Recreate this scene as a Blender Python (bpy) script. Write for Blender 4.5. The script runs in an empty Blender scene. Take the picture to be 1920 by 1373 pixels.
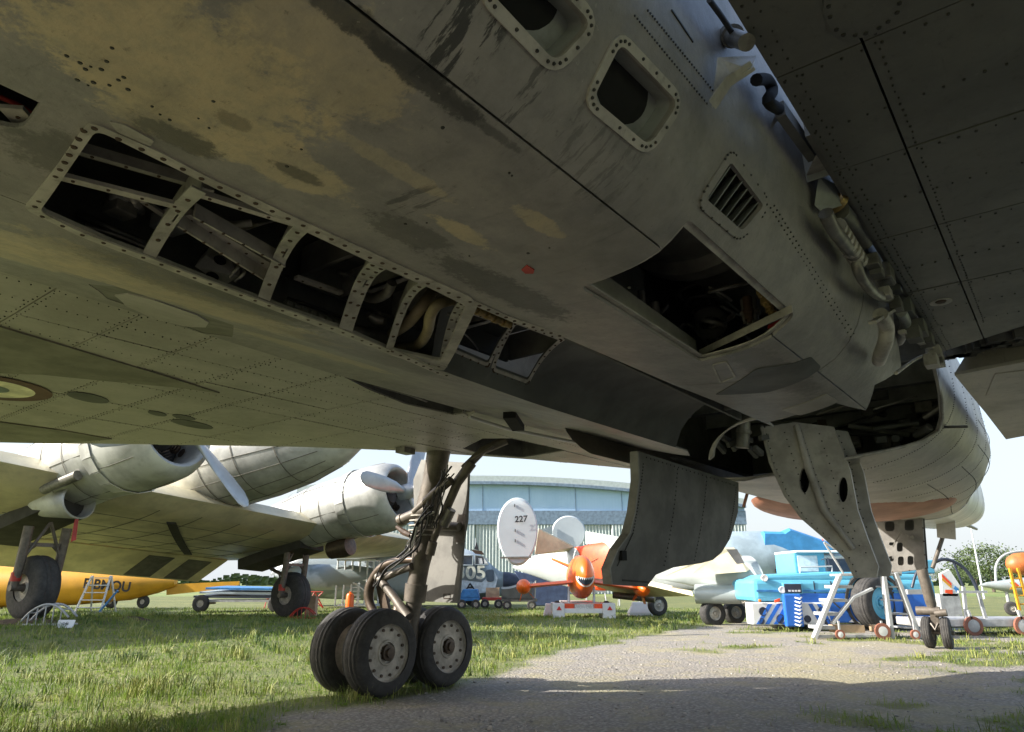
import bpy, bmesh, math, random
import numpy as np
from mathutils import Vector, Matrix
from mathutils.geometry import delaunay_2d_cdt
R_ = math.radians
random.seed(7); rng = np.random.default_rng(7)
S = bpy.context.scene
COL = S.collection

# ------------------------------------------------------------------ camera
FPX, HOR, CAMH = 1309.0, 1088.0, 1.1
TH = math.atan((HOR - 686.5) / FPX)
cam = bpy.data.cameras.new('camera'); camo = bpy.data.objects.new('camera', cam); COL.objects.link(camo)
camo.location = (0, 0, CAMH); camo.rotation_euler = (math.pi/2 + TH, 0, 0)
cam.sensor_width = 36; cam.lens = FPX/1920*36; cam.clip_start = .02; cam.clip_end = 6000
S.camera = camo
# ------------------------------------------------------------------ light
SUN_AZ = Vector((-1.0, -0.15, 0)).normalized()      # horizontal direction TO the sun
SUN_EL = R_(29)
w = bpy.data.worlds.new('World'); S.world = w; w.use_nodes = True
nt = w.node_tree; nt.nodes.clear()
sky = nt.nodes.new('ShaderNodeTexSky'); sky.sky_type = 'NISHITA'; sky.sun_disc = False
sky.sun_elevation = SUN_EL; sky.sun_rotation = math.atan2(SUN_AZ.x, SUN_AZ.y)
sky.air_density = 1.0; sky.dust_density = 2.5; sky.ozone_density = 1.0
bg = nt.nodes.new('ShaderNodeBackground'); bg.inputs[1].default_value = .14
out = nt.nodes.new('ShaderNodeOutputWorld')
# thin bright haze low in the sky and drifting white cloud, all round
tcw = nt.nodes.new('ShaderNodeTexCoord'); sepw = nt.nodes.new('ShaderNodeSeparateXYZ'); nt.links.new(tcw.outputs['Generated'], sepw.inputs[0])
def wmap(x, a, b, c, d):
    q = nt.nodes.new('ShaderNodeMapRange'); q.interpolation_type = 'SMOOTHSTEP'
    for i_, v_ in zip(('From Min', 'From Max', 'To Min', 'To Max'), (a, b, c, d)): q.inputs[i_].default_value = v_
    nt.links.new(x, q.inputs['Value']); return q.outputs[0]
hz = wmap(sepw.outputs['Z'], 0.0, .45, .92, .05)
cn = nt.nodes.new('ShaderNodeTexNoise'); cn.inputs['Scale'].default_value = 2.2; cn.inputs['Detail'].default_value = 7; nt.links.new(tcw.outputs['Generated'], cn.inputs['Vector'])
cl_ = wmap(cn.outputs[0], .5, .72, 0, .6)
mxw = nt.nodes.new('ShaderNodeMath'); mxw.operation = 'MAXIMUM'; nt.links.new(hz, mxw.inputs[0]); nt.links.new(cl_, mxw.inputs[1])
mw = nt.nodes.new('ShaderNodeMix'); mw.data_type = 'RGBA'; nt.links.new(mxw.outputs[0], mw.inputs[0]); nt.links.new(sky.outputs[0], mw.inputs[6]); mw.inputs[7].default_value = (2.35, 2.5, 2.62, 1)
nt.links.new(mw.outputs[2], bg.inputs[0]); nt.links.new(bg.outputs[0], out.inputs[0])
sl = bpy.data.lights.new('sun', 'SUN'); sl.energy = 4.2; sl.angle = R_(.55); sl.color = (1, .95, .86)
slo = bpy.data.objects.new('sun', sl); COL.objects.link(slo)
sd = Vector((SUN_AZ.x*math.cos(SUN_EL), SUN_AZ.y*math.cos(SUN_EL), math.sin(SUN_EL)))
slo.rotation_euler = sd.to_track_quat('Z', 'Y').to_euler()
vs = S.view_settings; vs.view_transform = 'Standard'; vs.look = 'None'; vs.gamma = 1; vs.use_curve_mapping = False
vs.exposure = 1.4
S.render.engine = 'CYCLES'
S.cycles.max_bounces = 8; S.cycles.diffuse_bounces = 5

# ------------------------------------------------------------------ pixel rays (of the 1920 x 1373 photograph) used to measure positions
FW = Vector((0, math.cos(TH), math.sin(TH))); UP = Vector((0, -math.sin(TH), math.cos(TH)))
def ray(x, y): return Vector((1, 0, 0))*((x-960)/FPX) + UP*((686.5-y)/FPX) + FW
CAM = Vector((0, 0, CAMH))
def G(x, y, z=0.0):                       # world point where the ray meets height z
    d = ray(x, y); return CAM + d*((z-CAMH)/d.z)
def WY(x, y, Y):                          # world point at forward distance Y
    d = ray(x, y); return CAM + d*(Y/d.y)
# aircraft frame: x = right of centreline (b), y = forward (a), z = up
PH = R_(38); AV = Vector((math.sin(PH), math.cos(PH), 0)); RV = Vector((math.cos(PH), -math.sin(PH), 0)); B0 = -1.95
def toL(p): return Vector((p.dot(RV)-B0, p.dot(AV), p.z))
def dL(d): return Vector((d.dot(RV), d.dot(AV), d.z))
CL = Vector((-B0, 0, CAMH))
def Pz(x, y, z): d = dL(ray(x, y)); return CL + d*((z-CL.z)/d.z)
def Pb(x, y, b): d = dL(ray(x, y)); return CL + d*((b-CL.x)/d.x)
def Pa(x, y, a): d = dL(ray(x, y)); return CL + d*((a-CL.y)/d.y)

# ------------------------------------------------------------------ object helpers
def tag(o, label=None, cat=None, group=None, kind=None):
    if label: o['label'] = label
    if cat: o['category'] = cat
    if group: o['group'] = group
    if kind: o['kind'] = kind
    return o
def thing(name, label, cat, loc=(0, 0, 0), rz=0, group=None):
    o = bpy.data.objects.new(name, None); COL.objects.link(o)
    o.location = loc; o.rotation_euler = (0, 0, rz); o.empty_display_size = .3
    return tag(o, label, cat, group)
def copy_tree(o, parent=None):
    c = o.copy(); COL.objects.link(c); c.parent = parent
    for ch in [k for k in bpy.data.objects if k.parent == o]: copy_tree(ch, c)
    return c

class MB:
    def __init__(s): s.v = []; s.f = []
    def add(s, vs, fs):
        n = len(s.v); s.v += [Vector(v) for v in vs]; s.f += [tuple(i+n for i in f) for f in fs]; return s
    def box(s, a, b):
        x0, y0, z0 = a; x1, y1, z1 = b
        return s.add([(x0,y0,z0),(x1,y0,z0),(x1,y1,z0),(x0,y1,z0),(x0,y0,z1),(x1,y0,z1),(x1,y1,z1),(x0,y1,z1)],
              [(0,3,2,1),(4,5,6,7),(0,1,5,4),(1,2,6,5),(2,3,7,6),(3,0,4,7)])
    def obox(s, c, u, v, w_):
        c = Vector(c); u = Vector(u); v = Vector(v); w_ = Vector(w_)
        return s.add([c-u-v-w_, c+u-v-w_, c+u+v-w_, c-u+v-w_, c-u-v+w_, c+u-v+w_, c+u+v+w_, c-u+v+w_],
              [(0,3,2,1),(4,5,6,7),(0,1,5,4),(1,2,6,5),(2,3,7,6),(3,0,4,7)])
    def beam(s, p0, p1, wd, h, up=(0, 0, 1)):
        p0 = Vector(p0); p1 = Vector(p1); d = (p1-p0); u = d.cross(Vector(up))
        if u.length < 1e-5: u = d.cross(Vector((1, 0, 0)))
        u.normalize(); v = u.cross(d).normalized()
        return s.obox((p0+p1)/2, d/2, u*wd/2, v*h/2)
    def tube(s, pts, r, seg=8, caps=True, closed=False):
        pts = [Vector(p) for p in pts]; n = len(pts)
        rs = r if isinstance(r, (list, tuple)) else [r]*n
        rings = []; prev = None
        for i, p in enumerate(pts):
            if closed: t = pts[(i+1) % n]-pts[i-1]
            else: t = pts[min(i+1, n-1)]-pts[max(i-1, 0)]
            t.normalize()
            if prev is None:
                u = t.cross(Vector((0, 0, 1)))
                if u.length < .05: u = t.cross(Vector((1, 0, 0)))
            else: u = prev - t*prev.dot(t)
            u.normalize(); prev = u; v = t.cross(u)
            rings.append([p+(u*math.cos(2*math.pi*k/seg)+v*math.sin(2*math.pi*k/seg))*rs[i] for k in range(seg)])
        return s.loft(rings, caps and not closed, loop=closed)
    def cyl(s, p0, p1, r0, r1=None, seg=16, caps=True):
        return s.tube([p0, p1], [r0, r0 if r1 is None else r1], seg, caps)
    def loft(s, rings, caps=True, loop=False, close=True):
        n = len(rings[0]); vs = [v for r in rings for v in r]; fs = []
        m = len(rings)
        for i in range(m if loop else m-1):
            j = (i+1) % m
            for k in range(n if close else n-1):
                l = (k+1) % n; fs.append((i*n+k, i*n+l, j*n+l, j*n+k))
        if caps: fs.append(tuple(range(n-1, -1, -1))); fs.append(tuple((m-1)*n+k for k in range(n)))
        return s.add(vs, fs)
    def lathe(s, o, ax, prof, seg=24, caps=False):
        o = Vector(o); ax = Vector(ax).normalized(); u = ax.cross(Vector((0, 0, 1)))
        if u.length < .05: u = ax.cross(Vector((1, 0, 0)))
        u.normalize(); v = ax.cross(u)
        return s.loft([[o+ax*h+(u*math.cos(2*math.pi*k/seg)+v*math.sin(2*math.pi*k/seg))*r for k in range(seg)] for r, h in prof], caps)
    def prism(s, poly, vec):
        poly = [Vector(p) for p in poly]; vec = Vector(vec); n = len(poly)
        return s.add(poly+[p+vec for p in poly],
            [tuple(range(n-1, -1, -1)), tuple(range(n, 2*n))]+[(k, (k+1) % n, n+(k+1) % n, n+k) for k in range(n)])
    def ribbon(s, pts, side, th):          # flat strip along pts; side = vector(s) half width, th = thickness vector
        pts = [Vector(p) for p in pts]; n = len(pts)
        sd_ = side if isinstance(side, list) else [Vector(side)]*n
        th = Vector(th)
        return s.loft([[p-q, p+q, p+q+th, p-q+th] for p, q in zip(pts, sd_)])
    def dots(s, pts, nrm, r, h=.0025, seg=6):
        nrm = Vector(nrm).normalized(); u = nrm.orthogonal().normalized(); v = nrm.cross(u)
        for p in pts:
            p = Vector(p)
            lo = [p-nrm*.002+(u*math.cos(2*math.pi*k/seg)+v*math.sin(2*math.pi*k/seg))*r for k in range(seg)]
            hi = [p+nrm*h+(u*math.cos(2*math.pi*k/seg)+v*math.sin(2*math.pi*k/seg))*r*.75 for k in range(seg)]
            s.add(lo+hi, [(k, (k+1) % seg, seg+(k+1) % seg, seg+k) for k in range(seg)]+[tuple(range(seg, 2*seg))])
        return s
    def build(s, name, mat, parent=None, smooth=0, bevel=0, world=False, kind=None, label=None, sub=0):
        me = bpy.data.meshes.new(name)
        vs_ = s.v
        if world and parent is not None:
            M = (Matrix.Translation(parent.location) @ Matrix.Rotation(parent.rotation_euler.z, 4, 'Z')).inverted()
            vs_ = [M @ v for v in vs_]
        me.from_pydata([tuple(v) for v in vs_], [], s.f); me.validate(); me.update()
        bm = bmesh.new(); bm.from_mesh(me); bmesh.ops.recalc_face_normals(bm, faces=bm.faces); bm.to_mesh(me); bm.free()
        if smooth:
            me.shade_smooth()
            if smooth < 180: me.set_sharp_from_angle(angle=R_(smooth))
        if mat: me.materials.append(mat)
        o = bpy.data.objects.new(name, me); COL.objects.link(o); o.parent = parent
        if bevel:
            md = o.modifiers.new('bevel', 'BEVEL'); md.width = bevel; md.segments = 2; md.limit_method = 'ANGLE'; md.angle_limit = R_(40)
        if sub:
            md = o.modifiers.new('sub', 'SUBSURF'); md.levels = sub; md.render_levels = sub
        if kind: o['kind'] = kind
        if label: o['label'] = label
        return o

def inpoly(x, y, P):
    c = False; n = len(P); j = n-1
    for i in range(n):
        xi, yi = P[i]; xj, yj = P[j]
        if (yi > y) != (yj > y) and x < (xj-xi)*(y-yi)/(yj-yi)+xi: c = not c
        j = i
    return c
def dens(P, st):
    o = []
    for i in range(len(P)):
        a = Vector(P[i]); b = Vector(P[(i+1) % len(P)]); n = max(1, int((b-a).length/st))
        o += [tuple(a.lerp(b, k/n)) for k in range(n)]
    return o
def rpoly(P, r, n=4):                      # round the corners of a 2-D polygon
    o = []; m = len(P)
    for i in range(m):
        p = Vector(P[i]); a = Vector(P[i-1]); b = Vector(P[(i+1) % m])
        da = (a-p); db = (b-p); q = min(r, da.length*.45, db.length*.45)
        s_ = p+da.normalized()*q; e = p+db.normalized()*q
        for k in range(n+1):
            t = k/n; o.append(tuple((1-t)**2*s_+2*t*(1-t)*p+t*t*e))
    return o
def panel(name, outline, surf, mat, parent, holes=(), st=.12, th=.012, off=0.0, smooth=40, mb=None, kind=None):
    """sheet on a surface surf(u,v,h): outline and holes are polygons in (u,v), th = thickness inwards"""
    out_ = dens(outline, st); hs = [dens(h, st) for h in holes]
    pts = []; ed = []
    for L in [out_]+hs:
        n = len(pts); pts += [Vector(p) for p in L]; ed += [(n+i, n+(i+1) % len(L)) for i in range(len(L))]
    xs = [p[0] for p in out_]; ys = [p[1] for p in out_]
    nx = int((max(xs)-min(xs))/st); ny = int((max(ys)-min(ys))/st)
    for i in range(1, nx+1):
        for j in range(1, ny+1):
            x = min(xs)+(i+.13*(j % 2))*st; y = min(ys)+j*st
            if inpoly(x, y, out_) and not any(inpoly(x, y, h) for h in hs): pts.append(Vector((x, y)))
    V, E_, F_, *_ = delaunay_2d_cdt(pts, ed, [], 0, 1e-5)
    fs = []
    for f in F_:
        cx = sum(V[i][0] for i in f)/len(f); cy = sum(V[i][1] for i in f)/len(f)
        if inpoly(cx, cy, out_) and not any(inpoly(cx, cy, h) for h in hs): fs.append(tuple(f))
    n = len(V); cnt = {}
    for f in fs:
        for i in range(len(f)):
            a, b = f[i], f[(i+1) % len(f)]; cnt[(a, b)] = 1
    m = mb or MB()
    vs_ = [surf(p[0], p[1], off) for p in V]+[surf(p[0], p[1], off+th) for p in V]
    sides = [(b, a, a+n, b+n) for (a, b) in cnt if (b, a) not in cnt]
    m.add(vs_, fs+[tuple(i+n for i in reversed(f)) for f in fs]+sides)
    if mb is None: return m.build(name, mat, parent, smooth=smooth, kind=kind)

def text_mesh(name, body, size, mat, parent, origin, ux, uy, bold=0.0, align='CENTER', world=False, squash=1.0):
    c = bpy.data.curves.new(name, 'FONT'); c.body = body; c.size = size; c.align_x = align; c.align_y = 'CENTER'; c.offset = bold; c.extrude = .001
    t = bpy.data.objects.new(name+'_c', c); COL.objects.link(t)
    me = bpy.data.meshes.new_from_object(t.evaluated_get(bpy.context.evaluated_depsgraph_get()))
    bpy.data.objects.remove(t); bpy.data.curves.remove(c)
    ux = Vector(ux).normalized(); uy = Vector(uy).normalized(); nn = ux.cross(uy)
    m = MB(); m.add([Vector(origin)+ux*v.co.x*squash+uy*v.co.y+nn*v.co.z for v in me.vertices], [tuple(p.vertices) for p in me.polygons])
    return m.build(name, mat, parent, world=world)

# ------------------------------------------------------------------ materials
class NT:
    def __init__(s, name):
        s.m = bpy.data.materials.new(name); s.m.use_nodes = True; s.t = s.m.node_tree; s.N = s.t.nodes
        s.b = s.N['Principled BSDF']; s.tc = s.N.new('ShaderNodeTexCoord').outputs['Object']
    def link(s, a, b): s.t.links.new(a, b)
    def noise(s, scale, det=4, rough=.6, vec=None, stretch=None):
        v = vec or s.tc
        if stretch:
            mp = s.N.new('ShaderNodeMapping'); mp.inputs['Scale'].default_value = stretch; s.link(v, mp.inputs[0]); v = mp.outputs[0]
        n = s.N.new('ShaderNodeTexNoise'); n.inputs['Scale'].default_value = scale; n.inputs['Detail'].default_value = det; n.inputs['Roughness'].default_value = rough
        s.link(v, n.inputs['Vector']); return n.outputs[0]
    def ramp(s, x, lo, hi):
        r = s.N.new('ShaderNodeMapRange'); r.interpolation_type = 'SMOOTHSTEP'
        r.inputs['From Min'].default_value = lo; r.inputs['From Max'].default_value = hi; s.link(x, r.inputs['Value']); return r.outputs[0]
    def mix(s, f, a, b):
        n = s.N.new('ShaderNodeMix'); n.data_type = 'RGBA'
        for val, i in ((f, 0), (a, 6), (b, 7)):
            if isinstance(val, (int, float)): n.inputs[i].default_value = val
            elif isinstance(val, tuple): n.inputs[i].default_value = (*val, 1) if len(val) == 3 else val
            else: s.link(val, n.inputs[i])
        return n.outputs[2]
    def math(s, op, a, b=0.0, clamp=False):
        n = s.N.new('ShaderNodeMath'); n.operation = op; n.use_clamp = clamp
        for val, i in ((a, 0), (b, 1)):
            if isinstance(val, (int, float)): n.inputs[i].default_value = val
            else: s.link(val, n.inputs[i])
        return n.outputs[0]
    def blob(s, c, r, soft=.5, nz=None, namt=.8):   # soft patch round c (radii r) with a ragged edge
        mp = s.N.new('ShaderNodeMapping'); mp.vector_type = 'POINT'
        mp.inputs['Location'].default_value = tuple(-ci/ri for ci, ri in zip(c, r)); mp.inputs['Scale'].default_value = tuple(1/ri for ri in r)
        s.link(s.tc, mp.inputs[0]); l = s.N.new('ShaderNodeVectorMath'); l.operation = 'LENGTH'; s.link(mp.outputs[0], l.inputs[0])
        d = l.outputs['Value']
        if nz is not None: d = s.math('ADD', d, s.math('MULTIPLY', s.math('SUBTRACT', nz, .5), namt*2))
        return s.ramp(d, 1+soft, 1-soft)
    def bump(s, h, strength=.2, dist=.01):
        n = s.N.new('ShaderNodeBump'); n.inputs['Strength'].default_value = strength; n.inputs['Distance'].default_value = dist
        s.link(h, n.inputs['Height']); s.link(n.outputs[0], s.b.inputs['Normal'])
    def fin(s, col, rough=.5, metal=0.0):
        if isinstance(col, tuple): s.b.inputs['Base Color'].default_value = (*col, 1)
        else: s.link(col, s.b.inputs['Base Color'])
        if isinstance(rough, (int, float)): s.b.inputs['Roughness'].default_value = rough
        else: s.link(rough, s.b.inputs['Roughness'])
        s.b.inputs['Metallic'].default_value = metal; return s.m
def mat(name, c, rough=.5, metal=0.0, var=.25, scale=4, dirt=.35, dcol=(.05, .045, .035), bump=.08, stretch=None, dscale=None):
    t = NT(name); n1 = t.noise(scale, 5, .6, stretch=stretch)
    c2 = tuple(min(1, x*(1-var)) for x in c); c1 = tuple(min(1, x*(1+var*.5)) for x in c)
    col = t.mix(t.ramp(n1, .35, .65), c1, c2)
    if dirt: col = t.mix(t.math('MULTIPLY', t.ramp(t.noise(dscale or scale*2.3, 8, .7), .5, .8), dirt), col, dcol)
    if bump: t.bump(t.noise(scale*12, 3, .6), bump, .004)
    rr = t.math('ADD', t.math('MULTIPLY', n1, .25), rough-.12)
    return t.fin(col, rr, metal)

# weathered belly paint: grey-green with worn ochre primer, soot and oil stains
def belly_mat():
    t = NT('belly_paint'); big = t.noise(1.6, 6, .6); med = t.noise(6, 9, .72); fine = t.noise(34, 8, .75); rag = t.noise(13, 10, .78)
    streak = t.noise(5, 8, .7, stretch=(1, 7, 2)); along = t.noise(4, 8, .7, stretch=(8, .8, 3))
    col = t.mix(t.ramp(med, .35, .65), (.285, .265, .245), (.205, .195, .185))
    col = t.mix(t.math('MULTIPLY', t.ramp(along, .55, .72), .4), col, (.30, .295, .25))
    och = t.mix(t.ramp(rag, .4, .62), (.50, .41, .255), (.39, .335, .225))
    for c, r, am in ((Pz(330, 120, 2.02), (.2, .26, .3), .95), (Pz(600, 120, 2.0), (.12, .2, .3), .6), (Pz(520, 300, 2.02), (.09, .2, .3), .75),
                 (Pz(870, 430, 2.02), (.035, .12, .3), .85), (Pz(1010, 415, 2.0), (.03, .1, .3), .7), (Pz(330, 230, 2.03), (.1, .15, .3), .75), (Pz(740, 300, 2.02), (.03, .16, .3), .5),
                 (Pz(330, 560, 2.15), (.3, .6, .3), .75), (Pz(90, 470, 2.15), (.3, .3, .3), .7), (Pz(600, 670, 2.3), (.2, .5, .3), .6), (Pz(20, 480, 2.2), (.3, .3, .3), .7)):
        col = t.mix(t.math('MULTIPLY', t.blob(c, r, .16, t.math('ADD', t.math('MULTIPLY', rag, .6), t.math('MULTIPLY', med, .4)), 1.5), am), col, och)
    soot = (.048, .047, .043); sn = t.math('ADD', t.math('MULTIPLY', fine, .5), t.math('MULTIPLY', rag, .5))
    for c, r, am in ((Pz(690, 75, 2.0), (.022, .2, .3), .8), (Pz(800, 165, 2.0), (.025, .16, .3), .85), (Pz(900, 240, 2.0), (.012, .12, .3), .6),
                 (Pz(330, 260, 2.03), (.05, .09, .3), .8), (Pz(440, 215, 2.03), (.03, .04, .3), .5), (Pz(770, 440, 2.02), (.08, .13, .3), .6),
                 (Pz(560, 320, 2.03), (.03, .06, .3), .7), (Pz(950, 545, 2.03), (.09, .35, .3), .75), (Pz(140, 300, 2.05), (.10, .14, .3), .6),
                 (Pz(420, 540, 2.1), (.2, .45, .2), .55), (Pz(700, 660, 2.15), (.2, .5, .2), .5), (Pz(1450, 690, 2.02), (.1, .5, .3), .5), (Pz(480, 560, 2.1), (.05, .3, .2), .6)):
        col = t.mix(t.math('MULTIPLY', t.blob(c, r, .22, sn, 1.8), am), col, soot)
    # fluid runs below the upper port and on the cowl corner
    for c, r, am in ((Pz(880, 105, 2.0), (.13, .075, .3), .9), (Pz(1010, 210, 2.0), (.1, .03, .3), .6), (Pz(760, 390, 2.0), (.14, .05, .3), .6), (Pz(1120, 300, 2.05), (.1, .2, .3), .35)):
        col = t.mix(t.math('MULTIPLY', t.math('MULTIPLY', t.blob(c, r, .3, rag, 1.2), t.ramp(streak, .50, .56)), am), col, (.03, .03, .028))
    col = t.mix(t.math('MULTIPLY', t.ramp(streak, .57, .72), .35), col, (.085, .083, .075))
    col = t.mix(t.math('MULTIPLY', t.ramp(fine, .60, .70), .55), col, (.07, .065, .055))
    col = t.mix(t.math('MULTIPLY', t.ramp(rag, .63, .70), .6), col, (.10, .095, .08))
    col = t.mix(t.math('MULTIPLY', t.ramp(t.noise(60, 4, .7), .66, .74), .5), col, (.42, .40, .34))
    col = t.mix(t.math('MULTIPLY', t.ramp(big, .52, .72), .35), col, (.115, .112, .10))
    t.bump(t.math('ADD', t.math('ADD', t.math('MULTIPLY', med, .5), t.math('MULTIPLY', fine, .35)), t.math('MULTIPLY', t.noise(4.5, 2, .5), 1.6)), .4, .014)
    return t.fin(col, t.math('ADD', t.math('MULTIPLY', fine, .3), .36))
def wing_mat(name, base, base2, dark, metal=0.0):
    t = NT(name); a = t.noise(1.1, 6, .6); b = t.noise(4, 7, .65); f = t.noise(22, 5, .7)
    s_ = t.noise(5, 8, .72, stretch=(6, 1, 1)); rg_ = t.noise(9, 10, .78); wv_ = t.noise(2.6, 2, .5)
    col = t.mix(t.ramp(b, .3, .7), base, base2)
    col = t.mix(t.math('MULTIPLY', t.ramp(a, .48, .66), .6), col, dark)
    col = t.mix(t.math('MULTIPLY', t.ramp(s_, .56, .70), .5), col, tuple(x*.55 for x in base))
    col = t.mix(t.math('MULTIPLY', t.ramp(rg_, .60, .67), .55), col, tuple(x*.45 for x in base))
    col = t.mix(t.math('MULTIPLY', t.ramp(t.noise(48, 4, .7), .64, .72), .35), col, tuple(min(1, x*1.6) for x in base))
    col = t.mix(t.math('MULTIPLY', t.ramp(f, .58, .70), .4), col, tuple(x*.4 for x in base))
    b = t.math('ADD', t.math('MULTIPLY', b, .25), wv_)
    t.bump(b, .35, .03)
    return t.fin(col, t.math('ADD', t.math('MULTIPLY', f, .25), .35), metal)
M = {}
M['belly'] = belly_mat()
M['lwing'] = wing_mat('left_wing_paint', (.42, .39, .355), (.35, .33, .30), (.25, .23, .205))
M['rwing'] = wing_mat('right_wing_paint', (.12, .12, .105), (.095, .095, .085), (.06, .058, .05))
M['fwd'] = wing_mat('forward_fuselage_metal', (.47, .43, .37), (.37, .34, .30), (.24, .21, .175), .25)
M['frame'] = mat('bay_frame_alloy', (.40, .375, .335), .5, .15, dirt=.6, scale=9)
M['rib'] = mat('bare_rib_alloy', (.36, .345, .315), .5, .2, dirt=.6, scale=9)
M['bay'] = mat('dark_bay_lining', (.13, .127, .115), .7, dirt=.5, scale=6)
M['ovaldark'] = mat('dark_olive_panel_paint', (.16, .155, .125), .6, dirt=.4, scale=5)
M['trough'] = mat('dark_recess_paint', (.085, .088, .083), .6, dirt=.6, scale=3)
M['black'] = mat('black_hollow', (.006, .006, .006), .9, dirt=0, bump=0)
M['rivet'] = mat('grimy_rivet', (.035, .033, .03), .5, .3, dirt=0, bump=0)
M['bolt'] = mat('rusty_bolt_hole', (.05, .025, .012), .7, dirt=.5, scale=30)
M['duct'] = mat('cream_duct', (.27, .22, .13), .55, dirt=.6, scale=8)
M['pipe'] = mat('dull_pipe', (.20, .19, .17), .4, .5, dirt=.5, scale=14)
M['brass'] = mat('brass_fitting', (.36, .25, .10), .4, .6, dirt=.4, scale=20)
M['engine'] = mat('engine_casing', (.12, .115, .105), .5, .4, dirt=.4, scale=8)
M['red'] = mat('red_paint', (.45, .035, .02), .5, dirt=.2)
M['roundel_red'] = mat('faded_roundel_red', (.10, .035, .025), .6, dirt=.3)
M['roundel_white'] = mat('yellowed_roundel_white', (.88, .84, .62), .6, dirt=.2)
M['roundel_blue'] = mat('faded_roundel_blue', (.20, .25, .24), .6, dirt=.2)
M['tyre'] = mat('worn_rubber', (.045, .043, .041), .8, dirt=.6, dcol=(.12, .105, .085), scale=10, bump=.15)
M['hub'] = mat('wheel_hub_paint', (.46, .42, .36), .5, .1, dirt=.5, dcol=(.10, .07, .04), scale=9)
M['leg'] = mat('gear_leg_steel', (.14, .12, .10), .5, .25, dirt=.75, dcol=(.07, .042, .022), scale=10)
M['legdark'] = mat('oily_gear_steel', (.085, .06, .042), .45, .4, dirt=.5, scale=10)
M['door'] = mat('gear_door_paint', (.27, .26, .235), .55, dirt=.55, scale=3, dcol=(.10, .09, .075))
M['doordark'] = mat('inner_gear_door_paint', (.11, .105, .096), .6, dirt=.55, scale=4, dcol=(.05, .046, .04))
M['hose'] = mat('rubber_hose', (.03, .028, .026), .5, dirt=.2)
M['radome'] = mat('red_brown_radome', (.36, .15, .09), .55, dirt=.25, scale=2)
M['silver'] = mat('bare_aluminium_skin', (.66, .66, .63), .42, .35, var=.12, dirt=.25, dcol=(.3, .29, .26), scale=2)
M['white'] = mat('white_paint', (.66, .67, .66), .45, var=.08, dirt=.12, dcol=(.4, .38, .33), scale=3)
M['glass'] = mat('dark_glazing', (.03, .05, .08), .12, var=.1, dirt=0, bump=0)
M['ink'] = mat('black_lettering', (.02, .02, .022), .6, dirt=0, bump=0)
M['trough2'] = mat('port_tray_paint', (.26, .27, .26), .45, dirt=.3, scale=6)
M['rustwheel'] = mat('rusty_red_wheel', (.28, .11, .07), .6, dirt=.4)
M['worn'] = mat('worn_white_steel', (.38, .39, .39), .45, var=.08, dirt=.3, dcol=(.35, .33, .3), scale=5)
M['gdoor'] = mat('shaded_outer_door_paint', (.145, .14, .125), .6, dirt=.5, scale=4, dcol=(.07, .06, .05))  # darker copy of the gear door paint: shade put into the base colour
M['perf'] = mat('perforated_door_paint', (.19, .18, .165), .55, dirt=.4, scale=5, dcol=(.09, .08, .06))
M['bracket'] = mat('worn_lit_door_alloy', (.43, .40, .355), .5, .15, dirt=.65, scale=4, dcol=(.15, .13, .11))  # lightened copy of the door paint: light put into its colour, over wear
# ================================================================== THE BOMBER
AC = thing('bomber_aircraft', 'huge weathered grey-green jet bomber overhead, seen from beneath with open belly bays', 'aircraft',
           RV*B0, -PH)
def Lm(mb, name, m, **k): return mb.build(name, M[m], AC, **k)

# cross-section of the belly, left wing root to right side (b, z)
SEC = [(-1.95, 2.444), (-1.8, 2.443), (-1.62, 2.432), (-1.42, 2.385), (-1.2, 2.32), (-.9, 2.23), (-.6, 2.14), (-.3, 2.075), (0, 2.05), (.42, 2.05), (.65, 2.02), (.9, 2.0), (1.08, 2.003), (1.18, 2.03),
       (1.27, 2.09), (1.34, 2.18), (1.39, 2.3), (1.42, 2.48), (1.42, 2.78), (1.37, 3.1), (1.22, 3.5), (.92, 3.85), (.45, 4.05), (0, 4.1)]
def cat(P, n=6):
    o = []; P = [Vector(p) for p in P]
    for i in range(len(P)-1):
        a = P[max(i-1, 0)]; b = P[i]; c = P[i+1]; d = P[min(i+2, len(P)-1)]
        for k in range(n):
            t = k/n
            o.append(.5*((2*b)+(c-a)*t+(2*a-5*b+4*c-d)*t*t+(3*b-a-3*c+d)*t**3))
    return o+[P[-1]]
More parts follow.
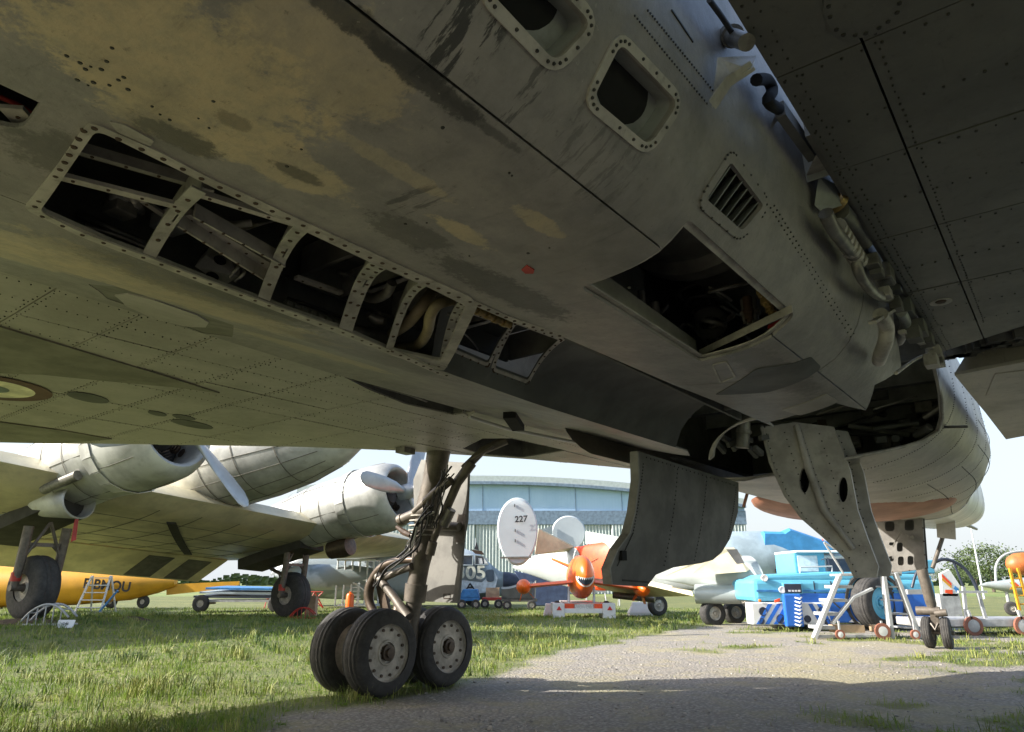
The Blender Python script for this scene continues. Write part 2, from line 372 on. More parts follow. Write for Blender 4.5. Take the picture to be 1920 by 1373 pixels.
class Sec:
    def __init__(s, P):
        s.p = cat(P); s.l = [0]
        for i in range(1, len(s.p)): s.l.append(s.l[-1]+(s.p[i]-s.p[i-1]).length)
    def at(s, t):
        t = max(0, min(s.l[-1], t)); i = int(np.searchsorted(s.l, t))-1; i = max(0, min(len(s.p)-2, i))
        k = (t-s.l[i])/(s.l[i+1]-s.l[i]); d = (s.p[i+1]-s.p[i]).normalized()
        return s.p[i].lerp(s.p[i+1], k), Vector((-d.y, d.x))
    def surf(s, t, a, h=0):                    # h > 0 goes inwards
        p, n = s.at(t); p = p+n*h; return Vector((p.x, a, p.y))
    def tb(s, b):                              # arc length at lateral position b (lower half only)
        for i in range(len(s.p)-1):
            if s.p[i].x <= b < s.p[i+1].x: return s.l[i]+(b-s.p[i].x)/(s.p[i+1].x-s.p[i].x)*(s.l[i+1]-s.l[i])
        return s.l[-1]
    def hit(s, x, y):                          # (t, a) where a ray meets the surface
        d = dL(ray(x, y)); best = None
        for i in range(len(s.p)-1):
            p = s.p[i]; e = s.p[i+1]-p; den = d.x*e.y-d.z*e.x
            if abs(den) < 1e-9: continue
            rx = p.x-CL.x; rz_ = p.y-CL.z
            k = (rx*e.y-rz_*e.x)/den; q = (rx*d.z-rz_*d.x)/den
            if k > .2 and -1e-6 <= q <= 1+1e-6 and (best is None or k < best[0]): best = (k, s.l[i]+q*(s.l[i+1]-s.l[i]))
        if best is None: return (s.tb(1.42), CL.y+d.y*1.5)
        return (best[1], CL.y+d.y*best[0])
BS = Sec(SEC); H = BS.hit
A0 = -3.2
Ledge = [(BS.tb(b), a) for b, a in ((-.03, A0), (-.05, 0), (-.08, .52), (-.16, .87), (-.18, 1.3), (-.34, 2.35), (-.40, 3.22), (-.38, 4.3), (-.34, 5.2))]
Redge = [(BS.tb(b), a) for b, a in ((.43, A0), (.42, .3), (.41, 1.0), (.40, 1.5), (.46, 2.25), (.54, 3.6), (.58, 4.45))]
tSeam = BS.tb(1.16); tSide = BS.tb(1.41)+.9
def rl(x, y): return H(x, y)
# ---- openings, measured on the skin
hatch = rpoly([H(1088, 540), H(1290, 410), H(1490, 590), H(1312, 678)], .03)
hatch_in = hatch
portA = rpoly([H(912, -20), H(1040, 116), H(1106, 44), H(1000, -70)], .03)
portB = rpoly([H(1108, 182), H(1160, 80), H(1268, 192), H(1214, 272)], .03)
louv = rpoly([H(1322, 372), H(1368, 303), H(1430, 385), H(1390, 432)], .02)
drain = rpoly([H(1338, 684), H(1360, 678), H(1376, 706), H(1352, 716)], .01)
bay = rpoly([H(182, 240), H(395, 346), H(565, 428), H(700, 492), H(800, 535), H(874, 572), H(826, 676), H(735, 656), H(640, 615), H(500, 566), H(390, 524), H(285, 482), H(150, 432), H(74, 394)], .03)
aft = rpoly([H(-90, 60), H(-10, 118), H(88, 176), H(40, 246), H(-160, 190)], .04)
aft2 = rpoly([H(-100, 300), H(4, 318), H(-10, 350), H(-120, 400)], .02)
fwd_edge = [H(1690, 690), H(1640, 722), H(1570, 752), H(1500, 776), H(1440, 792)]
# right belly in panels split at the long seam and one cross joint
J = .003
def cut(t): return t
def P_(name, outl, holes, **k):
    return panel(name, outl, BS.surf, M['belly'], AC, holes, st=.09, **k)
tR = BS.tb(.42)
P_('belly_panel', [(t, a) for t, a in Redge if a <= 2.9]+[(BS.tb(.50), 3.18), (tSeam-J, 3.18), (tSeam-J, A0)], [hatch])
P_('belly_panel', [(BS.tb(.50), 3.187), (BS.tb(.54), 3.6), (BS.tb(.58), 4.45), H(1440, 792), H(1500, 776), H(1560, 754), (tSeam-J, 4.28), (tSeam-J, 3.187)], [drain])
P_('belly_panel', [(tSeam+J, A0), (tSeam+J, 3.3), (tSide, 3.3), (tSide, A0)], [hatch, portA, portB, louv])
P_('belly_panel', [(tSeam+J, 3.307), (tSeam+J, 4.26), H(1640, 722), H(1690, 690), (BS.tb(1.41), 3.95), (tSide, 4.15), (tSide, 3.307)], [])
# middle strip round the bays, and the left belly strip
P_('belly_panel', [(t, a) for t, a in Ledge if a < 1.4]+[H(740, 668), H(820, 702), H(826, 678), H(874, 572), H(884, 566)]+[(t, a) for t, a in reversed(Redge) if a < 1.3], [bay, aft, aft2])
tw = .0
oval = rpoly([H(165, 533), H(220, 538), H(438, 610), H(436, 632), H(380, 625), H(200, 560)], .02)
LS = [(t-J, a) for t, a in Ledge]+[(BS.tb(-.5), 5.6), (BS.tb(-1.0), 5.9), (BS.tb(-1.6), 6.3), (BS.tb(-1.80), 6.4), (BS.tb(-1.78), 5.0), (BS.tb(-1.82), 4.0), (BS.tb(-1.82), 2.84), (BS.tb(-1.66), .85), (BS.tb(-1.6), A0)]
P_('belly_panel', LS, [dens(oval, .2)])
panel('oval_access_panel', [(u, v) for u, v in oval], BS.surf, M['ovaldark'], AC, off=.003, st=.08)
ov2 = [H(x, y) for x, y in ((215, 553), (240, 550), (290, 562), (370, 590), (392, 604), (386, 613), (352, 612), (290, 598), (235, 572))]
panel('oval_cover_plate', ov2, BS.surf, M['lwing'], AC, off=-.004, st=.08, th=.006)
# upper fuselage closing the body above (both sides)
m = MB(); m.loft([[BS.surf(tSide+.004+k/10*(BS.l[-1]-tSide), a) for k in range(11)] for a in (A0, 0, 4.12)], caps=False, close=False)
m.loft([[Vector((-BS.at(BS.tb(1.41)+k/10*(BS.l[-1]-BS.tb(1.41)))[0].x, a, BS.at(BS.tb(1.41)+k/10*(BS.l[-1]-BS.tb(1.41)))[0].y)) for k in range(11)] for a in (A0, 0, 5)], caps=False, close=False)
Lm(m, 'upper_fuselage_skin', 'fwd', smooth=60)
m = MB(); m.prism([(-1.4, A0+.01, 2.5), (0, A0+.01, 2.02), (1.1, A0+.01, 2.02), (1.4, A0+.01, 2.5), (1.2, A0+.01, 3.5), (0, A0+.01, 4.05), (-1.2, A0+.01, 3.5)], (0, .03, 0))
Lm(m, 'rear_bulkhead', 'bay')

# ---- long bay: cavity, flange frame, ribs, beams, ducts
m = MB()
m.box((-.50, -.1, 2.75), (.66, 2.6, 2.78)); m.box((-.52, -.1, 2.14), (-.5, 2.6, 2.76)); m.box((.64, -.1, 2.07), (.66, 2.6, 2.76)); m.box((-.5, .05, 2.075), (.64, .07, 2.76))
Lm(m, 'bay_lining', 'bay')
m = MB(); m.box((-.7, -2.5, 2.5), (.7, -.12, 2.52)); m.box((-.72, -2.5, 2.2), (-.7, -.12, 2.5)); m.box((.7, -2.5, 2.07), (.72, -.12, 2.5)); m.box((-.7, -.14, 2.09), (.7, -.12, 2.5)); Lm(m, 'rear_bay_lining', 'bay')
def strip(pxs, wpx, th=.006, z=2.046, name='bay_flange', mt='frame', step=.055, r=.0085, rows=1):
    """alloy strip whose two edges are pixel polylines measured at height z, with a row of fastener holes"""
    a = [Pz(x, y, z) for x, y in pxs]; b = [Pz(x+dx, y+dy, z) for (x, y), (dx, dy) in zip(pxs, wpx)]
    m = MB(); m.loft([[p, q, q+Vector((0, 0, th)), p+Vector((0, 0, th))] for p, q in zip(a, b)])
    o = Lm(m, name, mt)
    d = MB(); mid = [(p+q)/2 for p, q in zip(a, b)]; acc = 0
    for p, q in zip(mid, mid[1:]):
        L = (q-p).length; k = acc
        while k < L: d.dots([p.lerp(q, k/L)], (0, 0, -1), r); k += step
        acc = k-L
    if d.v: d.build('fastener_hole', M['bolt'], o, kind='stuff')
    return o
ringo = rpoly([H(168, 224), H(300, 282), H(395, 332), H(480, 370), H(560, 408), H(700, 472), H(800, 518), H(882, 554), H(896, 572), H(832, 694), H(735, 665), H(640, 626), H(500, 575), H(390, 533), H(285, 492), H(150, 441), H(44, 388), H(112, 302)], .03)
FR = panel('bay_flange', ringo, BS.surf, M['frame'], AC, [bay], off=-.005, th=.006, st=.06)
def pxdots(par, pxs, step, r, name='fastener_hole', mt='bolt', off=-.0052):
    P = [BS.surf(*H(*p), off) for p in pxs]; d = MB(); acc = 0
    for p, q in zip(P, P[1:]):
        L = (q-p).length; k = acc
        while k < L: d.dots([p.lerp(q, k/L)], (0, 0, -1), r, .002, 8); k += step
        acc = k-L
    return d.build(name, M[mt], par, kind='stuff')
pxdots(FR, [(178, 237), (300, 291), (395, 340), (480, 378), (565, 418), (700, 483), (800, 528), (876, 562)], .05, .0085)
pxdots(FR, [(158, 242), (120, 305), (64, 388)], .042, .0085)
pxdots(FR, [(80, 403), (150, 436), (285, 486), (390, 528), (500, 569), (640, 620), (735, 660), (824, 686)], .06, .0075)
strip([(880, 560), (960, 596), (1055, 628)], [(3, 11), (2, 9), (2, 8)], step=.05)
strip([(735, 664), (820, 702), (840, 708)], [(2, -9), (1, -6), (1, -6)], step=.06)
def rib(name, p0, p1, wpx, arch, z0=2.05, n=9, r=.0085, rows=1, mt='rib', web=.09, nb=8):
    """curved rib between two pixel points of the bay edges, arched upwards, with flange, web and bolt rows"""
    a = Pz(*p0, z0); b = Pz(*p1, z0); q = (Pz(p0[0]+wpx[0], p0[1]+wpx[1], z0)-a)/2
    q = Vector((q.x*.3, q.y, 0))
    pts = [a.lerp(b, k/n)+Vector((0, 0, arch*math.sin(math.pi*k/n)+.008)) for k in range(n+1)]
    m = MB(); m.ribbon(pts, q, (0, 0, .006))
    m.loft([[p+q*.2, p+q*.2+Vector((0, .005, 0)), p+q*.2+Vector((0, .005, web)), p+q*.2+Vector((0, 0, web))] for p in pts])
    o = Lm(m, name, mt); d = MB()
    for k in range(1, nb):
        t = k/nb; p = a.lerp(b, t)+Vector((0, 0, arch*math.sin(math.pi*t)+.007))
        for off in ([0] if rows == 1 else [-.55, .55]): d.dots([p+q*off], (0, 0, -1), r)
    d.build('bolt', M['bolt'], o, kind='stuff'); return o
rib('bay_rib', (372, 362), (278, 486), (26, 14), .03, nb=5)
rib('bay_rib', (572, 428), (492, 572), (26, 12), .06, nb=6)
rib('bay_rib', (716, 500), (648, 622), (30, 12), .07, rows=2, nb=8)
rib('bay_rib', (796, 536), (730, 658), (16, 6), .07, nb=8)
rib('bay_rib', (878, 572), (830, 690), (22, 8), .08, rows=2, nb=8)
def pb2(p0, p1, w_, h, z0, z1=None): return Pz(*p0, z0), Pz(*p1, z1 if z1 else z0), w_, h
for args, mt in ((((112, 330), (352, 390), .028, .012, 2.09), 'frame'), (((150, 278), (402, 352), .018, .03, 2.18), 'rib'),
                 (((372, 362), (590, 430), .022, .015, 2.09), 'frame'), (((345, 400), (520, 505), .05, .02, 2.16), 'rib'),
                 (((335, 412), (505, 520), .008, .045, 2.13), 'frame'), (((365, 395), (535, 490), .008, .045, 2.13), 'frame'),
                 (((262, 372), (320, 412), .02, .01, 2.2), 'rib'), (((555, 520), (640, 550), .03, .012, 2.2), 'rib'), (((20, 200), (60, 245), .05, .01, 2.08), 'frame')):
    p0, p1, w_, h = pb2(*args); m = MB(); m.beam(p0, p1, w_, h); o = Lm(m, 'bay_beam', mt)
    d = MB(); L = (p1-p0).length; k = .03
    while k < L-.02: d.dots([p0.lerp(p1, k/L)-Vector((0, 0, h/2))], (0, 0, -1), .006); k += .08
    d.build('rivet', M['bolt'], o, kind='stuff')
m = MB(); a, b = Pz(140, 290, 2.2), Pz(395, 362, 2.2); m.prism([a, b, b+Vector((-.03, .03, .28)), a+Vector((-.03, .03, .28))], (.004, 0, .002)); Lm(m, 'web_plate', 'bay')
m = MB(); m.prism([Pz(365, 500, 2.16), Pz(385, 478, 2.2), Pz(450, 490, 2.2), Pz(448, 520, 2.14), Pz(420, 535, 2.1)], (0, .02, .05)); o = Lm(m, 'bracket_box', 'rib')
for q_ in (Pz(398, 519, 2.118), Pz(412, 489, 2.175)): MB().dots([q_], (.3, -.4, -1), .022, seg=12).build('bracket_hole', M['black'], o)
def curve_px(L): return cat([Pz(*p) for p in L], 5)
def catv(P, n=5):
    o = []
    for i in range(len(P)-1):
        a = P[max(i-1, 0)]; b = P[i]; c = P[i+1]; d = P[min(i+2, len(P)-1)]
        for k in range(n):
            t = k/n; o.append(.5*((2*b)+(c-a)*t+(2*a-5*b+4*c-d)*t*t+(3*b-a-3*c+d)*t**3))
    return o+[P[-1]]
def pipe(name, L, r, mt, parent=None, seg=10):
    m = MB(); m.tube(catv([Pz(*p) for p in L]), r, seg); return m.build(name, M[mt], parent or AC, smooth=60)
pipe('air_duct', [(812, 545, 2.3), (790, 575, 2.2), (765, 605, 2.16), (735, 625, 2.18)], .026, 'duct')
pipe('air_duct', [(862, 562, 2.28), (826, 568, 2.18), (808, 590, 2.14), (802, 620, 2.13), (785, 645, 2.14), (755, 652, 2.18), (720, 640, 2.25)], .024, 'duct')
pipe('air_duct', [(735, 530, 2.2), (725, 550, 2.18), (700, 560, 2.2), (670, 550, 2.3)], .02, 'pipe')
pipe('bay_pipe', [(660, 620, 2.2), (700, 628, 2.2), (735, 640, 2.2)], .03, 'pipe')
pipe('bay_pipe', [(520, 575, 2.16), (580, 590, 2.18), (640, 610, 2.16)], .014, 'pipe')
pipe('bay_pipe', [(150, 400, 2.25), (210, 430, 2.2), (270, 455, 2.2)], .012, 'pipe')
pipe('bay_pipe', [(160, 425, 2.18), (220, 442, 2.18), (285, 470, 2.15)], .009, 'pipe')
pipe('bay_pipe', [(540, 560, 2.2), (600, 580, 2.2), (650, 600, 2.2)], .008, 'hose')
pipe('bay_pipe', [(0, 182, 2.14), (40, 200, 2.14), (60, 215, 2.16)], .006, 'red')
for x, y in ((430, 520), (440, 528), (436, 512), (448, 522)): pipe('cable_bundle', [(x, y, 2.1), (x+12, y-14, 2.13), (x+6, y-30, 2.2)], .006, 'pipe')
m = MB(); m.tube([Pz(690, 590, 2.22), Pz(705, 600, 2.21), Pz(722, 603, 2.2)], [.015, .034, .02], 12); Lm(m, 'accumulator', 'pipe', smooth=50)
m = MB()
for k in range(9):
    x = 886+k*8; y = 578+k*3.6; m.tube([Pz(x, y, 2.12), Pz(x+6, y+2.6, 2.12)], [.016+.004*(k % 2), .016+.004*(k % 2)], 10)
Lm(m, 'brass_coupling', 'brass', smooth=50)
for k in range(7):
    x = 535+k*15; y = 566+k*6; m = MB(); m.cyl(Pz(x, y, 2.13), Pz(x+10, y+5, 2.13), .012, seg=8); Lm(m, 'connector', 'bay', smooth=50)

rr = random.Random(31)
for k in range(34):
    x = rr.uniform(90, 860); y = 330+(x-90)*.36+rr.uniform(-35, 55); z = rr.uniform(2.16, 2.5); a = rr.uniform(-.5, .9); L_ = rr.uniform(30, 110)
    pts_ = [(x, y, z), (x+L_*.5*math.cos(a)+rr.uniform(-8, 8), y+L_*.5*math.sin(a)+rr.uniform(-8, 8), z-rr.uniform(0, .05)), (x+L_*math.cos(a), y+L_*math.sin(a), z+rr.uniform(0, .08))]
    if Pz(*pts_[0]).x < -.46 or Pz(*pts_[2]).x < -.46: continue
    pipe('bay_pipe', pts_, rr.choice([.004, .006, .009, .013]), rr.choice(['pipe', 'hose', 'bay', 'rib', 'pipe']))
for k in range(26):
    x = rr.uniform(100, 860); y = 350+(x-90)*.36+rr.uniform(-30, 60); z = rr.uniform(2.2, 2.6); p = Pz(x, y, z)
    if p.x < -.42: continue
    m = MB(); s_ = rr.uniform(.015, .05); m.obox(p, (s_, s_*.2, 0), (-s_*.2, s_, 0), (0, 0, s_*.6)); Lm(m, 'bay_equipment', rr.choice(['rib', 'bay', 'trough2', 'bay']), bevel=.004)
# ---- bomb recess: an arched trough, with two framed windows
def interp(E, a):
    for (t0, a0), (t1, a1) in zip(E, E[1:]):
        if a0 <= a <= a1: return t0+(t1-t0)*(a-a0)/(a1-a0)
    return E[-1][0]
def trough(s_, a, h=0):
    pl = BS.surf(interp(Ledge, a), a); ar = min(a, 4.44); pr = BS.surf(interp(Redge, ar), a)
    p = pl.lerp(pr, s_); arch = .22+.05*min(1, max(0, (a-2)/2))
    sh = math.sin(math.pi*min(1, max(0, s_)))**.6
    return Vector((p.x-.0, p.y, p.z+arch*sh+h))
def thit(x, y):                                # march the ray onto the trough
    d = dL(ray(x, y)); best = None
    for k in np.linspace(1.0, 7, 900):
        p = CL+d*k
        if p.y < 1 or p.y > 5.3: continue
        bl = BS.surf(interp(Ledge, p.y), p.y).x; br = BS.surf(interp(Redge, min(p.y, 4.44)), p.y).x
        s_ = (p.x-bl)/(br-bl)
        if 0 <= s_ <= 1 and p.z >= trough(s_, p.y).z: return (s_, p.y)
    return (.5, d.y)
w1 = rpoly([thit(878, 585), thit(955, 612), thit(915, 680), thit(845, 650)], .02)
w2 = rpoly([thit(968, 606), thit(1048, 636), thit(990, 712), thit(928, 688)], .02)
panel('recess_liner', [(0.0, 2.28), (.0, 5.0), (1, 4.42), (1, 1.72), (.5, 1.95)], trough, M['trough'], AC, [w1, w2], st=.1)
for wn in (w1, w2):
    o_ = [((u-sum(p[0] for p in wn)/len(wn))*1.22+sum(p[0] for p in wn)/len(wn), (v-sum(p[1] for p in wn)/len(wn))*1.16+sum(p[1] for p in wn)/len(wn)) for u, v in wn]
    fr = panel('window_frame', o_, trough, M['frame'], AC, [wn], st=.05, off=-.006, th=.005)
    d = MB()
    for (u, v), (u2, v2) in zip(dens(wn, .055), dens(o_, .066)):
        d.dots([trough((u+u2)/2, (v+v2)/2, -.007)], (.5, -.2, -1), .007)
    d.build('bolt', M['bolt'], fr, kind='stuff')
m = MB(); m.box((-.42, 1.7, 2.42), (.5, 2.9, 2.44)); Lm(m, 'compartment_roof', 'trough')
m = MB(); m.box((-.44, 1.6, 2.3), (-.42, 3.0, 2.46)); Lm(m, 'compartment_blackout_wall', 'bay'); m = MB(); m.box((-.42, 1.58, 2.33), (.5, 1.6, 2.46)); Lm(m, 'compartment_blackout_wall', 'bay'); m = MB(); m.box((-.42, 3.0, 2.31), (.5, 3.02, 2.46)); Lm(m, 'compartment_blackout_wall', 'bay'); m = MB(); m.box((.5, 1.6, 2.16), (.52, 3.0, 2.46)); Lm(m, 'compartment_blackout_wall', 'bay')  # walls added to keep sky light out of the compartment
for k in range(3):
    m = MB(); m.box((-.42, 1.8+k*.3, 2.3), (.5, 1.82+k*.3, 2.42)); m.box((-.42, 1.8+k*.3, 2.3), (.5, 1.85+k*.3, 2.305)); Lm(m, 'stringer', 'rib')
# forward end of the recess: round frame and dark well with a pipe
m = MB(); m.box((-.9, 4.95, 2.85), (1.38, 8.3, 2.9)); m.box((-.9, 8.3, 2.3), (1.1, 8.32, 2.9)); m.box((-1.0, 4.95, 2.28), (-.9, 8.3, 2.9)); Lm(m, 'nose_bay_lining', 'bay')
m = MB()
arc = [Pa(1440-112*math.cos(k/8*math.pi/2), 862-78*math.sin(k/8*math.pi/2), 4.75) for k in range(9)]
m.loft([[p+Vector((0, 0, 0)), p+Vector((.035, 0, .02)), p+Vector((.035, .03, .02)), p+Vector((0, .03, 0))] for p in arc]); Lm(m, 'arched_frame', 'frame', smooth=40)
m = MB(); m.cyl(Pa(1395, 792, 5.4), Pa(1392, 840, 5.4), .05); m.cyl(Pa(1395, 806, 5.4), Pa(1394, 812, 5.4), .06); Lm(m, 'well_cylinder', 'pipe', smooth=50)
for k in range(9):
    x = 1345+k*10; m = MB(); y = 832-12*math.sin(k*1.7)
    m.beam(Pa(x, y, 5.5), Pa(x+14, y+16*math.cos(k), 5.6), .03, .04); Lm(m, 'well_fitting', 'bay')

# ---- engine hatch: lip frame, jet engine and fittings inside
def lip(poly, grow, off, th, name, mt, st=.05):
    cx = sum(p[0] for p in poly)/len(poly); cy = sum(p[1] for p in poly)/len(poly)
    L = []
    for i, p in enumerate(poly):
        d = (Vector(poly[(i+1) % len(poly)])-Vector(poly[i-1])).normalized(); n = Vector((d.y, -d.x))
        if sum(poly[q-1][0]*poly[q][1]-poly[q][0]*poly[q-1][1] for q in range(len(poly))) < 0: n = -n
        L.append(tuple(Vector(p)+n*grow))
    a, b = (L, poly) if grow > 0 else (poly, L)
    return panel(name, a, BS.surf, M[mt], AC, [b], st=st, off=off, th=th), L
hl, _ = lip(hatch, -.025, .014, .006, 'hatch_lip', 'frame')
m = MB()                                       # deep left frame of the hatch, lit from outside
p0, p1 = Pz(1092, 534, 2.03), Pz(1308, 678, 2.03); v = Vector((0, 0, .10)); sd_ = Vector((-.004, 0, 0))
m.prism([p0, p1, p1+v, p0+v], sd_); Lm(m, 'hatch_side_frame', 'door')
m = MB(); p0, p1 = Pz(1312, 668, 2.05), Pz(1486, 585, 2.05); m.prism([p0, p1, p1+v*.3, p0+v*.3], (0, .006, 0)); o = Lm(m, 'hatch_side_frame', 'frame')
MB().prism([Pz(1440, 618, 2.06), Pz(1462, 606, 2.06), Pz(1462, 600, 2.08), Pz(1440, 611, 2.08)], (0, -.004, 0)).build('stencil_plate', M['red'], o)
m = MB(); m.box((.40, 1.0, 3.2), (1.28, 4.4, 3.22)); m.box((.38, 1.0, 2.09), (.40, 4.4, 3.2)); m.box((.4, .98, 2.12), (1.22, 1.0, 3.2)); m.box((.4, 4.1, 2.1), (1.2, 4.12, 3.2)); Lm(m, 'engine_bay_lining', 'bay')
m = MB(); prof = [(.36, 1.1), (.36, 1.9), (.40, 1.92), (.40, 1.98), (.37, 2.0), (.37, 2.5), (.42, 2.52), (.42, 2.6), (.36, 2.62), (.33, 3.4), (.36, 3.42), (.36, 4.0)]
m.lathe((.95, 0, 2.72), (0, 1, 0), prof, 32); ENG = Lm(m, 'jet_engine', 'engine', smooth=35)
for k in range(6):
    m = MB(); a_ = -1.9+k*.28; m.lathe((.95, 1.3+.05*k, 2.72), (0, 1, 0), [(.372, 0), (.385, .004), (.385, .03), (.372, .034)], 32); m.build('engine_band', M['pipe'], ENG, smooth=35)
rr = random.Random(3)
for k in range(14):
    x = rr.uniform(1180, 1420); y = rr.uniform(540, 640)
    L = [(x, y, 2.3), (x+rr.uniform(-30, 30), y+rr.uniform(-15, 15), 2.2), (x+rr.uniform(-50, 50), y+rr.uniform(-25, 25), 2.24), (x+rr.uniform(-60, 60), y+rr.uniform(-30, 30), 2.4)]
    pipe('fuel_line', L, rr.choice([.005, .008, .012]), rr.choice(['hose', 'engine', 'pipe', 'engine']), ENG, 8)
for k in range(3):
    c = Pz(1320, 585, 2.3); m = MB(); r = .05+k*.028
    m.tube([c+Vector((math.cos(t)*r, math.sin(t)*r, .05*k)) for t in np.linspace(0, 2*math.pi, 25)[:-1]], .009, 8, closed=True); m.build('hose_loop', M['hose'], ENG, smooth=60)
for k, (x, y, r, mt) in enumerate(((1438, 570, .026, 'brass'), (1446, 585, .024, 'brass'), (1408, 604, .036, 'pipe'), (1405, 600, .02, 'bolt'), (1230, 610, .02, 'pipe'), (1205, 590, .016, 'pipe'), (1425, 552, .014, 'brass'))):
    m = MB(); c = Pz(x, y, 2.12); m.cyl(c+Vector((0, 0, .1)), c, r, r*.9, 12); m.cyl(c, c-Vector((0, 0, .012)), r*.55, r*.5, 8); m.cyl(c+Vector((0, 0, .03)), c+Vector((0, 0, .045)), r*1.15, seg=12)
    m.build('engine_fitting', M[mt], ENG, smooth=40)
for k in range(8):
    x = 1160+k*12; m = MB(); c = Pz(x, 556+k*9, 2.14); m.obox(c, (.012, .006, 0), (-.006, .014, 0), (0, 0, .02)); m.cyl(c, c-Vector((.005, 0, .05)), .004, seg=6); m.build('bay_clip', M['pipe'], ENG)
m = MB(); m.lathe(Pz(1330, 600, 2.22), (.2, -.5, -1), [(.07, .05), (.075, 0), (.062, -.004), (.055, .04)], 20); m.build('starter_casing', M['engine'], ENG, smooth=35)

# ---- ports on the side corner: rim ring, tray, oval hole
def port(poly, oc, orx, ory, rot):
    rim, L = lip(poly, .024, -.005, .008, 'port_rim', 'frame')
    d = MB()
    for (u, v), (u2, v2) in zip(dens(poly, .05), dens(L, .056)):
        n = BS.at((u+u2)/2)[1]; d.dots([BS.surf((u+u2)/2, (v+v2)/2, -.006)], (-n.x, 0, -n.y), .0045)
    d.build('screw', M['rivet'], rim, kind='stuff')
    ell = [H(oc[0]+orx*math.cos(t), oc[1]+ory*math.sin(t)) for t in np.linspace(0, 2*math.pi, 33)[:-1]]
    tr = panel('port_tray', [(u, v) for u, v in L], BS.surf, M['trough2'], AC, [ell], st=.03, off=.05, th=.004)
    dn = dens(poly, .02); m = MB(); m.loft([[BS.surf(u, v, .012) for u, v in dn], [BS.surf(u, v, .052) for u, v in dn]], caps=False); m.build('tray_wall', M['trough2'], tr, smooth=40)
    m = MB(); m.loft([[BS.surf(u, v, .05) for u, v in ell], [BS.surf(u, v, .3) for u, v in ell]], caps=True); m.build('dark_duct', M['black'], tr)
port(portA, (1018, -2), 64, 66, 0); port(portB, (1198, 172), 50, 70, 0)
rim, L = lip(louv, .03, -.004, .007, 'louvre_frame', 'belly')
d = MB()
for (u, v) in dens(L, .05): d.dots([BS.surf(u, v, -.004)], (-BS.at(u)[1].x, 0, -BS.at(u)[1].y), .004)
d.build('screw', M['rivet'], rim, kind='stuff')
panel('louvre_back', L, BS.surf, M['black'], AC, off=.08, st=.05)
A_, B_, C_, D_ = H(1322, 372), H(1368, 303), H(1430, 385), H(1390, 432)
for k in range(6):
    t = (k+.5)/6; p = Vector(A_).lerp(Vector(D_), t); q = Vector(B_).lerp(Vector(C_), t)
    m = MB(); m.prism([BS.surf(*p, .006), BS.surf(*q, .006), BS.surf(q[0], q[1]+.045, .06), BS.surf(p[0], p[1]+.045, .06)], (0, .004, 0)); Lm(m, 'louvre_slat', 'trough2')
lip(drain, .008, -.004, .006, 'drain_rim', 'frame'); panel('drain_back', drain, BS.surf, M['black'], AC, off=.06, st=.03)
# little things proud of the belly: bolts, plugs, patches, tape
d = MB(); rr = random.Random(5)
for x, y in [(125, 105), (150, 118), (160, 130), (190, 130), (200, 115), (175, 155), (165, 160), (205, 160), (145, 150), (222, 150), (240, 168), (300, 215), (318, 225), (285, 200), (210, 90), (400, 190), (372, 222), (392, 240), (565, 280), (538, 312), (232, 145), (170, 125),
             (760, 420), (800, 418), (830, 240), (955, 325), (960, 330), (990, 475), (1030, 465), (880, 480), (1180, 540)]:
    t, a = H(x, y); n = BS.at(t)[1]; d.dots([BS.surf(t, a)], (-n.x, 0, -n.y), rr.uniform(.0028, .0062), .0015, 8)
Lm(d, 'belly_screw', 'rivet', kind='stuff')
d = MB()
for i in range(90):                            # rivet rows on the cowl corner
    for (x0, y0, x1, y1) in ((1190, 30, 1330, 200), (1215, 20, 1345, 180), (1260, 20, 1300, 80), (1445, 390, 1600, 640), (1452, 386, 1606, 634)):
        if i % 3: continue
        t, a = H(x0+(x1-x0)*i/90, y0+(y1-y0)*i/90); n = BS.at(t)[1]; d.dots([BS.surf(t, a)], (-n.x, 0, -n.y), .0035, .002)
Lm(d, 'skin_rivet', 'rivet', kind='stuff')
m = MB(); t, a = H(990, 505); m.box((0, 0, 0), (.001, .001, .001)); 
panel('red_tape_patch', [H(978, 505), H(988, 497), H(1002, 505), H(1000, 512), H(985, 512)], BS.surf, M['red'], AC, off=-.003, th=.003, st=.03)
panel('skin_patch', rpoly([H(205, 225), H(235, 232), H(290, 262), H(282, 272), H(220, 245)], .005), BS.surf, M['frame'], AC, off=-.004, th=.004, st=.03)
panel('access_panel', rpoly([H(1465, 768), H(1548, 738), H(1572, 752), H(1500, 778)], .02), BS.surf, M['lwing'], AC, off=-.004, th=.004, st=.04)
panel('access_panel', rpoly([H(1340, 740), H(1420, 690), H(1520, 668), H(1540, 688), H(1440, 735)], .03), BS.surf, M['trough'], AC, off=-.003, th=.003, st=.05)

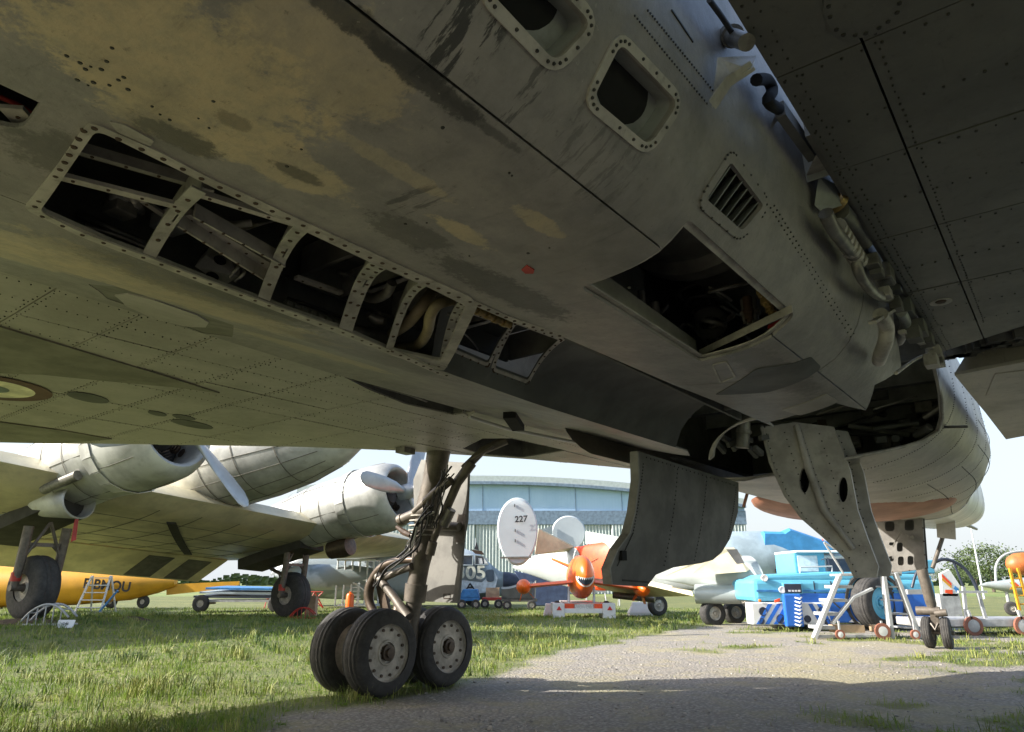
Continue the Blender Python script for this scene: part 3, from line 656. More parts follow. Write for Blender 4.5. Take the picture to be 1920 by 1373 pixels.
# ---- wings
def split_islands(o):
    bm = bmesh.new(); bm.from_mesh(o.data); bm.verts.ensure_lookup_table(); seen = set(); isl = []
    for v in bm.verts:
        if v.index in seen: continue
        st_ = [v]; seen.add(v.index); c = []
        while st_:
            q = st_.pop(); c.append(q.index)
            for e in q.link_edges:
                w_ = e.other_vert(q)
                if w_.index not in seen: seen.add(w_.index); st_.append(w_)
        isl.append(c)
    if len(isl) > 1:
        isl.sort(key=len); 
        for c in isl[:-1]:
            s_ = set(c); mp = {k: i_ for i_, k in enumerate(c)}
            fs = [[mp[v.index] for v in f.verts] for f in bm.faces if f.verts[0].index in s_]
            if len(c) >= 20:
                m_ = MB(); m_.add([bm.verts[k].co.copy() for k in c], fs); m_.build(o.name.split('.')[0], o.data.materials[0], o.parent, smooth=40)
        s_ = set(isl[-1]); bmesh.ops.delete(bm, geom=[v for v in bm.verts if v.index not in s_], context='VERTS'); bm.to_mesh(o.data)
    bm.free()
def wz(b, a, h=0): return Vector((b, a, 2.45+.012*max(0, abs(b)-1.5)*0+h))
LE = [Pz(1190, 880, 2.45), Pz(1000, 862, 2.45), Pz(750, 845, 2.45), Pz(560, 838, 2.45), Pz(300, 834, 2.45), Pz(0, 830, 2.45)]
LEb = [(p.x, p.y) for p in LE]+[(-7.3, 1.5)]
root = [(-1.53, A0), (-1.53, 7.0), (-1.60, 8.3)]
WOUT = [(-1.53, -2.6), (-1.53, 7.6), (-1.9, 8.4)]+[(b, a) for b, a in LEb]+[(-7.3, .2), (-7.0, -2.6)]
slot = [tuple(Pz(x, y, 2.45).xy) for x, y in ((640, 704), (760, 722), (860, 752), (905, 772), (850, 778), (760, 758), (690, 730))]
wellL = [tuple(Pz(x, y, 2.45).xy) for x, y in ((868, 842), (905, 822), (960, 822), (1060, 845), (980, 858), (900, 852))]
def clip(P, axis, val, keep_less):             # clip a 2-D polygon by an axis line
    o = []; n = len(P)
    for i in range(n):
        p, q = P[i], P[(i+1) % n]; ip = (p[axis] <= val) == keep_less; iq = (q[axis] <= val) == keep_less
        if ip: o.append(p)
        if ip != iq:
            t = (val-p[axis])/(q[axis]-p[axis]); o.append((p[0]+(q[0]-p[0])*t, p[1]+(q[1]-p[1])*t))
    return o
def area(P): return abs(sum(P[i-1][0]*P[i][1]-P[i][0]*P[i-1][1] for i in range(len(P))))/2
def wing_panels(out_, bs, as_, mk, holes, name):
    g = .0035; RV_ = []
    for i in range(len(bs)-1):
        for j in range(len(as_)-1):
            P = out_
            for ax, v, k in ((0, bs[i]+g, False), (0, bs[i+1]-g, True), (1, as_[j]+g, False), (1, as_[j+1]-g, True)):
                if len(P) < 3: break
                P = clip(P, ax, v, k)
            if len(P) < 3 or area(P) < .01: continue
            hs = [h for h in holes if any(bs[i]-.05 < q[0] < bs[i+1]+.05 and as_[j]-.05 < q[1] < as_[j+1]+.05 for q in h)]
            panel(name, P, lambda u, v, h, o=rr.uniform(-.002, .002): wz(u, v, h+o), M[mk], AC, hs, st=.4, th=.01)
            split_islands(bpy.data.objects[COL.objects[-1].name])
rr = random.Random(11)
bsL = [-7.4, -6.4, -5.38, -4.6, -3.9, -3.2, -2.72, -2.25, -1.53+.01]
asL = [-2.7, -.5, .6, 1.1, 1.52, 1.95, 2.42, 2.9, 3.5, 4.2, 5.0, 5.9, 7, 8.5]
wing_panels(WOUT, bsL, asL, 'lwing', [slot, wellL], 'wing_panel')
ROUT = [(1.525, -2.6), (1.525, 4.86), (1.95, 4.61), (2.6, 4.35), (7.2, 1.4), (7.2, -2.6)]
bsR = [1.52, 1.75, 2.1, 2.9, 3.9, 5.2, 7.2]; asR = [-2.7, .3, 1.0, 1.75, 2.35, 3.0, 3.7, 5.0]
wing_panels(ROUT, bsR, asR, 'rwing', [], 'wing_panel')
d = MB()
def rivline(p, q, step, r, z=2.448, dd=None):
    p = Vector((*p, z)); q = Vector((*q, z)); n = max(1, int((q-p).length/step))
    for k in range(n+1):
        if rr.random() > .05: (dd or d).dots([p.lerp(q, k/n)+Vector((rr.gauss(0, .0012), rr.gauss(0, .0012), 0))], (0, 0, -1), r*rr.uniform(.6, 1.15), .0025)
for a in asL[2:12]:
    for o_ in (-.02, .02):
        b1 = [b for b in np.linspace(-7, -1.55, 120) if inpoly(b, a+o_, WOUT)]
        if b1 and (a < 3.4 or o_ > 0): rivline((min(b1), a+o_), (-1.56, a+o_), .055 if a < 3.2 else .08, .0048)
for b in bsL[1:-1]+[-1.75, -2.0, -2.5, -3.0]:
    a1 = [a for a in np.linspace(-.2, 8, 160) if inpoly(b, a, WOUT)]
    if a1: rivline((b, min(a1)), (b, max(a1)), .05, .0045)
def inh(p): return any(inpoly(p[0], p[1], h) for h in (slot, wellL))
Lm(d, 'wing_rivet', 'rivet', kind='stuff')
d = MB()
for a in asR[1:-1]+[1.35, 2.05, 2.65, 3.35, 4.0, 4.3]: rivline((1.54, a+.03), (4.2, a+.03), .05, .0052)
for b in (1.545, 1.575, 1.78, 2.13, 2.4, 2.93): rivline((b, .3), (b, 4.85 if b < 1.7 else 4.4), .042 if b < 1.6 else .035, .0042)
Lm(d, 'wing_rivet', 'rivet', kind='stuff')
acc = rpoly([tuple(Pz(x, y, 2.45).xy) for x, y in ((1550, -40), (1540, 20), (1570, 74), (1640, 64), (1700, 20), (1690, -60))], .06)
o = panel('oval_access_panel', acc, wz, M['rwing'], AC, off=-.006, th=.006, st=.2)
d = MB(); cx = sum(p[0] for p in acc)/len(acc); cy = sum(p[1] for p in acc)/len(acc)
for p in dens(acc, .06)[::2]: d.dots([Vector((cx+(p[0]-cx)*.86, cy+(p[1]-cy)*.86, 2.443))], (0, 0, -1), .007)
d.build('screw', M['rivet'], o, kind='stuff')
o = MB().lathe(Pz(1764, 566, 2.45), (0, 0, -1), [(.0, .004), (.025, .005), (.05, .004), (.052, -.001)], 20).build('fuel_vent_ring', M['frame'], AC, smooth=40)
MB().dots([Pz(1764, 566, 2.445)], (0, 0, -1), .028, .004, 14).build('vent_hole', M['bolt'], o)
# doubler strips and ledges on the left wing
def ledge(pxs, wd, name='wing_ledge', mt='lwing', th=.018):
    P = [Pz(x, y, 2.45) for x, y in pxs]; m = MB(); m.loft([[p+Vector((0, 0, 0)), p+Vector((-wd*.5, 0, -th)), p+Vector((-wd, 0, 0)), p+Vector((-wd*.5, 0, .004))] for p in P]); return Lm(m, name, mt)
m = MB(); P = [tuple(Pz(x, y, 2.45).xy) for x, y in ((-60, 590), (0, 610), (150, 655), (300, 700), (412, 735), (330, 724), (200, 712), (80, 700), (-60, 695))]
M['doubler'] = mat('grimy_doubler_paint', (.20, .19, .15), .6, dirt=.55, scale=3)
panel('wing_doubler', P, wz, M['doubler'], AC, off=-.012, th=.010, st=.3)
P = [tuple(Pz(x, y, 2.45).xy) for x, y in ((-80, 778), (0, 790), (120, 806), (210, 822), (100, 830), (-80, 826))]
panel('wing_doubler', P, wz, M['doubler'], AC, off=-.012, th=.010, st=.5)
for c in ((165, 745, 40, 8), (360, 795, 40, 6), (345, 782, 22, 4), (295, 775, 18, 4), (150, 700, 12, 5)):
    P = [tuple(Pz(c[0]+c[2]*math.cos(t), c[1]+c[3]*math.sin(t)+c[2]*.18*math.cos(t), 2.45).xy) for t in np.linspace(0, 2*math.pi, 15)[:-1]]
    panel('inspection_cover', P, wz, M['trough'], AC, off=-.005, th=.004, st=.3)
# roundel painted under the left wing (three flush discs)
rc = Pz(-22, 726, 2.45)
for k, (r, mt) in enumerate(((.40, 'roundel_red'), (.29, 'roundel_white'), (.13, 'roundel_blue'))):
    m = MB(); m.prism([(rc.x+r*math.cos(t), rc.y+r*math.sin(t), 2.444-.0015*k) for t in np.linspace(0, 2*math.pi, 49)[:-1]], (0, 0, .001)); Lm(m, 'roundel_ring', mt)
# upper skins closing both wings (airfoil-thick towards the root)
def upper(out_, zt, name, holes=()):
    n = len(out_); cx = sum(p[0] for p in out_)/n; cy = sum(p[1] for p in out_)/n
    m = MB(); lo = [Vector((b, a, 2.462)) for b, a in out_]
    mid = [Vector((b+(cx-b)*.12, a+(cy-a)*.12, 2.462+zt*.8)) for b, a in out_]; hi = [Vector((b+(cx-b)*.4, a+(cy-a)*.4, 2.462+zt)) for b, a in out_]
    m.loft([lo, mid, hi], caps=False); m.add(hi, [tuple(range(n))]); return Lm(m, name, 'fwd', smooth=30)
upper(WOUT, .32, 'wing_upper_skin'); upper(ROUT, .3, 'wing_upper_skin')
# slot in the left wing root and well behind the leg: dark interiors with pipes
for h in (slot, wellL):
    m = MB(); m.loft([[Vector((b, a, 2.461)) for b, a in h], [Vector((b, a, 2.72)) for b, a in h]], caps=False); m.add([Vector((b, a, 2.72)) for b, a in h], [tuple(range(len(h)))])
    Lm(m, 'wheel_bay_lining', 'bay')
pipe('bay_pipe', [(800, 745, 2.5), (840, 756, 2.48), (880, 768, 2.5)], .02, 'pipe'); pipe('bay_pipe', [(700, 722, 2.5), (760, 738, 2.5), (800, 752, 2.5)], .012, 'pipe')
m = MB(); a, b = Pz(870, 772, 2.46), Pz(884, 768, 2.46); m.tube([Pz(872, 764, 2.5), Pz(868, 772, 2.43), Pz(878, 780, 2.41), Pz(888, 772, 2.43), Pz(890, 766, 2.5)], .009, 8); Lm(m, 'uplock_hook', 'frame', smooth=60)
m = MB(); m.beam(Pz(955, 778, 2.32), Pz(972, 803, 2.30), .10, .05); Lm(m, 'door_actuator', 'black')
m = MB(); m.beam(Pz(750, 843, 2.42), Pz(770, 848, 2.42), .12, .06); Lm(m, 'fairing_cap', 'pipe')
# bright chrome rail of the strip edge and front wing-root lip
m = MB(); m.tube([Pz(880, 782, 2.40), Pz(950, 804, 2.39), Pz(1060, 826, 2.38), Pz(1180, 846, 2.38), Pz(1300, 868, 2.38), Pz(1430, 876, 2.4)], .016, 8); Lm(m, 'door_rail', 'silver', smooth=60)

# ---- forward part of the right wing beyond the gear well gap, and gear well behind it
RF = [tuple(Pz(x, y, 2.45).xy) for x, y in ((1790, 704), (1925, 678))]
RFO = [RF[0], (1.56, 7.0), (1.60, 8.5), (2.4, 8.0), (3.4, 6.6), (4.2, 5.2), (3.4, 4.85), RF[1]]
panel('wing_root_panel', RFO, wz, M['fwd'], AC, st=.3, th=.02)
pl_ = rpoly([tuple(Pz(x, y, 2.45).xy) for x, y in ((1848, 742), (1866, 700), (1960, 690), (1960, 735))], .01); panel('access_panel', pl_, wz, M['fwd'], AC, off=-.005, th=.005, st=.2)
upper(RFO, .25, 'wing_root_upper_skin')
m = MB(); m.box((1.53, 4.5, 2.7), (5, 5.9, 2.72)); m.box((1.53, 4.4, 2.46), (5, 4.42, 2.7)); Lm(m, 'gear_well_lining', 'bay')
for k in range(12):
    m = MB(); p = Pz(1775+k*13, 668-k*3.5+rr.uniform(-8, 8), 2.6); m.obox(p, (.05, .01, 0), (-.01, .04, 0), (0, 0, .03)); Lm(m, 'well_fitting', rr.choice(['bay', 'engine', 'trough']))
# root rib faces, gap clutter: brackets, hoses, pipes
m = MB(); m.box((1.505, 2.1, 2.462), (1.524, 4.85, 2.75)); m.box((1.43, 2.55, 2.85), (1.56, 4.5, 2.88)); Lm(m, 'root_rib', 'bay')
def gp(x, y, b=1.47): return Pb(x, y, b)
def gpipe(name, L, r, mt, b=1.47): m = MB(); m.tube(catv([gp(x, y, b) for x, y in L]), r, 10); return Lm(m, name, mt, smooth=60)
m = MB(); q = [gp(1345, 108, 1.44), gp(1418, 104, 1.50), gp(1408, 128, 1.50), gp(1372, 152, 1.46), gp(1346, 190, 1.435), gp(1334, 200, 1.43)]; m.prism(q, (0, .006, .0)); o = Lm(m, 'gusset_bracket', 'frame')
m = MB(); m.ribbon([gp(1336, 198, 1.432), gp(1366, 154, 1.46), gp(1412, 124, 1.50)], Vector((0, .02, 0)), (0, 0, .005)); m.build('gusset_flange', M['frame'], o)
MB().dots([gp(1352, 130, 1.44), gp(1353, 116, 1.44), gp(1350, 160, 1.435)], (0, -1, -.3), .006).build('bolt', M['bolt'], o, kind='stuff')
m = MB(); m.cyl(gp(1364, 66, 1.43), gp(1400, 80, 1.52), .024, .022, 16); m.cyl(gp(1368, 66, 1.44), gp(1374, 68, 1.455), .032, seg=16); Lm(m, 'hinge_barrel', 'pipe', smooth=40)
gpipe('control_cable', [(1330, 0), (1352, 30), (1372, 60)], .008, 'hose')
m = MB(); m.tube(catv([gp(1418, 150), gp(1438, 150), gp(1448, 170), gp(1440, 190), gp(1460, 205)]), [.018]*21, 10); Lm(m, 'bleed_hose', 'black', smooth=60)
m = MB(); m.beam(gp(1462, 205), gp(1522, 290), .03, .05); Lm(m, 'tie_rod', 'bay')
m = MB(); m.prism([gp(1444, 240, 1.425), gp(1470, 205, 1.46), gp(1462, 190, 1.46)], (0, .01, 0)); Lm(m, 'small_gusset', 'frame'); m = MB(); m.prism([gp(1512, 328, 1.425), gp(1530, 290, 1.5), (gp(1556, 318, 1.5)), gp(1520, 300, 1.44)], (0, .01, 0)); Lm(m, 'small_gusset', 'frame')
m = MB(); m.loft([[gp(1520, 265, 1.46)+Vector(v)*.035 for v in ((-1, 0, -1), (1, 0, -1), (1, 0, 1), (-1, 0, 1))], [gp(1538, 320, 1.47)+Vector(v)*.05 for v in ((-1, 0, -.6), (1, 0, -.6), (1, 0, .6), (-1, 0, .6))]]); Lm(m, 'intake_scoop', 'trough2')
gpipe('bleed_pipe', [(1548, 400), (1560, 425), (1575, 445), (1595, 470), (1608, 490)], .026, 'pipe'); gpipe('bleed_pipe', [(1575, 395), (1592, 410), (1605, 425), (1622, 455)], .034, 'engine', 1.48)
gpipe('bleed_pipe', [(1604, 485), (1612, 515), (1632, 542), (1652, 556), (1672, 560)], .022, 'pipe')
m = MB()
for k in range(7): x, y = 1568+k*6.5, 425+k*10; m.cyl(gp(x, y), gp(x+3, y+5), .036, seg=12)
Lm(m, 'pipe_clamp', 'frame', smooth=40)
m = MB(); m.lathe(gp(1562, 374), (.3, .7, -.3), [(.0, -.06), (.03, -.05), (.032, 0), (.045, .005), (.045, .03), (.02, .04), (0, .04)], 14); Lm(m, 'brass_union', 'brass', smooth=40)
m = MB(); m.prism([gp(1527, 385, 1.43), gp(1535, 330, 1.46), gp(1575, 350, 1.5), gp(1580, 385, 1.5), gp(1540, 398, 1.44)], (0, .02, .01)); Lm(m, 'mounting_plate', 'trough2')
m = MB(); m.beam(gp(1636, 605), gp(1700, 566), .03, .012); m.beam(gp(1690, 622, 1.45), gp(1762, 660, 1.5), .03, .02); Lm(m, 'root_brace', 'frame')
m = MB(); m.tube(catv([gp(1650, 590), gp(1662, 612), gp(1660, 640, 1.45), gp(1652, 662, 1.41), gp(1648, 676, 1.36)]), .032, 12); Lm(m, 'bleed_pipe', 'frame', smooth=60); m = MB(); m.tube(catv([gp(1690, 585, 1.48), gp(1698, 606, 1.47), gp(1692, 626, 1.43), gp(1686, 640, 1.37)]), .026, 12); Lm(m, 'bleed_pipe', 'trough2', smooth=60)
m = MB(); m.tube(catv([gp(1645, 735, 1.42), gp(1680, 700, 1.42), gp(1720, 672, 1.44), gp(1762, 658, 1.5)][1:]), .009, 8); Lm(m, 'cowl_edge_tube', 'frame', smooth=60)
for k in range(22):
    m = MB(); f = k/21; p = gp(1640+f*120+rr.uniform(-8, 8), 500+f*180+rr.uniform(-20, 20), 1.49); s_ = rr.uniform(.015, .04)
    m.obox(p, (s_, 0, 0), (0, s_*1.6, 0), (0, 0, s_)); Lm(m, 'root_fitting', rr.choice(['bay', 'engine', 'frame', 'pipe', 'trough']), bevel=.004)

# ---- forward fuselage, radome, nose
def fsec(a):
    if a < 9: hw, zc, hd, hu = 1.42, 2.62, .68, 1.5
    else:
        k = min(1, (a-9)/5); k = k*k*(3-2*k); hw = 1.42-.62*k; zc = 2.62-.02*k; hd = .68-.1*k; hu = 1.5-.6*k
        if a > 14: q = (a-14)/4.8; f = math.sqrt(max(.004, 1-q**2.6)); hw = .8*f; hd = .58*f; hu = .9*f
    return [Vector((hw*abs(math.cos(t))**.75*math.copysign(1, math.cos(t)), a, zc+(hu if math.sin(t) > 0 else hd)*abs(math.sin(t))**.8*math.copysign(1, math.sin(t)))) for t in np.linspace(0, 2*math.pi, 49)[:-1]]
def fs_surf(tn, a, h=0):
    s_ = fsec(a); k = (tn % 1)*48; i = int(k) % 48; p = s_[i].lerp(s_[(i+1) % 48], k-int(k)); c = Vector((0, a, 2.7)); d_ = (c-p).normalized(); return p+d_*h
# right lower flank with the oblique forward edge of the open bay: t from .75 (bottom) to 1.0 (right side)
def fhit(x, y):
    d = dL(ray(x, y))
    for k in np.linspace(3.5, 16, 1250):
        p = CL+d*k
        if p.y < 3.5 or p.y > 16: continue
        s_ = fsec(p.y)
        if inpoly(p.x, p.z, [(v.x, v.z) for v in s_]):
            i_ = min(range(48), key=lambda q: (s_[q].x-p.x)**2+(s_[q].z-p.z)**2); tn = i_/48
            for dt in np.linspace(-1/48, 1/48, 21):
                if (fs_surf(tn+dt, p.y)-p).length < (fs_surf(i_/48, p.y)-p).length: i_ = (tn+dt)*48
            tn = i_/48
            return (tn if tn > .3 else tn+1, p.y)
    return (.9, 8.0)
OE = [(1.10, 4.3), (1.02, 5.0)]+[fhit(x, y) for x, y in ((1764, 748), (1767, 780), (1758, 808), (1730, 826), (1690, 838), (1645, 848), (1600, 857))]
OE += [(.735, OE[-1][1]+.35), (.70, OE[-1][1]+.35)]
panel('forward_fuselage_skin', OE+[(.62, OE[-1][1]), (.62, 13), (1.10, 13)], fs_surf, M['fwd'], AC, st=.06, th=.02, smooth=60)
m = MB(); m.tube([fs_surf(t, a, -.004) for t, a in OE], .012, 8); Lm(m, 'bay_edge_moulding', 'frame', smooth=60)
m = MB(); m.loft([[fs_surf(t, a) for t in np.linspace(.12, .62, 24)] for a in (5.0, 7, 9, 11, 13)], caps=False, close=False); Lm(m, 'forward_fuselage_side', 'fwd', smooth=60)
m = MB(); m.loft([[fs_surf(k/47.999, a) for k in range(48)] for a in [13.003]+list(np.linspace(13.4, 18.79, 26))], caps=True); Lm(m, 'nose_section', 'silver', smooth=60)
for a in (14.5, 15.6, 16.6, 17.6):
    m = MB(); m.loft([[fs_surf(k/47.999, a, -.004) for k in range(48)], [fs_surf(k/47.999, a+.02, -.004) for k in range(48)]], caps=False); Lm(m, 'nose_joint', 'rivet')
m = MB(); m.tube([(.1, 18.6, 2.3), (.2, 20, 2.25)], [.05, .03], 8); Lm(m, 'refuelling_probe', 'pipe', smooth=60)
# belly radome: a shallow red-brown dish
rcn = Vector((-.28, 10.2, 1.99)); m = MB(); rings = []
for k in range(9):
    f = k/8; rings.append([rcn+Vector((1.2*math.cos(f*math.pi/2)*math.cos(t), 1.75*math.cos(f*math.pi/2)*math.sin(t), .12-.26*math.sin(f*math.pi/2))) for t in np.linspace(0, 2*math.pi, 41)[:-1]])
m.loft(rings[:-1]+[[rcn+Vector((.02*math.cos(t), .03*math.sin(t), -.14)) for t in np.linspace(0, 2*math.pi, 41)[:-1]]]); Lm(m, 'belly_radome', 'radome', smooth=60)
m = MB()
for x, y, a in ((1404, 915, 8.2), (1800, 918, 12.6)): m.beam(Pa(x, y, a), Pa(x-10, y+36, a), .05, .02)
Lm(m, 'blade_aerial', 'radome')
# seams of the forward flank
d = MB()
for a in (6.4, 7.2, 8.0, 8.8, 9.8, 11): d.dots([fs_surf(t, a, -.001) for t in np.linspace(.80, 1.02, 60)], (.5, 0, -.8), .006)
for t in (.84, .9, .955, 1.0): d.dots([fs_surf(t, a, -.001) for a in np.linspace(8.2, 12.8, 90)], (.6, 0, -.7), .006)
Lm(d, 'skin_rivet', 'rivet', kind='stuff')
rr = random.Random(21)
for k in range(46):                            # pipes, boxes and frames inside the dark nose bay
    m = MB(); x = rr.uniform(1480, 1750); y = rr.uniform(735, 850); a = rr.uniform(6.2, 7.6); p = Pa(x, y, a)
    if p.z > 2.84: p.z = 2.8
    s_ = rr.uniform(.03, .12)
    if rr.random() < .5: m.obox(p, (s_, 0, 0), (0, s_*.5, 0), (0, 0, s_*.7))
    else: m.cyl(p, p+Vector((rr.uniform(-.5, .5), rr.uniform(-.3, .3), rr.uniform(-.1, .1))), rr.uniform(.01, .035), seg=8)
    Lm(m, 'bay_equipment', rr.choice(['bay', 'engine', 'trough', 'pipe', 'trough2']), bevel=.006)
for a in (5.6, 6.3, 7.0, 7.7):
    m = MB(); m.box((-.9, a, 2.62), (1.36, a+.03, 2.85)); m.box((-.9, a-.04, 2.62), (1.36, a+.06, 2.63)); Lm(m, 'bay_frame_member', 'trough2')

# ---- hanging doors
def pxb(P, b): return [Pb(x, y, b) for x, y in P]
# inner main-gear door: curved sheet hung along the fuselage
def door_surf(pl, bow, th):
    m = MB(); return m
DP = [(1196, 846), (1290, 876), (1385, 905), (1386, 960), (1376, 1010), (1364, 1036), (1350, 1050), (1330, 1056), (1280, 1064), (1250, 1078), (1238, 1100), (1172, 1096), (1163, 1066), (1172, 1030), (1190, 1000), (1196, 960), (1199, 900)]
dp = [(Pb(x, y, -.3).y, Pb(x, y, -.3).z) for x, y in DP]
panel('main_gear_inner_door', dp, lambda u, v, h: Vector((-.30-.10*((1.95-v)/.9)**2+h, u, v)), M['doordark'], AC, st=.12, th=-.05, smooth=30)
m = MB(); m.loft([[Vector((-.30-.10*((1.95-z)/.9)**2-.06, y-.006, z)), Vector((-.30-.10*((1.95-z)/.9)**2+.002, y-.006, z)), Vector((-.30-.10*((1.95-z)/.9)**2+.002, y+.012, z)), Vector((-.30-.10*((1.95-z)/.9)**2-.06, y+.012, z))] for y, z in [dp[i] for i in (0, 16, 15, 14, 13, 12, 11)]]); Lm(m, 'door_edge_frame', 'door')
m = MB(); m.obox(Pb(1166, 1042, -.36), (.02, 0, 0), (0, .03, 0), (0, 0, .03)); Lm(m, 'door_latch', 'black')
# nose-bay door: a bow-shaped pair of plates, wide at the top, narrow at the foot
BP = [(1436, 806), (1452, 872), (1478, 932), (1508, 974), (1548, 1010), (1584, 1046), (1602, 1084), (1641, 1083), (1644, 1062), (1624, 1008), (1606, 955), (1592, 880), (1562, 800), (1494, 794)]
bp = [Pa(x, y, 5.75) for x, y in BP]
pz2 = [(p.x, p.z) for p in bp]
hol = [[(Pa(x+9*math.cos(t)*1, y+24*math.sin(t)+9*.35*math.cos(t), 5.75).x, Pa(x+9*math.cos(t), y+24*math.sin(t), 5.75).z) for t in np.linspace(0, 2*math.pi, 17)[:-1]] for x, y in ((1512, 902), (1580, 918))]
ND = panel('nose_bay_door', pz2, lambda u, v, h: Vector((u, 5.75+h+.25*(u-.6), v)), M['bracket'], AC, hol, st=.1, th=.03)
panel('nose_bay_door', [(u+.03, v+.01) for u, v in pz2], lambda u, v, h: Vector((u, 6.05+h+.25*(u-.6), v)), M['bracket'], AC, [], st=.1, th=.03)
m = MB(); e = bp[:7]; m.loft([[Vector((p.x-.004, 5.745+.25*(p.x-.6), p.z)), Vector((p.x-.004, 6.06+.25*(p.x-.6), p.z)), Vector((p.x+.02, 6.06+.25*(p.x-.6), p.z+.01)), Vector((p.x+.02, 5.745+.25*(p.x-.6), p.z+.01))] for p in e]); m.build('door_web', M['bracket'], ND, smooth=40)
m = MB(); m.tube([Pa(x, y, 5.74)+Vector((0, .25*(Pa(x, y, 5.75).x-.6)-.012, 0)) for x, y in ((1498, 800), (1520, 880), (1548, 960), (1600, 1030))], [.02, .03, .028, .02], 8); m.build('stiffener', M['bracket'], ND, smooth=60)
m = MB(); m.beam(Pa(1540, 792, 6.4), Pa(1556, 868, 6.2), .07, .07); m.beam(Pa(1560, 830, 6.5), Pa(1600, 850, 6.8), .03, .03); Lm(m, 'door_jack', 'legdark')
for h_ in hol: m = MB(); m.loft([[Vector((u, 5.785+.25*(u-.6), v)) for u, v in h_], [Vector((u, 5.90+.25*(u-.6), v)) for u, v in h_]], caps=False); m.add([Vector((u, 5.90+.25*(u-.6), v)) for u, v in h_], [tuple(range(len(h_)))]); m.build('lightening_hole', M['black'], ND)
d = MB()
for P in (BP[:7], [(1494, 800), (1520, 880), (1548, 955), (1590, 1010), (1625, 1050)], [(1560, 806), (1588, 880), (1602, 955), (1620, 1005)], [(1470, 815), (1490, 880), (1510, 940)], [(1530, 815), (1548, 870), (1566, 940), (1600, 1010)]):
    Q = [Pa(x+(8 if P is BP[:7] else 0), y, 5.75) for x, y in P]
    for a, b in zip(Q, Q[1:]):
        n = max(1, int((b-a).length/.05)); d.dots([Vector((p.x+.03, 5.748+.25*(p.x+.03-.6), p.z)) for p in [a.lerp(b, k/n) for k in range(n)]], (0, -1, 0), .006)
d.build('rivet', M['rivet'], ND, kind='stuff')
IDR = [o for o in AC.children if o.name.startswith('main_gear_inner_door')][0]; d = MB()
for x0, y0, x1, y1 in ((1212, 858, 1376, 910), (1380, 915, 1372, 1010), (1206, 870, 1196, 1000), (1196, 1000, 1176, 1060), (1270, 880, 1262, 1060), (1325, 896, 1316, 1050), (1190, 1088, 1238, 1092)):
    n = 22; P = [Pb(x0+(x1-x0)*k/n, y0+(y1-y0)*k/n, -.3) for k in range(n+1)]
    d.dots([Vector((-.297-.10*((1.95-p.z)/.9)**2, p.y, p.z)) for p in P], (1, 0, 0), .006)
d.build('rivet', M['rivet'], IDR, kind='stuff')
# perforated nose-wheel door
NP = [(1620, 962), (1680, 950), (1728, 953), (1736, 1066), (1690, 1072), (1642, 1074), (1640, 1040), (1628, 1010)]
A_N = 12.6
npz = [(Pa(x, y, A_N).x, Pa(x, y, A_N).z) for x, y in NP]
def oval_(x, y, w_, h): return rpoly([(Pa(x+dx*w_, y+dy*h, A_N).x, Pa(x+dx*w_, y+dy*h, A_N).z) for dx, dy in ((-1, -1), (1, -1), (1, 1), (-1, 1))], .045)
nh = [oval_(x, y, 5.5, 8.5) for x, y in ((1652, 1028), (1687, 1026), (1653, 1054), (1689, 1052), (1707, 1051))]+[oval_(1671, 1048, 5, 5), oval_(1672, 1020, 5, 3), oval_(1668, 987, 9, 9), oval_(1635, 988, 6, 9), oval_(1705, 985, 9, 10)]
NDR = panel('nose_wheel_door', npz, lambda u, v, h: Vector((u, A_N+h, v)), M['perf'], AC, nh, st=.15, th=.04)
m = MB(); m.prism([Vector((u*.97+.01, A_N+.16, v)) for u, v in npz], (0, .02, 0)); m.build('door_backing', M['doordark'], NDR)
d = MB(); d.dots([Vector((*[(p[0], A_N-.002, p[1]) for p in dens(npz, .1)][i],)) for i in range(0, 40, 2) if i < len(dens(npz, .1))], (0, -1, 0), .012); d.build('bolt', M['bolt'], NDR, kind='stuff')
m = MB(); m.beam(Pa(1674, 1026, A_N-.06), Pa(1688, 998, A_N-.06), .02, .02); m.beam(Pa(1688, 998, A_N-.06), Pa(1712, 1010, A_N-.06), .02, .02); m.cyl(Pa(1710, 1008, A_N-.1), Pa(1710, 1008, A_N), .03, seg=10); m.build('door_linkage', M['pipe'], NDR)
m = MB(); q = [Pa(x, y, 14.2) for x, y in ((1754, 960), (1790, 964), (1792, 1012), (1757, 1008))]; m.prism(q, (0, .05, 0)); Lm(m, 'nose_leg_fairing', 'fwd')

# ---- landing gear
def wheel(parent, c, axis, r, wd, hubr, rimname='wheel', outer=1, mt='hub', bolts=10, spokes=False):
    c = Vector(c); ax = Vector(axis).normalized()
    m = MB(); prof = []
    h = wd/2
    for k in range(25):
        t = k/24*math.pi; s_ = math.cos(t); prof.append((hubr+(r-hubr)*math.sin(t)**.42 if 0 < k < 24 else hubr*.98, h*math.copysign(abs(s_)**.75, s_)))
    prof2 = []
    for (rr_, hh) in prof:
        if rr_ > r*.955 and abs(hh) < h*.8: rr_ -= (.012*r/.4 if int((hh+h)/(h*.11)) % 3 == 0 else 0)
        prof2.append((rr_, hh))
    m.lathe(c, ax, prof2, 48, caps=False); ty = m.build('tyre', M['tyre'], parent, smooth=35)
    m = MB()
    for s_ in (1, -1):
        m.lathe(c, ax*s_, [(hubr*1.02, h*.80), (hubr*1.02, h*.86), (hubr*.97, h*.88), (hubr*.93, h*.70), (hubr*.86, h*.62), (hubr*.45, h*.72), (hubr*.42, h*.8), (hubr*.36, h*.82), (hubr*.34, h*.62), (hubr*.2, h*.62), (hubr*.19, h*.95), (.001, h*.97)], 32)
    rm = m.build('rim', M[mt], parent, smooth=35)
    return ty, rm
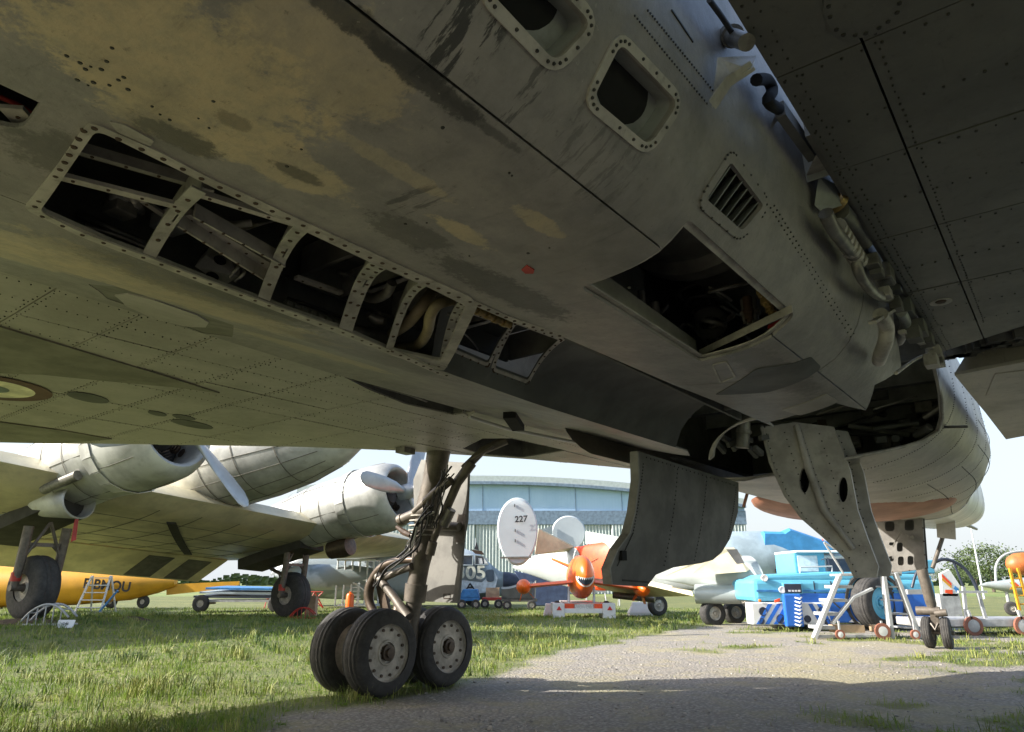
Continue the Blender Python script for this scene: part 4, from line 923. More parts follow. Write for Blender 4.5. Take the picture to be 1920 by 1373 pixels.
def boltring(parent, c, axis, R, n, r, h, mt='legdark'):
    ax = Vector(axis).normalized(); u = ax.orthogonal().normalized(); v = ax.cross(u); m = MB()
    for k in range(n):
        p = Vector(c)+u*R*math.cos(2*math.pi*k/n)+v*R*math.sin(2*math.pi*k/n); m.cyl(p, p+ax*h, r, seg=8)
    return m.build('wheel_bolt', M[mt], parent, kind='stuff')
# main gear: four-wheel bogie under the left wing
def axpos(x, y): p = toL(G(x, y)); return p
WR = .415
w1c = axpos(692, 1306); w2c = axpos(842, 1291)
bx, ay1, ay2 = (w1c.x+w2c.x)/2, w1c.y, w2c.y
PIV = Vector((bx-.25, (ay1+ay2)/2, WR+.02))
# upper leg, measured in the lateral plane through the bogie
AP = (ay1+ay2)/2
def gl(x, y, o=0): return Pa(x, y, AP+o)
m = MB()
m.tube([gl(768, 1215), gl(770, 1170), gl(778, 1120)], [.085, .085, .085], 16)
m.cyl(gl(777, 1128), gl(781, 1095), .115, .12, 16); m.cyl(gl(781, 1096), gl(790, 1046), .10, .105, 16)
m.tube([gl(788, 1060), gl(798, 1010), gl(800, 960), gl(812, 905), gl(822, 850), gl(824, 836)], [.10, .125, .135, .12, .13, .16], 14)
LEGM = Lm(m, 'main_gear_leg', 'leg', smooth=50)
def gtube(name, L, r, mt='leg', o=0, seg=10, parent=LEGM):
    m = MB(); m.tube(catv([gl(x, y, o) for x, y in L]), r, seg); return m.build(name, M[mt], parent, smooth=60)
m = MB(); m.cyl(gl(752, 975, -.1), gl(800, 955, -.1), .055, .06, 14); m.cyl(gl(750, 976, -.1), gl(756, 973, -.1), .065, seg=14); m.build('side_stub', M['leg'], LEGM, smooth=40)
MB().cyl(gl(749.5, 976, -.1), gl(751, 975, -.1), .05, seg=14).build('stub_bore', M['black'], LEGM)
m = MB(); m.tube([gl(776, 960, -.14), gl(815, 925, -.14), gl(846, 900, -.14)], [.035, .05, .045], 10); m.build('leg_strut', M['leg'], LEGM, smooth=60)
m = MB(); m.tube([gl(806, 1028, -.05), gl(830, 970, -.05), gl(858, 905, -.05), gl(885, 868, 0)], [.035, .045, .05, .055], 12); m.tube([gl(870, 880, 0), gl(905, 845, .1), gl(950, 825, .2)], [.05, .045, .05], 12); m.tube([gl(850, 905, 0), gl(880, 865, 0), gl(925, 835, .1)], [.02, .025, .02], 8); m.build('brace_strut', M['leg'], LEGM, smooth=60)
m = MB(); m.tube([gl(832, 985, -.08), gl(846, 955, -.08)], [.055, .055], 12); m.build('jack_body', M['pipe'], LEGM, smooth=50)
# torque links and the bowed brace
m = MB(); m.tube(catv([gl(778, 1050, -.05), gl(745, 1052, -.05), gl(714, 1066, -.05), gl(695, 1095, -.05), gl(692, 1125, -.05), gl(706, 1155, -.05), gl(738, 1180, -.05)]), [.04]*5+[.045]*5+[.05]*5+[.055]*5+[.05]*5+[.045]*6, 10); m.build('bowed_brace', M['legdark'], LEGM, smooth=60)
m = MB(); m.tube([gl(772, 1062, -.12), gl(745, 1073, -.12), gl(714, 1086, -.12)], [.04, .035, .045], 10); m.tube([gl(708, 1080, -.12), gl(740, 1122, -.14), gl(766, 1158, -.14)], [.05, .045, .06], 10); m.build('torque_link', M['leg'], LEGM, smooth=60)
m = MB(); m.beam(gl(712, 1090, .05), gl(728, 1160, .05), .05, .12); m.beam(gl(728, 1160, .05), gl(760, 1185, .05), .06, .12); m.build('torque_link', M['legdark'], LEGM, bevel=.01)
rr = random.Random(9)
for k in range(11):
    L = [(805+rr.uniform(-14, 10), 950+rr.uniform(-20, 20)), (792+rr.uniform(-12, 10), 985+rr.uniform(-10, 10)), (778+rr.uniform(-14, 12), 1020+rr.uniform(-8, 8)), (758+rr.uniform(-14, 14), 1042+rr.uniform(-6, 6)), (725+rr.uniform(-10, 10), 1062+rr.uniform(-8, 8)), (704+rr.uniform(-5, 5), 1100)]
    gtube('hydraulic_hose', L[:rr.choice([4, 5, 6])], rr.choice([.007, .009, .012]), rr.choice(['hose', 'hose', 'pipe', 'silver']), -.17-.02*(k % 3), 6)
for k in range(8):
    L = [(838+rr.uniform(-10, 14), 880+rr.uniform(-10, 10)), (825+rr.uniform(-10, 10), 920), (818+rr.uniform(-12, 12), 955), (808+rr.uniform(-12, 12), 990)]
    gtube('hydraulic_hose', L, rr.choice([.007, .01]), rr.choice(['hose', 'pipe', 'hose']), -.18, 6)
for k in range(5): m = MB(); y = 968+k*9; m.lathe(gl(798-k, y), (gl(800, 960)-gl(798, 1000)), [(.155, -.008), (.172, -.006), (.172, .006), (.155, .008)], 20); m.build('hose_clamp', M['frame'], LEGM, smooth=40)
m = MB(); m.tube([gl(744, 988, -.15), gl(757, 998, -.15), gl(770, 1004, -.15)], [.02, .035, .03], 8); m.build('valve_block', M['bolt'], LEGM, smooth=40)
m = MB(); m.cyl(gl(806, 1040, -.14), gl(812, 1016, -.14), .05, seg=12); m.cyl(gl(804, 1046, -.2), gl(804, 1046, -.05), .03, seg=10); m.build('link_boss', M['leg'], LEGM, smooth=40)
# bogie beam and wheels
m = MB(); m.beam((PIV.x, ay1-.05, WR), (PIV.x, ay2+.05, WR), .15, .14); m.cyl((PIV.x, ay1, WR), (bx, ay1, WR), .05); m.cyl((PIV.x, ay2, WR), (bx, ay2, WR), .05); m.cyl((PIV.x-.25, ay1, WR), (PIV.x, ay1, WR), .05); m.cyl((PIV.x-.25, ay2, WR), (PIV.x, ay2, WR), .05)
m.tube([(PIV.x+.04, AP-.05, WR+.05), (PIV.x+.06, AP-.1, WR+.25), (PIV.x+.03, AP, WR+.4)], [.06, .05, .07], 10); m.cyl((PIV.x-.02, AP-.12, WR+.02), (PIV.x+.16, AP-.12, WR+.02), .055); BOG = Lm(m, 'bogie_beam', 'legdark', smooth=40)
for k, (x, a) in enumerate(((bx, ay1), (bx-.5, ay1), (bx, ay2), (bx-.5, ay2))):
    WM = MB().cyl((x-.08, a, WR), (x+.08, a, WR), .06).build('main_wheel', M['legdark'], AC)
    wheel(WM, (x, a, WR), (1, 0, 0), WR, .27, .272)
    if k % 2 == 0:
        boltring(WM, (x+.135*.66, a, WR), (1, 0, 0), .215, 12, .015, .014); boltring(WM, (x+.135*.6, a, WR), (1, 0, 0), .065, 8, .012, .03)
        MB().lathe((x+.10, a, WR), (1, 0, 0), [(.075, 0), (.075, .03), (.045, .035), (.045, .06), (0, .062)], 20).build('axle_nut', M['legdark'], WM, smooth=30)
# outer gear door beside the leg
GD = [(790, 862), (878, 868), (874, 975), (868, 1010), (858, 1131), (796, 1128), (793, 1075), (778, 1035), (775, 900)]
gdp = [(Pa(x, y, AP+.35).x, Pa(x, y, AP+.35).z) for x, y in GD]
GDO = panel('main_gear_outer_door', gdp, lambda u, v, h: Vector((u, AP+.35+h, v)), M['gdoor'], AC, st=.12, th=.04)
m = MB(); m.beam(Pa(866, 965, AP+.33), Pa(862, 1018, AP+.33), .012, .13); m.cyl(Pa(800, 985, AP+.28), Pa(862, 988, AP+.28), .05, seg=12); m.build('door_hinge', M['leg'], GDO, smooth=40)
MB().dots([Pa(x, y, AP+.33) for x in (859, 870) for y in range(965, 1022, 10)], (0, -1, 0), .009).build('bolt', M['bolt'], GDO, kind='stuff')
m = MB(); q = [Pa(x, y, AP+.349) for x, y in ((832, 1114), (844, 1114), (844, 1122), (832, 1122))]; m.tube(q, .006, 6, closed=True); m.build('stencil_frame', M['bolt'], GDO)
# right main gear (the same bogie mirrored, out of frame to the right)
rm_ = copy_tree(BOG, AC); rm_.location = (-2*PIV.x, 0, 0)
for o in [k for k in bpy.data.objects if k.parent == AC and k.name.startswith('main_wheel')]: c = copy_tree(o, AC); c.location = (-2*PIV.x, 0, 0)
m = MB(); m.tube([(-PIV.x, AP, WR), (-PIV.x-.1, AP, 1.4), (-PIV.x-.2, AP, 2.5)], [.09, .14, .18], 14); Lm(m, 'main_gear_leg', 'leg', smooth=50)
# nose gear: twin small wheels
n1, n2 = axpos(1743, 1217), axpos(1783, 1216); na = (n1.y+n2.y)/2; NR = .255; nb_ = (n1.x+n2.x)/2
m = MB(); m.tube([(nb_, na, NR+.1), (nb_-.01, na-.02, .62), (nb_-.02, na-.05, .72), (nb_-.06, na-.1, 1.2), (nb_-.1, na-.15, 2.2)], [.05, .06, .085, .09, .095], 14); m.cyl((nb_-.25, na, NR), (nb_+.25, na, NR), .035)
m.cyl((nb_-.26, na-.05, .60), (nb_+.1, na-.05, .60), .07, seg=12); m.cyl((nb_+.02, na-.1, .56), (nb_+.2, na-.1, .58), .06, seg=12)
m.beam((nb_, na, .3), (nb_, na-.05, .62), .12, .1); m.tube([(nb_-.05, na-.15, NR+.15), (nb_, na-.2, NR+.05), (nb_+.05, na-.15, NR+.15)], .025, 8); NLEG = Lm(m, 'nose_gear_leg', 'leg', smooth=40)
m = MB(); m.tube([(nb_+.1, na-.1, 1.3), (nb_+.5, na+.3, 2.3)], .035, 8); m.build('drag_strut', M['leg'], NLEG, smooth=60)
for k, x in enumerate((n1.x, n2.x)):
    WM = MB().cyl((x-.05, na, NR), (x+.05, na, NR), .04).build('nose_wheel', M['legdark'], AC)
    wheel(WM, (x, na, NR), (1, .06*(1 if k else -1), 0), NR, .15, .13)
# tail end closing the airframe behind the camera: jet pipes and fin
m = MB(); m.loft([[Vector((x*f, a, 3.0+(z-3.0)*f)) for x, z in ((-1.45, 2.5), (-.8, 2.15), (0, 2.05), (.8, 2.05), (1.42, 2.5), (1.3, 3.3), (.6, 4.0), (-.6, 4.0), (-1.3, 3.3))] for a, f in ((A0-.01, 1), (-5.5, .95), (-7.5, .85))]); Lm(m, 'tail_section', 'fwd', smooth=30)
m = MB(); m.loft([[(-.1, -1.5, 4), (.1, -1.5, 4), (.1, -7.4, 4), (-.1, -7.4, 4)], [(-.03, -5.5, 6.4), (.03, -5.5, 6.4), (.03, -7.6, 6.4), (-.03, -7.6, 6.4)]]); Lm(m, 'tail_fin', 'fwd')
# ================================================================== GROUND
def gz(x, y):
    return .30*math.exp(-((x+10.5)/6)**2-((y-16)/4.5)**2)+.10*math.exp(-((x-1.5)/2.5)**2-((y-20)/2.2)**2)
def npn(x, y):                                 # cheap smooth noise
    return (np.sin(x*1.7+1.3*np.sin(y*.9))+np.sin(y*2.1+1.7*np.sin(x*1.1+2))+.6*np.sin(x*4.3+y*3.1)+.6*np.sin(x*3.7-y*4.9+1)+.4*np.sin(9*x+2*y)+.4*np.sin(8.3*y-3*x))/4
EDGE = [G(x, y) for x, y in ((440, 1420), (600, 1330), (880, 1288), (960, 1250), (1100, 1214), (1230, 1188), (1400, 1166))]
ex = np.array([p.x for p in EDGE]+[18, 40]); ey = np.array([p.y for p in EDGE]+[24, 27])
ex = np.concatenate([[-2.2], ex]); ey = np.concatenate([[-5], ey])
def gravel_mask(X, Y):
    """1 on the gravel track and yard, 0 on grass"""
    i_ = np.argsort(ey); le = np.interp(Y, ey[i_], ex[i_])      # left edge x as a function of y
    dd = X-le+.45*npn(X*1.1, Y*1.1)
    m_ = np.clip(dd/.9+.5, 0, 1)
    patch = np.clip((npn(X*.75+3, Y*.95)+.25*npn(X*3, Y*3)-.02+.06*(X-4))/.5, 0, 1)*np.clip((X-1.0-.04*Y)/2, 0, 1)
    return m_*(1-.75*patch)
nx, ny = 300, 300
xs = np.linspace(-1, 1, nx); xs = np.sign(xs)*np.abs(xs)**1.5*32+2; ys = -8+np.linspace(0, 1, ny)**1.5*60
X, Y = np.meshgrid(xs, ys)
Z = np.vectorize(gz)(X, Y)+.012*npn(X*2.2, Y*2.2)*np.exp(-((Y-8)/30)**2)
V = [(float(a), float(b), float(c)) for a, b, c in zip(X.ravel(), Y.ravel(), Z.ravel())]
F = [(j*nx+i, j*nx+i+1, (j+1)*nx+i+1, (j+1)*nx+i) for j in range(ny-1) for i in range(nx-1)]
t = NT('ground_cover')
att = t.N.new('ShaderNodeAttribute'); att.attribute_name = 'gravel'; gm = att.outputs['Fac']
big = t.noise(.35, 5, .6); med = t.noise(2.2, 6, .65); fine = t.noise(40, 5, .7); peb = t.N.new('ShaderNodeTexVoronoi'); peb.inputs['Scale'].default_value = 26; t.link(t.tc, peb.inputs['Vector'])
grass = t.mix(t.ramp(med, .3, .7), (.095, .118, .036), (.155, .165, .055)); grass = t.mix(t.math('MULTIPLY', t.ramp(big, .45, .7), .5), grass, (.22, .21, .07)); grass = t.mix(t.math('MULTIPLY', t.ramp(fine, .5, .8), .6), grass, (.05, .085, .015))
grav = t.mix(t.ramp(peb.outputs['Distance'], .1, .6), (.36, .335, .29), (.21, .19, .165)); grav = t.mix(t.math('MULTIPLY', t.ramp(med, .45, .7), .6), grav, (.31, .27, .15)); grav = t.mix(t.math('MULTIPLY', t.ramp(big, .48, .62), .45), grav, (.36, .32, .16)); grav = t.mix(t.math('MULTIPLY', t.ramp(fine, .55, .8), .5), grav, (.40, .38, .35))
t.bump(t.math('ADD', peb.outputs['Distance'], fine), .6, .03)
gm2 = t.ramp(t.math('ADD', gm, t.math('MULTIPLY', t.math('SUBTRACT', fine, .5), .6)), .3, .7)
M['ground'] = t.fin(t.mix(gm2, grass, grav), .9)
g_ = bpy.data.meshes.new('ground'); g_.from_pydata(V, [], F); g_.shade_smooth(); g_.materials.append(M['ground'])
ca = g_.attributes.new('gravel', 'FLOAT', 'POINT'); ca.data.foreach_set('value', gravel_mask(X, Y).ravel().astype(np.float32))
go = bpy.data.objects.new('ground', g_); COL.objects.link(go); go['kind'] = 'structure'
t = NT('far_grass'); md = t.noise(.12, 6, .65); M['farground'] = t.fin(t.mix(t.ramp(md, .35, .65), (.11, .17, .03), (.20, .21, .07)), .95)
m = MB(); m.box((-900, -900, -.6), (900, 1800, -.03)); m.build('field', M['farground'], kind='structure')

def blades(name, P, hmin, hmax, wd, mt, n=3):
    k = len(P); base = np.array(P); ang = rng.uniform(0, 2*np.pi, k); lean = rng.uniform(0, .9, k); h = rng.uniform(hmin, hmax, k)*(.55+.9*np.clip(npn(base[:, 0]*1.6, base[:, 1]*1.6)+.35, 0, 1.2)); az = rng.uniform(0, 2*np.pi, k)
    dx, dy = np.cos(ang)*wd, np.sin(ang)*wd; sc = (base[:, 1]/8).clip(.8, 2.5); dx *= sc; dy *= sc
    tip = base+np.stack([np.cos(az)*lean*h, np.sin(az)*lean*h, h], 1)
    mid = base+np.stack([np.cos(az)*lean*h*.3, np.sin(az)*lean*h*.3, h*.6], 1)
    off = np.stack([dx, dy, 0*dx], 1)
    v = np.stack([base-off, base+off, mid+off*.7, mid-off*.7, tip], 1).reshape(-1, 3)
    i = np.arange(k)[:, None]*5
    me = bpy.data.meshes.new(name); q = np.concatenate([i+[0, 1, 2, 3]], 1); tr = np.concatenate([i+[3, 2, 4]], 1)
    me.from_pydata(v.tolist(), [], q.tolist()+tr.tolist()); me.materials.append(mt)
    o = bpy.data.objects.new(name, me); COL.objects.link(o); o['kind'] = 'stuff'; return o
def scatter(n, x0, x1, y0, y1, keep):
    Yv = y0+(y1-y0)*rng.random(n)**1.6; half = .80*Yv+1; Xv = rng.uniform(-1, 1, n)*half
    Xv = np.clip(Xv, x0, x1); mk = gravel_mask(Xv, Yv); ok = keep(mk, Xv, Yv)
    return [(x, y, gz(x, y)-.004) for x, y in zip(Xv[ok], Yv[ok])]
t = NT('grass_blade'); oi = t.noise(3.0, 3, .6); c = t.mix(t.ramp(oi, .35, .65), (.065, .13, .02), (.23, .275, .05)); c = t.mix(t.ramp(t.noise(.9, 5, .65), .45, .62), c, (.27, .28, .08)); M['blade'] = t.fin(c, .6)
t.b.inputs['Subsurface Weight'].default_value = 0
tr_ = t.N.new('ShaderNodeBsdfTranslucent'); tr_.inputs[0].default_value = (.16, .26, .03, 1); ms = t.N.new('ShaderNodeMixShader'); ms.inputs[0].default_value = .35
t.link(t.b.outputs[0], ms.inputs[1]); t.link(tr_.outputs[0], ms.inputs[2]); t.link(ms.outputs[0], t.N['Material Output'].inputs[0])
pts = scatter(150000, -40, 12, 5.5, 30, lambda mk, x, y: (rng.random(len(x)) > mk*1.6) & (npn(x*1.3, y*1.3)+rng.random(len(x))*1.2 > .05))
blades('grass', pts, .03, .10, .004, M['blade'])
# taller uneven tufts and weeds in clumps
cl_p = scatter(2600, -40, 12, 5.5, 22, lambda mk, x, y: (mk < .35) & (npn(x*.9+5, y*.9) > -.15))
tp_ = [(x+rng.normal(0, .045), y+rng.normal(0, .045), z) for x, y, z in cl_p for k in range(13)]
t = NT('tuft_blade'); M['tuft'] = t.fin(t.mix(t.ramp(t.noise(1.1, 4, .65), .38, .6), (.05, .105, .016), (.27, .28, .07)), .6)
blades('grass_tufts', tp_, .07, .19, .0045, M['tuft'])
cl_p = scatter(1500, -40, 12, 5.5, 16, lambda mk, x, y: (mk < .5))
wv_ = []; wf_ = []
for x, y, z in cl_p:                           # broad weed leaves lying low
    for k in range(5):
        a = rng.uniform(0, 6.28); L = rng.uniform(.03, .07); n_ = len(wv_); ca_, sa_ = math.cos(a), math.sin(a)
        wv_ += [(x, y, z+.01), (x+ca_*L*.5-sa_*L*.22, y+sa_*L*.5+ca_*L*.22, z+.03), (x+ca_*L, y+sa_*L, z+.022), (x+ca_*L*.5+sa_*L*.22, y+sa_*L*.5-ca_*L*.22, z+.03)]; wf_.append((n_, n_+1, n_+2, n_+3))
mw_ = MB(); mw_.add(wv_, wf_); mw_.build('low_weeds', M['blade'], kind='stuff')
pts = scatter(26000, -3, 22, 5, 26, lambda mk, x, y: (mk > .15) & (mk < .8) & (rng.random(len(x)) > mk))
t = NT('dry_grass_blade'); M['dryblade'] = t.fin(t.mix(t.ramp(t.noise(2, 3, .6), .4, .6), (.20, .21, .06), (.12, .16, .03)), .7)
blades('dry_grass', pts, .015, .05, .003, M['dryblade'])
# loose stones
pts = scatter(14000, -4, 16, 5.2, 20, lambda mk, x, y: mk > .45)
cube = np.array([(-1,-.8,-.5),(1,-1,-.4),(.9,1,-.5),(-.8,.9,-.5),(-.6,-.5,.6),(.7,-.6,.5),(.5,.6,.7),(-.6,.6,.5)]); cf = np.array([(0,3,2,1),(4,5,6,7),(0,1,5,4),(1,2,6,5),(2,3,7,6),(3,0,4,7)])
P = np.array(pts); k = len(P); s_ = (rng.random(k)**3*.016+.005)[:, None, None]; an = rng.uniform(0, 6.28, k); cs, sn = np.cos(an), np.sin(an)
cv = cube[None]*s_*rng.uniform(.6, 1.3, (k, 1, 3)); v = np.stack([cv[..., 0]*cs[:, None]-cv[..., 1]*sn[:, None], cv[..., 0]*sn[:, None]+cv[..., 1]*cs[:, None], cv[..., 2]], -1)+P[:, None, :]
me = bpy.data.meshes.new('gravel_stones'); me.from_pydata(v.reshape(-1, 3).tolist(), [], (cf[None]+np.arange(k)[:, None, None]*8).reshape(-1, 4).tolist()); M['stone'] = mat('pale_stone', (.33, .31, .28), .85, var=.5, scale=5, dirt=.3, bump=0); me.materials.append(M['stone'])
o = bpy.data.objects.new('gravel_stones', me); COL.objects.link(o); o['kind'] = 'stuff'
# molehills
M['soil'] = mat('bare_soil', (.11, .075, .05), .95, dirt=.3, scale=8, bump=.6)
for k, (x, y, r, lab) in enumerate(((40, 1196, .9, 'low heap of bare brown soil in the grass at the far left'), (243, 1187, .42, 'small molehill of brown soil on the shaded grass right of the left tyre'))):
    c = G(x, y); m = MB(); rings = []
    for i in range(6):
        f = i/5; rings.append([(r*(1-f)*(1+.15*math.sin(3*t+i))*math.cos(t), r*.6*(1-f)*(1+.12*math.sin(5*t))*math.sin(t), gz(c.x, c.y)-.03+.11*(1-(1-f)**2)+.01*math.sin(7*t+2*i)) for t in np.linspace(0, 6.283, 21)[:-1]])
    m.loft(rings); o = m.build('soil_heap', M['soil'], smooth=60); o.location = (c.x, c.y, 0); tag(o, lab, 'soil heap', 'heaps of bare soil')

# ================================================================== TWIN-ENGINED AIRLINER (left)
WL = Vector((-10.2, 15.6, 0)); WRt = Vector((-6.7, 22.2, 0)); DO = (WL+WRt)/2
lat = (WL-WRt).normalized(); fwd = Vector((-lat.y, lat.x, 0)); fwd = fwd if fwd.x > 0 else -fwd
DA = thing('vintage_airliner', 'silver twin propeller tail-dragger airliner parked on the left grass', 'aircraft', DO, math.atan2(-fwd.x, fwd.y))
TR = (WL-WRt).length/2                       # half track; local x = airliner's right (towards the viewer), y = forward
PITCH = R_(9)
def dp_(v): v = Vector(v); y, z = v.y, v.z-1.2; return Vector((v.x, y*math.cos(PITCH)-z*math.sin(PITCH), 1.5+.066*(v.x+3.78)+y*math.sin(PITCH)+z*math.cos(PITCH)))
def dbuild(mb, name, mt, par=None, **k):
    mb.v = [dp_(v) for v in mb.v]; return mb.build(name, M[mt], par or DA, **k)
M['dsilver'] = mat('weathered_airliner_metal', (.47, .475, .455), .42, .3, var=.28, dirt=.6, dcol=(.28, .27, .23), scale=1.3, dscale=5)
M['dwing'] = mat('airliner_wing_underside', (.62, .56, .38), .5, .15, var=.2, dirt=.4, dcol=(.22, .21, .15), scale=1.2, dscale=3)
M['seam'] = mat('grimy_skin_seam', (.12, .115, .095), .6, dirt=.3)
M['dblack'] = mat('soot_black', (.03, .028, .025), .7, dirt=.3)
M['prop'] = mat('grey_propeller_metal', (.36, .38, .40), .4, .35, var=.08, dirt=.15, scale=3)
def circ(r, y, cz, cx=0, n=32, k=1.0): return [(cx+r*math.cos(t), y, cz+r*k*math.sin(t)) for t in np.linspace(0, 2*math.pi, n+1)[:-1]]
m = MB(); m.loft([circ(r, y, cz) for r, y, cz in ((.1, 5.9, 3.1), (.45, 5.7, 3.12), (.8, 5.0, 3.2), (1.05, 4.0, 3.28), (1.2, 2.8, 3.35), (1.25, 1, 3.4), (1.25, -3, 3.4), (1.3, -6, 3.5), (.9, -9, 3.7), (.4, -12.5, 3.95), (.1, -14, 4.05))]); dbuild(m, 'fuselage', 'dsilver', smooth=60)
for y, r, cz in ((4.0, 1.05, 3.28), (2.8, 1.20, 3.35), (1.6, 1.235, 3.38), (.2, 1.25, 3.4)):
    m = MB(); m.loft([circ(r+.008, y, cz), circ(r+.008, y+.03, cz)], caps=False); dbuild(m, 'fuselage_joint', 'seam')
d = MB()
for a in range(9):
    t = math.pi+a*math.pi/8
    d.tube([(r_*math.cos(t), y_, z_+r_*math.sin(t)) for r_, y_, z_ in ((.806, 5.0, 3.2), (1.056, 4.0, 3.28), (1.206, 2.8, 3.35), (1.256, 1, 3.4), (1.256, -3, 3.4))], .009, 4)
dbuild(d, 'fuselage_seam', 'seam', kind='stuff')
def foil(x, yl, ch, z, th, n=12):
    o = []
    for k in range(n+1): t = k/n; o.append((x, yl-ch*t, z+th*1.3*(math.sqrt(t)*(1-t)*1.6+.02*(1-t))))
    for k in range(n, 0, -1): t = k/n; o.append((x, yl-ch*t, z-th*.7*(math.sqrt(t)*(1-t)*1.5)))
    return o
m = MB(); m.loft([foil(x, yl, ch, z, th) for x, yl, ch, z, th in ((13.6, -2.0, 1.8, 3.15, .12), (13.2, -1.5, 2.8, 3.1, .25), (10, -.1, 4.2, 2.75, .5), (4.4, 1.7, 5.3, 2.05, .7), (-4.4, 1.7, 5.3, 2.05, .7), (-10, -.1, 4.2, 2.75, .5), (-15.4, -2.1, 2.6, 3.3, .25), (-16, -2.6, 1.6, 3.35, .12))]); WG = dbuild(m, 'wing', 'dwing', smooth=50)
def wun(y, o=.012): t_ = (1.7-y)/5.3; return 2.05-.49*(math.sqrt(t_)*(1-t_)*1.5)-o
d = MB()
for x in (-3.2, -1.8, -.6, .6, 1.8, 3.2): d.tube([(x, y, wun(y)) for y in np.linspace(1.2, -3.3, 12)], .007, 5)
for y in (-2.6, -1.6, -.6, .4): d.box((-4.3, y-.008, wun(y)+.006), (4.3, y+.008, wun(y)+.02))
dbuild(d, 'wing_seam', 'seam', kind='stuff')
m = MB(); m.loft([[(x-.12, y, wun(y, .03)), (x+.12, y-.05, wun(y, .03)), (x+.12, y-.05, wun(y, -.02)), (x-.12, y, wun(y, -.02))] for x, y in [(-2.4+3.4*k/9, -3.0+3.6*k/9) for k in range(10)]]); dbuild(m, 'soot_streak_duct', 'dblack')
m = MB(); m.prism([(-4.2, -3.35, 1.98), (4.2, -3.35, 1.98), (4.2, -4.75, 1.52), (-4.2, -4.75, 1.52)], (0, 0, .05)); FL = dbuild(m, 'landing_flap', 'dwing')
for x in (-3.7, -2.3): m = MB(); m.prism([(x, -3.5, 1.925), (x+.9, -3.5, 1.925), (x+.9, -4.65, 1.545), (x, -4.65, 1.545)], (0, -.01, -.012)); dbuild(m, 'flap_panel', 'doordark', FL)
def nacelle(sx):
    cx = sx*TR; cz = 2.55
    m = MB(); m.loft([circ(r, y, z, cx) for r, y, z in ((.9, 2.95, cz), (.92, 2.2, cz), (.9, 1.9, cz), (.9, 1.2, cz-.02), (.84, .2, cz-.1), (.75, -1.2, cz-.2), (.45, -2.8, cz-.2), (.1, -3.6, cz-.1))], caps=False); NA = dbuild(m, 'engine_nacelle', 'dsilver', smooth=60)
    m = MB(); m.loft([circ(r, y, cz, cx) for r, y in ((.92, 2.5), (.94, 2.52), (.98, 3.1), (.98, 3.5), (.95, 3.9), (.87, 4.15), (.76, 4.24), (.69, 4.2), (.67, 4.0), (.67, 3.4))], caps=False); CO = dbuild(m, 'cowling', 'dsilver', smooth=60)
    for a in range(20):
        t = a*math.pi/10; m = MB(); m.obox((cx+.965*math.cos(t), 2.72, cz+.965*math.sin(t)), (-.145*math.sin(t), 0, .145*math.cos(t)), (.02*math.cos(t), .17, .02*math.sin(t)), (.008*math.cos(t), 0, .008*math.sin(t))); dbuild(m, 'cowl_flap', 'dsilver', NA)
    for y, r in ((1.9, .905), (1.2, .905), (.5, .865)):
        m = MB(); m.loft([circ(r+.006, y, cz-.02, cx), circ(r+.006, y+.03, cz-.02, cx)], caps=False); dbuild(m, 'nacelle_joint', 'seam', NA)
    d = MB()
    for a in range(6):
        t = a*math.pi/3+.3; d.tube([(cx+rq*math.cos(t), yq_, cz+rq*math.sin(t)) for yq_, rq in ((2.9, .962), (3.2, .985), (3.5, .985), (3.9, .955))], .008, 4)
        d.tube([(cx+rq*math.cos(t+.4), yq_, cz+zo+rq*math.sin(t+.4)) for yq_, rq, zo in ((2.5, .915, 0), (1.9, .905, 0), (1.2, .905, -.02), (.2, .845, -.1))], .008, 4)
    dbuild(d, 'cowl_seam', 'seam', NA, kind='stuff')
    m = MB(); m.lathe((cx, 3.3, cz), (0, 1, 0), [(.68, 0), (.68, .05), (.3, .06), (.3, .45), (.2, .6), (0, .62)], 24); EN = dbuild(m, 'radial_engine', 'dblack', smooth=35)
    for a in range(9):
        t = a*2*math.pi/9; u = Vector((math.cos(t), 0, math.sin(t))); m = MB()
        for q in range(6): m.cyl(Vector((cx, 3.62, cz))+u*(.32+.06*q), Vector((cx, 3.62, cz))+u*(.34+.055*q), .12 if q % 2 == 0 else .105, seg=10)
        dbuild(m, 'engine_cylinder', 'legdark', EN)
    hub = Vector((cx, 4.45, cz)); m = MB(); m.lathe(hub-Vector((0, .25, 0)), (0, 1, 0), [(.0, 0), (.2, 0), (.22, .15), (.22, .35), (.17, .45), (.15, .5), (.15, .78), (.13, .86), (0, .9)], 20); PR = dbuild(m, 'propeller', 'prop', smooth=35)
    for a in ((1, 121, 241) if sx < 0 else (100, 220, 340)):
        t = R_(a); u = Vector((math.cos(t), 0, math.sin(t))); s_ = u.cross(Vector((0, 1, 0))); rings = []
        for r, c_, th, tw_ in ((.15, .09, .08, 60), (.35, .1, .08, 55), (.6, .17, .06, 45), (1.0, .21, .045, 34), (1.5, .215, .03, 25), (1.85, .20, .02, 20), (2.02, .13, .015, 18), (2.08, .04, .01, 18)):
            w_ = R_(tw_*.6); cdir = s_*math.cos(w_)+Vector((0, 1, 0))*math.sin(w_); nd = u.cross(cdir)
            rings.append([hub+u*r+cdir*c_*math.cos(q)+nd*th*math.sin(q) for q in np.linspace(0, 2*math.pi, 13)[:-1]])
        m = MB(); m.loft(rings); B = dbuild(m, 'propeller_blade', 'prop', PR, smooth=60)
